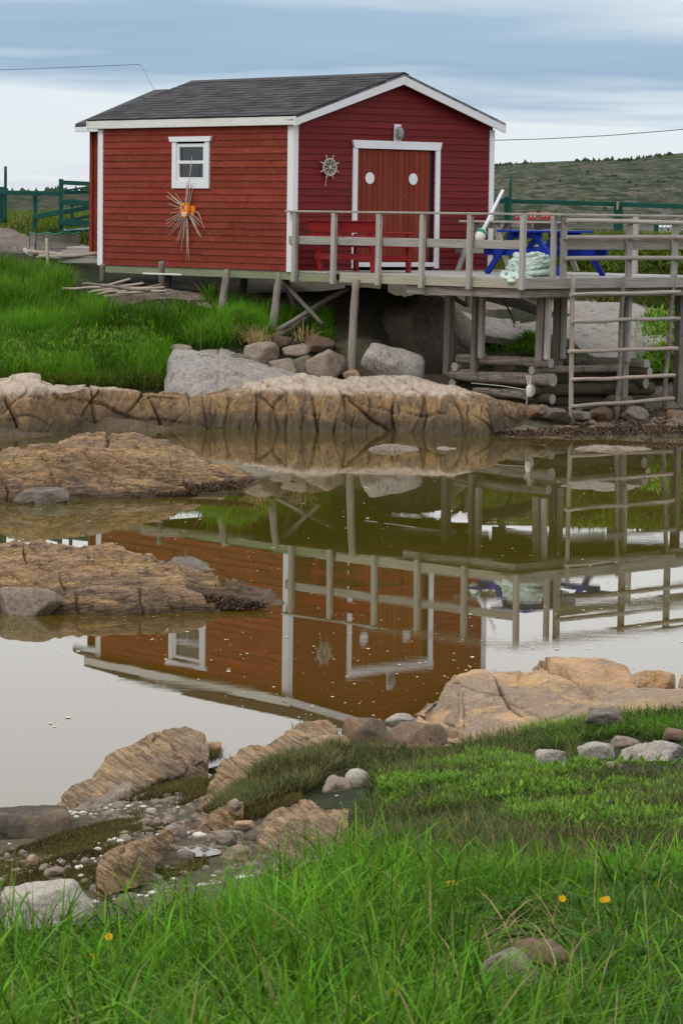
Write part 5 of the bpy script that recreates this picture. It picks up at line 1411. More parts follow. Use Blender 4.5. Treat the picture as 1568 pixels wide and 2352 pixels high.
# props under the shed and deck
for (a, b, r0, lb) in (((614, 782, 49.9), (762, 698, 51.8), .05, 'long grey pole propped up from the boulders beneath the shed'), ((612, 748, 50.9), (735, 690, 52.3), .038, 'shorter brown pole in the dark behind the leaning shed post'),
                       ((755, 700, 52.0), (815, 672, 52.8), .035, 'thin brace pole in the dark under the shed corner'), ((1005, 662, 52.5), (1070, 700, 52.9), .045, 'grey pole slanting down under the deck beside the driftwood log'),
                       ((900, 700, 53.0), (1015, 655, 53.4), .04, 'dark brace pole slanting up under the deck'),
                       ((630, 762, 50.2), (800, 662, 51.2), .045, 'upper of two crossed brace poles right of the leaning shed post'), ((655, 650, 50.9), (740, 745, 50.4), .04, 'brace pole crossing down to the boulders under the shed corner')):
    tag(pole('brace_pole', PV(*a), PV(*b), r0, r0 * .9, M_POST), lb, 'pole')
tag(pole('driftwood_log', PV(1090, 668, 53.3), PV(1240, 714, 52.7), .13, .10, M_DRIFT, seg=16, n=14, wob=0.2), 'thick grey driftwood log lying on the granite under the deck', 'log')
tag(pole('rusty_rod', PV(1150, 672, 52.4), PV(1182, 745, 52.3), .018, .015, M_BARK, seg=8, wob=0.4), 'thin dark rusty rod leaning below the deck', 'rod')

# log crib
crib = thing('log_crib', 'squat crib of stacked grey logs under the outer deck posts', 'log crib', Vector(PX(1265, 945, 48.4)))
zc = lambda zx, zy: (1003.5 + .36 * zx, 614.7 + .36 * zy)
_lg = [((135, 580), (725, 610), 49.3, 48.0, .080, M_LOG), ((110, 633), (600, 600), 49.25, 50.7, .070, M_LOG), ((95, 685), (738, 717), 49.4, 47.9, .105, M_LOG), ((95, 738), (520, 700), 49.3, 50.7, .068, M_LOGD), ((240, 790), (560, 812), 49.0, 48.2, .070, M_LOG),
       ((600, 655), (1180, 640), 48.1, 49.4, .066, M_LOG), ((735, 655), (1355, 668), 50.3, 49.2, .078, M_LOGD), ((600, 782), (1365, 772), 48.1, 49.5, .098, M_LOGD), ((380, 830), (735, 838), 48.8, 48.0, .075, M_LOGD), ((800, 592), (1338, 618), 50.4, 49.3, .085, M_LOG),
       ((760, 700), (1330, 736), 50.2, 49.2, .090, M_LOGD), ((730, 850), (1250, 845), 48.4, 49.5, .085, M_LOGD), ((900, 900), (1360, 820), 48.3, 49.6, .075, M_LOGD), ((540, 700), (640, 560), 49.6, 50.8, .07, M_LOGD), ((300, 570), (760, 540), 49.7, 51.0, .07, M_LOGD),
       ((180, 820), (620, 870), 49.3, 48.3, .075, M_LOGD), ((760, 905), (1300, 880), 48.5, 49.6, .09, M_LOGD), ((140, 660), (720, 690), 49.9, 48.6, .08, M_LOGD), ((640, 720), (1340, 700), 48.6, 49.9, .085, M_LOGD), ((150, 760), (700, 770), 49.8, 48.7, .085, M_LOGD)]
for a, b, da, db, r, mt in _lg:
    pole('log', PV(*zc(*a), da), PV(*zc(*b), db), r, r * random.uniform(.92, 1.08), mt, crib, seg=14, n=14, wob=0.10, end_mat=M_LOGEND)
for a, b, d in (((665, 880), (665, 945), 48.3), ((1205, 830), (1200, 960), 48.9)): pole('log', PV(*zc(a[0], a[1]), d), PV(*zc(b[0], b[1]), d), .07, .07, M_LOGD, crib, end_mat=M_LOGEND)

# pole rack leaning on the deck edge
rack = thing('pole_rack', 'rack of thin peeled poles leaning on the deck edge into the water', 'pole rack', Vector(PX(1310, 985, 47.6)))
def rk(p, d): return PV(p[0], p[1], d)
ups = [((1316, 632), (1310, 990), 47.35, 47.15, M_PEELED), ((1431, 636), (1415, 962), 48.15, 47.9, M_BARK), ((1546, 634), (1523, 940), 49.15, 48.9, M_BARK)]
for a, b, d0, d1, mt in ups: pole('upright', rk(a, d0), rk(b, d1), .034, .040, mt, rack, seg=14, wob=0.35)
for (a, b) in (((1309, 677), (1561, 671)), ((1311, 739), (1560, 732)), ((1305, 807), (1554, 800)), ((1310, 872), (1547, 862)), ((1308, 934), (1545, 915))):
    f = (a[1] - 632) / 350
    pole('rung', rk(a, 47.25 - .2 * f), rk(b, 49.1 - .25 * f), .030, .034, M_PEELED if a[1] > 800 else M_DRIFT, rack, seg=14, wob=0.4)
# small float hung on the crib
fb = thing('hanging_float', 'small white net float hanging on cords from a crib log', 'float', Vector(PX(1214, 900, 47.6)))
prof = [(0.004, -0.1), (0.03, -0.098), (0.046, -0.07), (0.05, 0), (0.046, 0.06), (0.03, 0.09), (0.004, 0.1)]
obj('body', lathe_me('body', prof, 14, M_PLASTIC), fb, Matrix.Translation(PX(1214.5, 898, 47.6)))
for dx in (-5, 0, 5): V, Fl = tube_arrays(np.array([PX(1214.5 + dx * .6, 884, 47.6), PX(1213 + dx, 862, 47.75)]), 0.006, 5); obj('cord', mesh_np('cord', V, Fl, M_PLASTIC), fb)
V, Fl = tube_arrays(np.array([PX(1211, 896, 47.6), PX(1150, 886, 48.2), PX(1082, 880, 48.9)]), 0.006, 5); obj('cord', mesh_np('cord', V, Fl, M_PLASTIC), fb)
pole('stick', PV(1210, 905, 47.6), PV(1208, 945, 47.6), .015, .012, M_PEELED, fb, seg=4, n=6)


# ------------------------------------------------------------------ furniture on the deck
def GK(u, v, z):
    """from the shed corner: u out over the deck along its front edge, v along the gable"""
    p = C0 - DU * u + B2 * v
    return Vector((p[0], p[1], z))


ge = Vector((-DU[0], -DU[1], 0)); gb = BV
bench = thing('bench', 'red wooden bench with tall back by the shed door', 'bench', GK(1.05, 0.5, DZ))
for u in (0.47, 1.68):
    beam('leg', GK(u, 0.20, DZ), GK(u, 0.10, DZ + 0.66), 0.08, 0.065, M_BENCH, bench, up=ge)
    beam('leg', GK(u, 0.95, DZ), GK(u, 0.95, DZ + 0.62), 0.08, 0.065, M_BENCH, bench, up=ge)
    beam('arm', GK(u, 0.05, DZ + 0.645), GK(u, 1.02, DZ + 0.645), 0.09, 0.03, M_BENCH, bench)
    beam('stretcher', GK(u, 0.16, DZ + 0.24), GK(u, 0.98, DZ + 0.24), 0.045, 0.08, M_BENCH, bench)
for v in (0.32, 0.46, 0.60, 0.74, 0.88): beam('seat_slat', GK(0.36, v, DZ + 0.42), GK(1.80, v, DZ + 0.42), 0.125, 0.03, M_BENCH, bench)
beam('backrest', GK(0.30, 0.05, DZ + 0.735), GK(2.05, 0.05, DZ + 0.735), 0.03, 0.155, M_BENCH, bench, up=(-.12, -.1, 1))
beam('backrest', GK(0.30, 0.10, DZ + 0.535), GK(2.05, 0.10, DZ + 0.535), 0.03, 0.13, M_BENCH, bench)
beam('top_cap', GK(0.24, 0.03, DZ + 0.825), GK(2.05, 0.03, DZ + 0.825), 0.07, 0.025, M_BENCH, bench)
beam('foot_board', GK(0.40, 0.13, DZ + 0.25), GK(1.74, 0.13, DZ + 0.25), 0.03, 0.10, M_BENCH, bench)


def picnic(name, label, cx, cy, L, TW, SP, Ht, mat, top_n=5, brace=True):
    t0 = thing(name, label, 'picnic table', (cx, cy, DZ))
    def Q(u, v, z): return Vector((cx, cy, DZ + z)) + ge * u + gb * v
    bw = TW / top_n
    for k in range(top_n):
        u = -TW / 2 + bw * (k + 0.5)
        beam('top_board', Q(u, -L / 2, Ht - 0.018), Q(u, L / 2, Ht - 0.018), bw - 0.008, 0.036, mat, t0)
    so = SP / 2 - 0.13
    for sg in (1, -1):
        for k in (-0.065, 0.065): beam('seat_board', Q(sg * so + k, -L / 2, 0.43), Q(sg * so + k, L / 2, 0.43), 0.122, 0.036, mat, t0)
    fv = L / 2 - 0.22
    for v in (-fv, fv):
        for sg in (1, -1):
            beam('leg', Q(sg * (SP / 2 - 0.12), v, 0.0), Q(sg * 0.22, v, Ht - 0.04), 0.10, 0.045, mat, t0, up=gb)
        vv = v + (0.045 if v < 0 else -0.045)
        beam('cross_beam', Q(-SP / 2 + 0.02, vv, 0.36), Q(SP / 2 - 0.02, vv, 0.36), 0.045, 0.11, mat, t0)
        beam('cross_beam', Q(-TW / 2 + 0.05, vv, Ht - 0.085), Q(TW / 2 - 0.05, vv, Ht - 0.085), 0.045, 0.10, mat, t0)
        beam('brace', Q(0, v * 0.86, 0.38), Q(0, v * 0.25, Ht - 0.05), 0.045, 0.09, mat, t0)
    return t0


picnic('picnic_table', 'blue painted picnic table on the deck behind the rope', 3.24, 49.55, 1.40, 0.78, 1.85, 0.72, M_BLUE)
picnic('picnic_table', 'bare grey weathered picnic table against the shed gable', 2.95, 52.25, 2.0, 0.78, 1.45, 0.86, M_RAIL)

# heap of thick pale rope
rope = thing('rope_heap', 'heap of thick pale green rope coiled at the deck corner', 'rope', Vector(PX(1205, 640, 47.6)))
rp = []
rc = np.array(PX(1212, 640, 47.75)); rc[2] = DZ
tt = np.linspace(0, 1, 1100)
ex_ = np.array([1, 0.05, 0]); ey_ = np.array([0, 1, 0])
turns = 13
a = 2 * math.pi * turns * tt
lv = tt
wv = lambda k, f=1.0: perlin(np.stack([a * 0.31 * f, 0 * a + k, 0 * a], -1))
R1 = (0.37 - 0.17 * lv) * (1 + 0.9 * wv(1.3)); R2 = (0.28 - 0.11 * lv) * (1 + 0.9 * wv(5.1))
X = R1 * np.cos(a) + 0.22 * wv(9.2, .5) + 0.03 * lv; Yv = R2 * np.sin(a) + 0.07 * wv(12.2, .5)
Zv = 0.035 + 0.30 * lv ** 0.85 + 0.13 * wv(15.9, 1.9) * np.minimum(1, lv * 4)
P = rc + X[:, None] * ex_ + Yv[:, None] * ey_ + np.maximum(Zv, 0.035)[:, None] * np.array([0, 0, 1])
V, Fl = tube_arrays(P, 0.034, 12, twist=17.0, lobes=3, lobe_amp=0.62)
obj('coil', mesh_np('coil', V, Fl, M_ROPE, True), rope)
tl = [PX(1262, 636, 47.75), PX(1235, 642, 47.55), PX(1215, 640, 47.4), PX(1195, 630, 47.25), PX(1182, 612, 47.35), PX(1172, 602, 47.4), PX(1172, 617, 47.35), PX(1186, 622, 47.3), PX(1182, 634, 47.15), PX(1165, 640, 47.05), PX(1152, 634, 47.3), PX(1165, 626, 47.4), PX(1180, 632, 47.15), PX(1190, 640, 46.95), PX(1178, 647, 46.85), PX(1166, 640, 46.95), PX(1172, 632, 47.2)]
tl = np.array(tl); s = np.linspace(0, len(tl) - 1, 330); k = np.clip(s.astype(int), 0, len(tl) - 2); f = (s - k)[:, None]
g = lambda i: tl[np.clip(i, 0, len(tl) - 1)]
P = 0.5 * (2 * g(k) + (g(k + 1) - g(k - 1)) * f + (2 * g(k - 1) - 5 * g(k) + 4 * g(k + 1) - g(k + 2)) * f ** 2 + (3 * g(k) - g(k - 1) - 3 * g(k + 1) + g(k + 2)) * f ** 3)
V, Fl = tube_arrays(P, 0.036, 12, twist=17.0, lobes=3, lobe_amp=0.62)
obj('loose_end', mesh_np('loose_end', V, Fl, M_ROPE, True), rope)

# spar buoy leaning on the grey table
sp = thing('spar_buoy', 'white spar buoy with green rope leaning by the shed corner', 'buoy', Vector(PX(1098, 552, 51.0)))
b0, b1 = PV(1097, 552, 51.0), PV(1154, 437, 51.6)
ax = (b1 - b0).normalized()
prof = [(0.01, 0.0), (0.05, 0.02), (0.085, 0.08), (0.09, 0.15), (0.08, 0.22), (0.04, 0.26), (0.01, 0.265)]
q = ax.to_track_quat('Z', 'Y').to_matrix().to_4x4(); q.translation = b0 + ax * -0.02
obj('float', lathe_me('float', prof, 18, M_PLASTIC), sp, q)
pole('spar', b0 + ax * 0.22, b1, .032, .028, M_TRIM, sp, seg=5, n=8, wob=0.05)
P = []
for k in range(40):
    a = k * 0.55; h_ = 0.15 + 0.0012 * k
    P.append(q @ Vector((0.095 * math.cos(a), 0.095 * math.sin(a), h_)))
V, Fl = tube_arrays(np.array([tuple(p) for p in P]), 0.011, 6); obj('rope', mesh_np('rope', V, Fl, M_GROPE, True), sp)

# ------------------------------------------------------------------ green rails
gr = thing('green_fence', 'green painted post and rail fence behind the deck', 'fence', Vector(PX(1300, 556, 64)))
for px, y0, y1, w_ in ((1163, 452, 562, .125), (1414, 463, 562, .12), (1424, 466, 562, .09), (1506, 510, 562, .09), (1690, 470, 562, .11)): beam('post', PV(px, y1, 64), PV(px, y0, 64), w_, w_, M_GREEN, gr)
pole('tall_post', PV(1170, 549, 63.85), PV(1172, 404, 63.85), .034, .03, M_GREEN, gr, wob=0)
for a, b, h_ in (((1060, 459, 64.1), (1416, 469, 64.1), .09), ((1420, 469, 64.1), (1700, 479, 64.1), .098), ((1060, 506, 64.1), (1416, 510, 64.1), .05), ((1424, 510, 64.1), (1700, 515, 64.1), .06), ((1170, 549, 64.1), (1700, 553, 64.1), .04)): beam('rail', PV(*a), PV(*b), .04, h_, M_GREEN, gr)
beam('bare_wood_end', PV(1417, 482, 63.9), PV(1418, 462, 63.9), .075, .045, M_PEELED, gr)
# chain-link wires
wires = []
for k in range(26):
    x = 1430 + k * 9
    for dx in (45, -45):
        p = [PX(x, 512, 64.15), PX(x + dx, 552, 64.15)]; wires.append(p)
V, Fl = [], []
for p in wires:
    v, f_ = tube_arrays(np.array(p), 0.006, 3, cap=False); b = len(V); V += v.tolist(); Fl += [tuple(i + b for i in q_) for q_ in f_]
o = obj('chain_link', mesh_np('chain_link', V, Fl, M_METAL), gr); o['kind'] = 'stuff'

sr = thing('green_stair_rail', 'green painted stair railing left of the shed', 'railing', Vector(PX(120, 540, 61)))
for px, y0, y1, w_, d in ((5, 429, 512, .085, 61.5), (82, 449, 545, .085, 61), (141, 411, 545, .085, 60.5), (166, 456, 520, .07, 62)): beam('post', PV(px, y1, d), PV(px, y0, d), w_, w_, M_GREEN, sr)
pole('tall_post', PV(13, 512, 61.3), PV(13.5, 382, 61.3), .033, .03, M_GREEN, sr, wob=0)
for a, b, h_ in (((-60, 441, 61.4), (139, 444, 60.6), .085), ((141, 419, 60.45), (224, 423, 60.3), .085), ((137, 464, 60.4), (224, 468, 60.3), .11), ((133, 510, 60.4), (224, 514, 60.3), .13), ((76, 499, 60.9), (139, 487, 60.55), .105), ((141, 488, 61.2), (224, 472, 62), .10),
                 ((84, 448, 61), (224, 426, 62), .035), ((147, 442, 61.8), (224, 441, 62), .07), ((166, 505, 62), (224, 492, 62), .06), ((100, 532, 61.6), (139, 524, 61.6), .05)):
    beam('rail', PV(*a), PV(*b), .04, h_, M_GREEN, sr)
for k in range(4): beam('step', PV(150 + k * 18, 532 - k * 1, 60.4 + .1 * k), PV(160 + k * 18, 528 - k * 1, 61.6), .22, .04, M_GREEN, sr)

# ------------------------------------------------------------------ odds and ends left of the shed
net = thing('net_frame', 'grey twine net stretched on a low wire frame left of the shed', 'net', Vector(PX(125, 574, 58)))
fr_ = [(70, 533), (84, 536), (100, 541), (117, 536), (150, 537), (181, 533), (183, 572), (150, 572), (117, 571), (84, 572), (70, 568)]
for a, b in (((70, 531, 58.0), (69, 569, 58.0)), ((84, 535, 57.8), (82, 573, 57.8)), ((117, 535, 57.7), (118, 572, 57.7)), ((181, 533, 58.2), (183, 572, 58.2)), ((110, 536, 58.6), (110, 570, 58.6))):
    pole('stake', PV(*a), PV(*b), .012, .012, M_WIRE, net, seg=3, n=5, wob=0)
topc = lambda u: (70 + 113 * u, 533 + 5 * abs(math.sin(u * math.pi * 3.0)), 58 - .35 * math.sin(u * math.pi))
botc = lambda u: (69 + 114 * u, 570 + 3 * math.sin(u * 3), 58 - .35 * math.sin(u * math.pi))
V, Fl = [], []
def addt(P, r):
    v, f_ = tube_arrays(np.array(P), r, 3, cap=False); b = len(V); V.extend(v.tolist()); Fl.extend([tuple(i + b for i in q_) for q_ in f_])
for k in range(46):
    u = k / 45; addt([PX(*topc(u)), PX(*[(p + q_) / 2 for p, q_ in zip(topc(u), botc(min(1, u + .02)))]), PX(*botc(u))], .006)
for k in range(13):
    w_ = k / 12; addt([PX(*[p * (1 - w_) + q_ * w_ for p, q_ in zip(topc(j / 16), botc(j / 16))]) for j in range(17)], .006)
o = obj('mesh', mesh_np('mesh', V, Fl, M_NET), net); o['kind'] = 'stuff'
P = np.array([PX(*topc(j / 30)) for j in range(31)]); v, f_ = tube_arrays(P, .012, 5); obj('head_rope', mesh_np('head_rope', v, f_, M_GROPE), net)
drift = [((24, 556, 60), (72, 583, 57.5), .06, M_DRIFT, 'thick driftwood pole at the left end of the pole pile'), ((42, 566, 58.6), (150, 584, 57.4), .045, M_DRIFT, 'driftwood pole running under the net frame'), ((66, 578, 57.6), (188, 588, 57.0), .045, M_PEELED, 'pale driftwood pole at the front of the pile by the shed'),
         ((100, 570, 58.2), (228, 572, 57.2), .04, M_DRIFT, 'straight grey pole on top of the pile below the net'), ((85, 592, 57.2), (228, 583, 56.6), .035, M_PEELED, 'thin crossing pole whose end touches the shed corner'), ((95, 580, 57.8), (230, 577, 57), .035, M_BARK, 'dark thin pole in the middle of the pile left of the shed'),
         ((90, 588, 57.1), (226, 593, 56.8), .04, M_DRIFT, 'lowest grey pole of the pile left of the shed')]
for a, b, r, mt, lb in drift: tag(pole('driftwood_pole', PV(*a), PV(*b), r, r * .9, mt), lb, 'pole')
tag(beam('plank', PV(84, 597, 57.3), PV(232, 600, 56.6), .05, .09, M_RAIL), 'long grey edge plank under the pole pile left of the shed', 'plank')
tag(beam('plank', PV(145, 581, 57.2), PV(228, 578, 56.8), .04, .10, M_RAIL), 'short grey plank end among the poles left of the shed', 'plank')
tag(pole('stake', PV(108, 548, 56.6), PV(113, 648, 56.2), .03, .032, M_PEELED, wob=0.3), 'upright stake in front of the net and poles', 'stake')
stk = [((145, 663), (262, 658)), ((190, 652), (300, 655)), ((212, 664), (300, 640)), ((205, 672), (330, 650)), ((225, 676), (322, 660)), ((250, 668), (372, 654)), ((240, 680), (330, 668)), ((262, 682), (345, 664)), ((300, 662), (378, 660)), ((230, 655), (345, 668)), ((270, 674), (384, 668))]
sl = ['leftmost long thin stick of the pile beneath the shed', 'bark-brown stick at the back of the pile beneath the shed', 'stick slanting steeply up at the back of the pile beneath the shed', 'long stick crossing the middle of the pile beneath the shed', 'pale stick low in the pile beneath the shed', 'stick reaching the first shed post', 'lowest stick of the pile beneath the shed',
      'front slanting stick of the pile beneath the shed', 'short flat stick behind the first shed post', 'stick crossing the others downwards in the pile', 'stick lying on the rock past the first shed post']
for k, ((a, b), lb) in enumerate(zip(stk, sl)):
    tag(pole('stick', PV(*a, 53.0 - .06 * k), PV(*b, 52.7 - .05 * k), .025, .02, M_BARK if k in (1, 5, 9) else M_PEELED, seg=10, n=7, wob=0.6), lb, 'stick')
loft_rock('granite_slab', [(255, 690), (330, 694), (420, 700), (500, 704)], [([(255, 684), (330, 680), (420, 682), (500, 698)], 0.3), ([(255, 678), (330, 668), (400, 664), (460, 672), (500, 694)], 1.0)], (1.2, 'g'), M_PINK, nu=60, nv=30, base_d=[(255, 52.6), (500, 51.9)], big=0.06, fine=0.015, seed=111,
          label='pale rock shelf under the left half of the shed', cat='rock')
loft_rock('rock_ridge', [(-200, 585), (0, 574), (60, 578), (110, 582), (228, 585)], [([(-200, 560), (0, 545), (60, 553), (110, 566), (228, 570)], 0.8), ([(-200, 540), (0, 525), (30, 528), (70, 545), (110, 558), (160, 562), (228, 566)], 2.2)], (2.0, 'g'), M_GREY, nu=110, nv=40,
          base_d=[(-200, 58), (0, 58), (228, 58.2)], big=0.08, fine=0.02, seed=117, cracks=[((0.3, 0.3, 1), 0.2, 0.04, 0.06, 1.0, 0.03, 2.0)], label='rough grey rock ridge behind the net frame', cat='rock')

# overhead wires
def wire(name, pts, r, label):
    P = np.array([PX(*p) for p in pts]); V, Fl = tube_arrays(P, r, 4); tag(obj(name, mesh_np(name, V, Fl, M_WIRE)), label, 'wire')
wire('overhead_wire', [(-120, 168, 70), (0, 160.5, 70), (100, 157, 70), (220, 152, 70), (321, 148, 70), (330, 160, 68), (357, 212, 58.4)], .006, 'thin wire running in from the side then down to the shed roof')
wire('overhead_wire', [(1000, 322, 95), (1140, 322, 95), (1250, 319, 94), (1400, 311, 92), (1568, 297, 90), (1750, 280, 88)], .012, 'single wire sagging across the sky to the right of the shed')

# far houses below the hill
M_FRED = paint('far_red_wall', (0.36, 0.05, 0.045), (0.40, 0.07, 0.06), chip_at=0.95)
M_FROOF = paint('far_roof', (0.28, 0.10, 0.09), (0.30, 0.13, 0.12), chip_at=0.95)
M_FWHITE = paint('far_white_wall', (0.62, 0.63, 0.64), (0.55, 0.56, 0.58), chip_at=0.95)
def cottage(px, py, d, w_px, h_px, wallm, roofm, label, wins=2):
    p = PX(px, py, d); w_ = w_px * d / F_PX; h_ = h_px * d / F_PX
    c_ = thing('cottage', label, 'house', tuple(p))
    hb = h_ * 0.58
    obj('wall', box_me('wall', -w_ / 2, w_ / 2, 0, w_ * .7, -2, hb, wallm), c_, Matrix.Translation(p))
    V = [(-w_ * .54, -.3, hb), (w_ * .54, -.3, hb), (w_ * .54, w_ * .73, hb), (-w_ * .54, w_ * .73, hb), (-w_ * .54, w_ * .35, h_), (w_ * .54, w_ * .35, h_)]
    obj('roof', mesh_np('roof', V, [(0, 1, 5, 4), (2, 3, 4, 5), (0, 4, 3), (1, 2, 5), (3, 2, 1, 0)], roofm), c_, Matrix.Translation(p))
    for k in range(wins):
        x = (-.22 + .44 * k) * w_
        obj('window', box_me('window', x - w_ * .07, x + w_ * .07, -.06, .05, hb * .35, hb * .8, M_FWHITE if wallm is not M_FWHITE else M_DARK), c_, Matrix.Translation(p))
cottage(1189, 501, 2200, 16, 12, M_FRED, M_FROOF, 'red cottage on the far shore just right of the shed corner')
cottage(1223, 501, 2200, 20, 14, M_FRED, M_FROOF, 'red cottage on the far shore between the deck posts')
cottage(1251, 501, 2210, 22, 14, M_FRED, M_FROOF, 'largest red cottage on the far shore, beside the double deck post')
cottage(1268, 501, 2205, 12, 11, M_FRED, M_FROOF, 'narrow red cottage on the far shore behind the double deck post')
cottage(1526, 534, 420, 34, 20, M_FWHITE, M_FWHITE, 'white cottage seen through the chain-link fence')

# ------------------------------------------------------------------ plants
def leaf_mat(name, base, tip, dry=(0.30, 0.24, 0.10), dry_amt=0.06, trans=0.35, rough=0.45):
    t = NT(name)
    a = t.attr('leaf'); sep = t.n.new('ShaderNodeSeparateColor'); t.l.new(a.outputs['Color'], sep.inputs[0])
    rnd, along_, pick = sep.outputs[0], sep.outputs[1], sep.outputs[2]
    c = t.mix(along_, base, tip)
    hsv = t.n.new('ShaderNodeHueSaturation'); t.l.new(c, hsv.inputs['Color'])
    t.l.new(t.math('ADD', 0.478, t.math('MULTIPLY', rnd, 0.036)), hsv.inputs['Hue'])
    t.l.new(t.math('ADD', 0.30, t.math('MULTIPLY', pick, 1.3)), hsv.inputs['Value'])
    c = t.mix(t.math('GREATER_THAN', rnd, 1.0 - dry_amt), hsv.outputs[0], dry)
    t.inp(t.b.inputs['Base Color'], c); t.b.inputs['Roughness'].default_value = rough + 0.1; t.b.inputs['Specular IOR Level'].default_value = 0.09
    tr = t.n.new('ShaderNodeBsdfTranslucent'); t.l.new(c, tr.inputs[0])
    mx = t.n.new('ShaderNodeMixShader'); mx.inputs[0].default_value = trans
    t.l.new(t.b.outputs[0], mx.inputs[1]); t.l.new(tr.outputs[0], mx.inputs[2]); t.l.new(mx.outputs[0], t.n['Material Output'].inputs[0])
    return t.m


M_TALL = leaf_mat('tall_grass_blade', (0.006, 0.025, 0.002), (0.125, 0.310, 0.016), dry_amt=0.02, trans=0.28)  # foot colour darkened to paint the shade deep among the blades
M_BANK = leaf_mat('bank_grass_blade', (0.012, 0.044, 0.004), (0.120, 0.320, 0.014), dry_amt=0.04)  # dark foot colour again stands for shade low in the grass
M_MEADOW = leaf_mat('meadow_grass_blade', (0.045, 0.078, 0.009), (0.125, 0.185, 0.022), dry_amt=0.08)
M_TURF = leaf_mat('turf_blade', (0.034, 0.062, 0.015), (0.098, 0.165, 0.042), dry_amt=0.10)
M_FESCUE = leaf_mat('fescue_blade', (0.045, 0.060, 0.020), (0.115, 0.140, 0.058), dry_amt=0.18)
M_MOSS = leaf_mat('moss_blade', (0.070, 0.066, 0.018), (0.125, 0.115, 0.034), dry_amt=0.25, dry=(0.15, 0.09, 0.045))
M_HAY = leaf_mat('dry_hay', (0.36, 0.27, 0.13), (0.48, 0.38, 0.20), dry_amt=0.0)
M_HERB = leaf_mat('herb_leaf', (0.075, 0.165, 0.018), (0.185, 0.340, 0.042), dry_amt=0.02, rough=0.4)
M_SILVER = leaf_mat('silverweed_leaf', (0.030, 0.095, 0.014), (0.062, 0.165, 0.025), dry_amt=0.02, rough=0.4)
M_WEED = leaf_mat('seaweed_frond', (0.052, 0.030, 0.017), (0.085, 0.050, 0.026), dry_amt=0.1, dry=(0.14, 0.12, 0.09), trans=0.1, rough=0.35)


def set_leaf(me, colr):
    a = me.color_attributes.new('leaf', 'FLOAT_COLOR', 'POINT')
    a.data.foreach_set('color', np.concatenate([colr, np.ones((len(colr), 1))], 1).astype(np.float32).ravel())


def blades(name, P, H, Wd, mat, label, lean=0.35, bend=0.5, seg=3, cat='grass', clump=0.0, az_bias=None, tintf=1.3):
    """one mesh of bent, tapering blades rooted at P"""
    n = len(P)
    az = rng.uniform(0, 2 * np.pi, n) if az_bias is None else az_bias + rng.normal(0, 1.1, n)
    d = np.stack([np.cos(az), np.sin(az), np.zeros(n)], -1)
    fa = rng.uniform(0, np.pi, n)      # facing of the blade width
    wv = np.stack([np.cos(fa), 0.6 * np.sin(fa), np.zeros(n)], -1)
    l0 = lean * np.abs(rng.normal(0, 0.7, n)); bd = bend * np.abs(rng.normal(0, 0.9, n)) ** 1.3
    V = np.zeros((n, seg * 2 + 1, 3)); C = np.zeros((n, seg * 2 + 1, 3))
    rnd = rng.uniform(0, 1, n)
    pick = np.clip(0.5 + 0.9 * fbm(P * np.array([1, 1, 0]) * tintf, 3) + rng.normal(0, 0.22, n), 0, 1)
    for k in range(seg + 1):
        t_ = k / seg
        out = (l0 * t_ + bd * t_ ** 2.2)
        up = np.maximum(t_ - 0.42 * bd * t_ ** 3 - 0.1 * l0 * t_, 0.05 * t_)
        q = P + d * (out * H)[:, None] + np.array([0, 0, 1.0]) * (up * H)[:, None]
        wk = Wd * (1.0 - 0.55 * t_) * (0.75 + 0.5 * min(1, t_ * 3)) * 0.5
        if k < seg:
            V[:, 2 * k] = q - wv * wk[:, None]; V[:, 2 * k + 1] = q + wv * wk[:, None]
            C[:, 2 * k:2 * k + 2] = np.stack([rnd, np.full(n, t_), pick], -1)[:, None]
        else:
            V[:, 2 * seg] = q; C[:, 2 * seg] = np.stack([rnd, np.ones(n), pick], -1)
    nvb = seg * 2 + 1
    b = (np.arange(n) * nvb)[:, None]
    tris = []
    for k in range(seg - 1):
        tris += [b + np.array([2 * k, 2 * k + 1, 2 * k + 3]), b + np.array([2 * k, 2 * k + 3, 2 * k + 2])]
    tris.append(b + np.array([2 * seg - 2, 2 * seg - 1, 2 * seg]))
    Fc = np.concatenate(tris)
    me = mesh_np(name, V.reshape(-1, 3), Fc, mat, True)
    set_leaf(me, C.reshape(-1, 3))
    return tag(obj(name, me), label, cat, kind='stuff')


def scatter(poly, n, d0, d1, excl=(), noise=None, margin=True):
    """roots spread evenly over the soil seen through a survey-grid polygon"""
    poly = np.asarray(poly, float)
    xr = (poly[:, 0].min() - 784) / F_PX - 0.02, (poly[:, 0].max() - 784) / F_PX + 0.02
    out = []; got = 0
    for it in range(60):
        m = n * 3
        Y = np.sqrt(rng.uniform(d0 ** 2, d1 ** 2, m)); X = rng.uniform(xr[0], xr[1], m) * Y
        Zs = terrain(X, Y); P = np.stack([X, Y, Zs], -1)
        px, py = project(P)
        ok = inside(px, py, poly) & (Zs > 0.03)
        for e in excl: ok &= ~inside(px, py, e)
        if noise is not None:
            f, th = noise; ok &= fbm(P * np.array([1, 1, 0]) * f + 3.7, 3) > th + rng.normal(0, 0.08, m)
        out.append(P[ok]); got += ok.sum()
        if got >= n: break
    return np.concatenate(out)[:n]


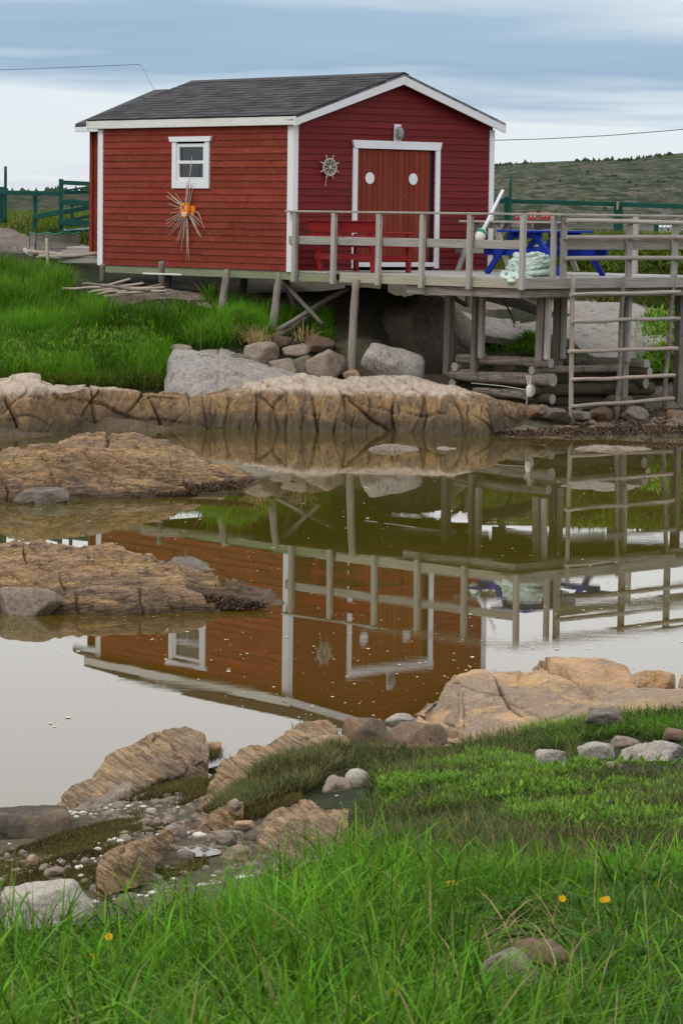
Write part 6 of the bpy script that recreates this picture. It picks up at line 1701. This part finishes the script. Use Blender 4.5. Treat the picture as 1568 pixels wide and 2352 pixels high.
# far grassy slope
ROCKG = [(395, 800), (560, 815), (780, 870), (1000, 860), (1000, 900), (378, 905)]
P = scatter([(-260, 600), (0, 608), (60, 628), (130, 658), (232, 672), (330, 700), (420, 716), (500, 725), (600, 745), (650, 775), (610, 800), (545, 800), (420, 806), (396, 815), (388, 892), (200, 893), (0, 890), (-260, 892)], 62000, 46.5, 58, excl=[ROCKG, [(165, 640), (400, 650), (400, 735), (240, 728), (165, 700)]])
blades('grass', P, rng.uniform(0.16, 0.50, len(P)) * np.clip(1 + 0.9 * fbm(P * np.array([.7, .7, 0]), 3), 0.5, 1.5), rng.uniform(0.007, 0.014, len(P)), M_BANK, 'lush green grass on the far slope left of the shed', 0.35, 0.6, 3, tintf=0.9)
P = scatter([(-260, 880), (395, 880), (392, 896), (-260, 896)], 4000, 46.5, 50)
blades('grass', P, rng.uniform(0.12, 0.35, len(P)), rng.uniform(0.007, 0.012, len(P)), M_MEADOW, 'paler fringe of grass along the top of the blocky ledge', 0.5, 0.9, 3)
P = scatter([(470, 690), (560, 710), (640, 740), (760, 745), (760, 800), (640, 800), (560, 790)], 7000, 48.5, 53.5, noise=(0.8, 0.0))
blades('grass', P, rng.uniform(0.15, 0.5, len(P)), rng.uniform(0.008, 0.013, len(P)), M_BANK, 'straggling grass between the leaning shed posts', 0.35, 0.5, 3)
hay = []
for cx_, cy_, d_, nn in ((590, 792, 49.3, 170), (700, 788, 49.8, 70)):
    g = PX(cx_, cy_ - 4, d_); hay.append(g + rng.normal(size=(nn, 3)) * np.array([.10, .06, .02]))
P = np.concatenate(hay)
blades('dry_grass', P, rng.uniform(0.15, 0.45, len(P)), rng.uniform(0.006, 0.010, len(P)), M_HAY, 'wisps of dead straw on the boulders below the shed', 0.9, 1.0, 3)
# meadow right of the shed
P = scatter([(1050, 640), (1130, 560), (1300, 548), (1900, 548), (1900, 720), (1600, 726), (1500, 708), (1350, 700), (1200, 706), (1090, 690)], 60000, 55.5, 67)
blades('grass', P, rng.uniform(0.10, 0.28, len(P)), rng.uniform(0.010, 0.020, len(P)), M_MEADOW, 'yellow-green meadow behind the deck', 0.6, 0.9, 2, tintf=0.5)
P = scatter([(1480, 745), (1560, 735), (1900, 740), (1900, 905), (1560, 890), (1480, 870), (1440, 800)], 12000, 49, 58)
blades('grass', P, rng.uniform(0.10, 0.4, len(P)), rng.uniform(0.010, 0.018, len(P)), M_BANK, 'green growth on the bank behind the right end of the pole rack', 0.5, 0.8, 3)
P = scatter([(1095, 780), (1180, 765), (1280, 795), (1330, 835), (1420, 850), (1420, 870), (1100, 870)], 6500, 49.5, 55, noise=(0.6, -0.05))
blades('grass', P, rng.uniform(0.08, 0.26, len(P)), rng.uniform(0.010, 0.016, len(P)), M_BANK, 'grass growing in the shade below the deck behind the crib', 0.4, 0.7, 3)
P = scatter([(-260, 500), (230, 500), (230, 575), (-260, 560)], 14000, 60, 78)
blades('grass', P, rng.uniform(0.15, 0.4, len(P)), rng.uniform(0.012, 0.02, len(P)), M_MEADOW, 'rough grass at the foot of the green stair rail', 0.4, 0.5, 3)
P = np.concatenate([PX(650 + rng.normal(0, 40, 260), 902 + rng.normal(0, 3, 260), np.full(260, 47.3))]); P[:, 2] -= 0.04
blades('grass', P, rng.uniform(0.05, 0.12, len(P)), rng.uniform(0.008, 0.012, len(P)), M_MEADOW, 'small grass tuft in a crack on top of the long ledge', 0.5, 0.6, 2)

# near bank: tall foreground grass
ROCK_A = [(1075, 2205), (1090, 2170), (1200, 2150), (1320, 2155), (1320, 2260), (1300, 2400), (1100, 2420)]
TALL = [(-300, 2240), (0, 2250), (180, 2250), (330, 2225), (450, 2190), (560, 2135), (640, 2080), (760, 2035), (860, 2035), (1000, 2050), (1200, 2045), (1400, 2035), (1600, 2030), (1900, 2025), (1900, 2700), (-300, 2700)]
P = scatter(TALL, 72000, 4.6, 11.6, excl=[ROCK_A])
gp = project(P)
keep = ~((gp[0] > 1280) & (gp[1] > 2090) & (rng.uniform(0, 1, len(P)) < 0.6)); P = P[keep]; gp = (gp[0][keep], gp[1][keep])
hs = rng.gamma(4.0, 1 / 4.0, len(P))
Hh = np.clip(0.125 * hs * (1 + 0.9 * np.clip(fbm(P * np.array([1, 1, 0]) * 1.1, 2), -.5, .7)), 0.04, 0.29)
Hh *= np.clip(1.15 - 0.0007 * np.clip(gp[0] - 900, 0, 900), 0.5, 1.2)
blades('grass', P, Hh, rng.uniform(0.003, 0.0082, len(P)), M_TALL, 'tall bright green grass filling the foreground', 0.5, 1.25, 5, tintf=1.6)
P = scatter(TALL, 26000, 4.6, 11.6, excl=[ROCK_A])
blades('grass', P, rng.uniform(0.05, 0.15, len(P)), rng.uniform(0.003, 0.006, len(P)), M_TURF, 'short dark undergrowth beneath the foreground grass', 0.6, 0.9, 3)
P = scatter([(1050, 2160), (1340, 2160), (1400, 2420), (1000, 2420)], 130, 5.8, 8.0)
blades('grass', P, rng.uniform(0.08, 0.25, len(P)), rng.uniform(0.003, 0.006, len(P)), M_HAY, 'dry stalks round the mossy foreground rock', 0.5, 0.9, 4)
# turf between the rocks
TURF = [(640, 1740), (720, 1720), (800, 1728), (1000, 1735), (1110, 1712), (1250, 1692), (1400, 1655), (1568, 1640), (1900, 1630), (1900, 2080), (1500, 2075), (1200, 2085), (900, 2075), (800, 2020), (800, 1890), (860, 1820), (800, 1770), (720, 1780), (660, 1800)]
STONES = [[(1220, 1725), (1305, 1725), (1305, 1805), (1220, 1805)], [(1318, 1705), (1475, 1690), (1475, 1790), (1318, 1790)], [(1425, 1705), (1575, 1700), (1575, 1795), (1425, 1795)], [(745, 1790), (848, 1785), (840, 1822), (750, 1835)]]
P = scatter(TURF, 75000, 10.0, 18.6, excl=STONES)
blades('grass', P, rng.uniform(0.03, 0.10, len(P)), rng.uniform(0.003, 0.006, len(P)), M_TURF, 'short turf on the near bank', 0.7, 0.8, 3, tintf=1.8)
P = scatter(TURF, 26000, 10.0, 18.6, excl=STONES, noise=(1.3, 0.05))
blades('grass', P, rng.uniform(0.06, 0.15, len(P)), rng.uniform(0.0022, 0.004, len(P)), M_FESCUE, 'wispy grey-green fescue tufts on the near bank', 0.6, 0.8, 3, tintf=1.5)
P = scatter([(1180, 1690), (1400, 1640), (1900, 1620), (1900, 1830), (1500, 1800), (1300, 1730)], 16000, 13, 18.6, excl=STONES)
blades('grass', P, rng.uniform(0.04, 0.11, len(P)), rng.uniform(0.003, 0.006, len(P)), M_BANK, 'fresh green grass around the white rocks', 0.5, 0.8, 3)
# hummocks of heath and moss
HUM = [(490, 1875), (540, 1840), (600, 1795), (650, 1762), (700, 1735), (760, 1745), (760, 1800), (700, 1830), (600, 1865), (540, 1890)]
P = scatter(HUM, 17000, 13.8, 17.8)
P[:, 2] += 0.03
blades('moss', P, rng.uniform(0.04, 0.13, len(P)), rng.uniform(0.003, 0.005, len(P)), M_FESCUE, 'grey-green heathery hummock on the middle ridge', 0.6, 0.7, 3, cat='moss', tintf=2.5)
P = scatter([(470, 1870), (530, 1830), (640, 1820), (700, 1845), (560, 1895), (500, 1895)], 5000, 13.8, 17)
blades('moss', P, rng.uniform(0.03, 0.08, len(P)), rng.uniform(0.003, 0.005, len(P)), M_MOSS, 'olive moss along the front of the hummock', 0.6, 0.6, 2, cat='moss')
P = scatter([(0, 1965), (130, 1920), (240, 1890), (320, 1880), (330, 1900), (420, 1890), (380, 1930), (260, 1960), (150, 1985), (320, 1990), (480, 1965), (480, 1990), (350, 2030), (150, 2050), (0, 2040)], 26000, 12.5, 17.2, noise=(1.4, -0.06))
blades('moss', P, rng.uniform(0.008, 0.028, len(P)), rng.uniform(0.004, 0.008, len(P)), M_MOSS, 'olive and brown moss mats on the mud flat', 0.8, 0.6, 2, cat='moss', tintf=2.0)
P = scatter([(270, 1840), (340, 1790), (420, 1800), (480, 1800), (540, 1780), (500, 1820), (420, 1850), (300, 1880)], 9000, 14.5, 18, noise=(1.6, -0.02))
blades('moss', P, rng.uniform(0.015, 0.06, len(P)), rng.uniform(0.004, 0.007, len(P)), M_MOSS, 'mossy tufts in the hollow behind the steep ridge', 0.7, 0.6, 2, cat='moss', tintf=2.0)
P = np.concatenate([PX(400 + rng.normal(0, 26, 500), 1745 + rng.normal(0, 7, 500), 18.0 + rng.normal(0, .05, 500)), PX(480 + rng.normal(0, 16, 300), 1745 + rng.normal(0, 5, 300), 17.9 + rng.normal(0, .05, 300)), PX(725 + rng.normal(0, 22, 700), 1688 + rng.normal(0, 9, 700), 18.0 + rng.normal(0, .05, 700)),
                    PX(770 + rng.normal(0, 18, 400), 1722 + rng.normal(0, 5, 400), 17.1 + rng.normal(0, .03, 400))])
blades('grass', P, rng.uniform(0.03, 0.09, len(P)), rng.uniform(0.003, 0.005, len(P)), M_FESCUE, 'small dry tufts growing in cracks of the shore ridges', 0.6, 0.7, 2)
P = np.concatenate([PX(930 + rng.normal(0, 45, 900), 1732 + rng.normal(0, 5, 900), 17.3 + rng.normal(0, .05, 900))])
blades('dry_grass', P, rng.uniform(0.03, 0.08, len(P)), rng.uniform(0.003, 0.005, len(P)), M_HAY, 'straw caught along the foot of the split brown slab', 0.8, 0.8, 2)


def leaves(name, P, size, mat, label, per=7, upright=0.6, cat='plants', narrow=0.42, pinnate=False):
    """rosettes of folded oval leaves"""
    Vs, Cs, Fs = [], [], []
    n = len(P)
    cnt = 0
    for k in range(per):
        az = rng.uniform(0, 2 * np.pi, n); el = rng.uniform(upright * 0.4, upright * 1.4, n)
        L = size * rng.uniform(0.6, 1.2, n)
        d = np.stack([np.cos(az) * np.cos(el), np.sin(az) * np.cos(el), np.sin(el)], -1)
        s_ = np.stack([-np.sin(az), np.cos(az), np.zeros(n)], -1); u_ = np.cross(d, s_)
        st = P + np.array([0, 0, 1.0]) * (size * rng.uniform(0.0, 1.0, n))[:, None]
        rnd = rng.uniform(0, 0.9, n); pick = np.clip(rng.normal(0.55, 0.2, n), 0, 1)
        w_ = L * narrow * 0.5
        q = [st, st + d * (L * .45)[:, None] + s_ * w_[:, None] + u_ * (w_ * -.35)[:, None], st + d * L[:, None] - u_ * (L * -.12)[:, None], st + d * (L * .45)[:, None] - s_ * w_[:, None] + u_ * (w_ * -.35)[:, None], st + d * (L * .5)[:, None]]
        V = np.stack(q, 1); Vs.append(V.reshape(-1, 3))
        C = np.stack([np.stack([rnd, np.full(n, a), pick], -1) for a in (0.2, 0.7, 1.0, 0.7, 0.5)], 1); Cs.append(C.reshape(-1, 3))
        b = (np.arange(n) * 5)[:, None] + cnt
        Fs += [b + np.array([0, 4, 1]), b + np.array([1, 4, 2]), b + np.array([0, 3, 4]), b + np.array([3, 2, 4])]
        cnt += n * 5
    me = mesh_np(name, np.concatenate(Vs), np.concatenate(Fs), mat, False)
    set_leaf(me, np.concatenate(Cs))
    return tag(obj(name, me), label, cat, kind='stuff')


P = scatter([(860, 1790), (960, 1740), (1130, 1740), (1220, 1770), (1250, 1800), (1180, 1850), (1000, 1880), (880, 1870)], 2600, 12.2, 17.2, noise=(2.2, 0.04)); P[:, 2] += 0.03
leaves('herbs', P, rng.uniform(0.018, 0.038, len(P)), M_HERB, 'light green leafy herbs in the middle of the near turf', 7, 0.8)
P = scatter([(1180, 1790), (1350, 1770), (1900, 1780), (1900, 1930), (1300, 1940), (1150, 1900)], 2400, 10.8, 15.2, noise=(2.0, 0.04)); P[:, 2] += 0.03
leaves('herbs', P, rng.uniform(0.018, 0.040, len(P)), M_HERB, 'leafy herbs below the white rocks', 7, 0.8)
P = scatter([(1480, 740), (1900, 740), (1900, 900), (1480, 880)], 1500, 49, 57); P[:, 2] += 0.1
leaves('herbs', P, rng.uniform(0.08, 0.16, len(P)), M_HERB, 'broad-leaved plants on the bank right of the crib', 7, 0.7)
P = scatter([(1280, 580), (1900, 570), (1900, 650), (1290, 650)], 2400, 56, 64, noise=(0.4, -0.1)); P[:, 2] += 0.1
leaves('herbs', P, rng.uniform(0.07, 0.14, len(P)), M_MEADOW, 'broad-leaved plants in the meadow behind the deck', 6, 0.7)
P = scatter([(0, 690), (330, 740), (395, 870), (0, 880)], 1400, 47, 56, noise=(0.7, 0.02)); P[:, 2] += 0.12
leaves('herbs', P, rng.uniform(0.06, 0.12, len(P)), M_HERB, 'patches of leafy herbs in the far slope grass', 7, 0.8)

# silverweed: fronds of paired leaflets
def fronds(name, P, L, mat, label, per=6, pairs=7):
    Vs, Cs, Fs = [], [], []; cnt = 0
    n = len(P)
    for k in range(per):
        az = rng.uniform(0, 2 * np.pi, n); el = rng.uniform(0.35, 1.15, n); LL = L * rng.uniform(0.6, 1.2, n)
        h = np.stack([np.cos(az), np.sin(az), np.zeros(n)], -1); s_ = np.stack([-np.sin(az), np.cos(az), np.zeros(n)], -1)
        rnd = rng.uniform(0, 0.9, n); pick = np.clip(rng.normal(0.5, 0.2, n), 0, 1)
        for j in range(pairs):
            t_ = 0.25 + 0.75 * (j + 0.5) / pairs
            c_ = P + h * (LL * t_ * np.cos(el * (1 - .5 * t_)))[:, None] + np.array([0, 0, 1.]) * (LL * t_ * np.sin(el * (1 - .55 * t_)))[:, None]
            ll = LL * 0.20 * (0.7 + 0.5 * math.sin(math.pi * min(1, t_)))
            for sg in (1, -1):
                dr = s_ * sg * 0.85 + h * 0.5
                q = [c_, c_ + dr * (ll * .5)[:, None] + h * (ll * .22)[:, None], c_ + dr * ll[:, None] - np.array([0, 0, 1.]) * (ll * .15)[:, None], c_ + dr * (ll * .5)[:, None] - h * (ll * .22)[:, None]]
                Vs.append(np.stack(q, 1).reshape(-1, 3))
                Cs.append(np.repeat(np.stack([rnd, np.full(n, .3 + .6 * t_), pick], -1)[:, None], 4, 1).reshape(-1, 3))
                b = (np.arange(n) * 4)[:, None] + cnt
                Fs += [b + np.array([0, 1, 2]), b + np.array([0, 2, 3])]; cnt += n * 4
    me = mesh_np(name, np.concatenate(Vs), np.concatenate(Fs), mat); set_leaf(me, np.concatenate(Cs))
    return tag(obj(name, me), label, 'plants', kind='stuff')


P = scatter([(1300, 2080), (1900, 2040), (1900, 2500), (1150, 2500), (1240, 2320), (1320, 2230)], 1100, 5.0, 9.2)
fronds('silverweed', P, rng.uniform(0.07, 0.14, len(P)), M_SILVER, 'dark ferny silverweed in the lower corner beside the mossy rock')
P = scatter([(450, 2230), (800, 2180), (1100, 2240), (1080, 2330), (700, 2330), (450, 2320)], 260, 5.8, 8.6, noise=(1.4, 0.05))
fronds('silverweed', P, rng.uniform(0.07, 0.13, len(P)), M_SILVER, 'ferny silverweed patch in the middle of the foreground grass')

P = scatter([(-200, 2230), (500, 2180), (900, 2080), (1300, 2080), (1900, 2060), (1900, 2600), (-200, 2600)], 2600, 5.0, 10.5, excl=[ROCK_A], noise=(1.8, 0.02)); P[:, 2] += rng.uniform(0.02, 0.09, len(P))
leaves('herbs', P, rng.uniform(0.012, 0.032, len(P)), M_SILVER, 'small broad-leaved weeds mixed into the foreground grass', 7, 0.7)
P = scatter(TALL, 70, 5.0, 11.0, excl=[ROCK_A])
blades('grass', P, rng.uniform(0.18, 0.36, len(P)), rng.uniform(0.0016, 0.0028, len(P)), M_HAY, 'thin straw-coloured seed stalks in the foreground grass', 0.25, 0.35, 4)
# seaweed on the rocks by the water
def weed(poly, n, d0, d1, label):
    px = rng.uniform(min(p[0] for p in poly), max(p[0] for p in poly), n * 6); py = rng.uniform(min(p[1] for p in poly), max(p[1] for p in poly), n * 6)
    ok = inside(px, py, poly); px, py = px[ok][:n], py[ok][:n]
    d = np.interp(py, [min(p[1] for p in poly), max(p[1] for p in poly)], [d0, d1]) + rng.normal(0, .04, len(px))
    P = PX(px, py, d); P[:, 2] = np.maximum(P[:, 2], 0.01)
    blades('seaweed', P, rng.uniform(0.02, 0.06, len(P)), rng.uniform(0.010, 0.022, len(P)), M_WEED, label, 1.2, 1.6, 3, cat='seaweed')
weed([(180, 1350), (300, 1352), (420, 1362), (520, 1378), (620, 1388), (560, 1402), (400, 1406), (180, 1410)], 7000, 25.9, 25.25, 'brown seaweed draped over the foot of the nearer layered rock')
weed([(170, 1125), (400, 1118), (590, 1102), (560, 1124), (400, 1140), (170, 1150)], 3500, 36.1, 35.2, 'brown seaweed along the foot of the farther layered rock')
weed([(1130, 992), (1300, 984), (1700, 975), (1700, 998), (1300, 1002), (1130, 1004)], 3600, 46.6, 45.6, 'brown seaweed along the shore under the pole rack')

weed([(1290, 945), (1700, 935), (1700, 985), (1290, 992)], 5200, 49.3, 46.4, 'dark seaweed and wrack strewn over the shore beneath the rack')
# buttercups
M_PETAL = leaf_mat('buttercup_petal', (0.75, 0.50, 0.01), (0.85, 0.62, 0.02), dry_amt=0.0)
t = NT('stem_green'); M_STEM = t.fin((0.06, 0.13, 0.02), 0.6)
_fl = [(217, 2200, 'far down the slope at the left'), (900, 2283, 'lowest in the picture'), (967, 2040, 'standing highest, above the rest'), (1029, 2031, 'just right of the highest one'), (1045, 2030, 'close beside another, right of the highest one'), (823, 2092, 'between two others in the middle of the grass'),
       (771, 2092, 'left of the middle pair'), (975, 2095, 'below the highest one'), (1384, 2071, 'left of a touching pair near the dark silverweed'), (1392, 2068, 'right of a touching pair near the dark silverweed'), (1290, 2066, 'small, left of the pair near the silverweed'), (251, 2154, 'small and alone in the left grass')]
for k, (x, y, lb) in enumerate(_fl):
    g = ground_hit(np.array([x]), np.array([y + 90 if y > 2100 else y + 70]), 4.5, 14)[0]
    p = PX(x, y, g[1] - 0.06)
    b_ = thing('buttercup', 'yellow buttercup flower in the foreground grass, ' + lb, 'flower', tuple(g), 'buttercups in the foreground grass')
    V, Fl = tube_arrays(np.array([g - np.array([0, 0, .03]), (g + p) / 2 + np.array([.01, 0, .01]), p]), 0.0014, 5); obj('stem', mesh_np('stem', V, Fl, M_STEM), b_)
    V, Fl, Cc = [], [], []
    tilt = Matrix.Rotation(random.uniform(0.5, 1.1), 3, 'X') @ Matrix.Rotation(random.uniform(0, 6), 3, 'Z')
    for j in range(5):
        R = Matrix.Rotation(j * 2 * math.pi / 5, 3, 'Z'); b0_ = len(V)
        for (x_, y_, z_) in ((0, 0, 0), (.005, -.0055, .004), (.0095, -.0035, .007), (.0095, .0035, .007), (.005, .0055, .004)):
            V.append(tuple(Vector(p) + tilt @ (R @ Vector((x_, y_, z_)))))
            Cc.append((.4, x_ / .0115, .5))
        Fl.append(tuple(range(b0_, b0_ + 5)))
    me = mesh_np('petals', V, Fl, M_PETAL); set_leaf(me, np.array(Cc)); obj('petals', me, b_)

# puddle
n = 40
pc = PUD
pts = []
for k in range(n):
    a = 2 * math.pi * k / n
    r = 1 + 0.14 * math.sin(2 * a + 1) + 0.08 * math.sin(3 * a + 2) + 0.05 * math.sin(7 * a)
    q = PZ(455 + 45 * r * math.cos(a), 1956 + 13 * r * math.sin(a), pc[2] + 0.008); pts.append(q)
t = NT('puddle_water'); M_PUD = t.fin((0.10, 0.09, 0.07), 0.02, None, 0.5)
tag(obj('puddle', mesh_np('puddle', pts, [tuple(range(n - 1, -1, -1))], M_PUD)), kind='structure')

# shells and grit on the mud
t = NT('shell_white'); M_SHELL = t.fin((0.62, 0.60, 0.54), 0.6)
P = scatter(MUD, 420, 12.4, 17.8, noise=(1.1, -0.05))
D_, F_ = ico_dirs(1); V = (P[:, None] + D_[None] * (rng.gamma(2, .0042, len(P))[:, None, None] * np.array([1.3, 1.1, .6]))).reshape(-1, 3)
Fc = (F_[None] + (np.arange(len(P)) * len(D_))[:, None, None]).reshape(-1, 3)
tag(obj('shell_litter', mesh_np('shell_litter', V, Fc, M_SHELL)), 'white shell crumbs scattered over the mud', 'shells', kind='stuff')
P = scatter(MUD, 2600, 12.4, 18, noise=(0.9, -0.05)); V = (P[:, None] + D_[None] * (rng.gamma(2.2, .0065, len(P))[:, None, None] * rng.uniform(.5, 1.3, (len(P), 1, 3)) * np.array([1.2, 1.2, .7]))).reshape(-1, 3)
Fc = (F_[None] + (np.arange(len(P)) * len(D_))[:, None, None]).reshape(-1, 3)
tag(obj('gravel', mesh_np('gravel', V, Fc, M_PINK, True)), 'small gravel scattered over the mud between the ridges', 'gravel', kind='stuff')

# flecks of foam and pollen afloat on the inlet
t = NT('foam_fleck'); M_FLECK = t.fin((0.62, 0.56, 0.42), 0.7)
m = 2800
px = rng.uniform(-100, 1668, m); py = 1040 + 640 * rng.uniform(0, 1, m) ** 0.8
ok = (fbm(np.stack([px / 260, py / 160, 0 * px], -1), 3) > -0.12 + 0.25 * rng.uniform(-1, 1, m)) & ((py < 1430) | (px > 250 + 1.5 * (py - 1430)) | (rng.uniform(0, 1, m) < 0.12))
P = PZ(px[ok], py[ok], np.full(ok.sum(), 0.004)); sz = rng.gamma(1.5, 0.0028, len(P))
ang = np.linspace(0, 2 * np.pi, 6, endpoint=False)
V = P[:, None] + np.stack([np.cos(ang), np.sin(ang) * 1.7, 0 * ang], -1)[None] * (sz[:, None, None] * rng.uniform(.6, 1.4, (len(P), 6, 1)))
Fc = np.arange(len(P) * 6).reshape(-1, 6)
tag(obj('foam_flecks', mesh_np('foam_flecks', V.reshape(-1, 3), Fc, M_FLECK)), 'pale flecks of foam and pollen floating on the inlet', 'foam', kind='stuff')
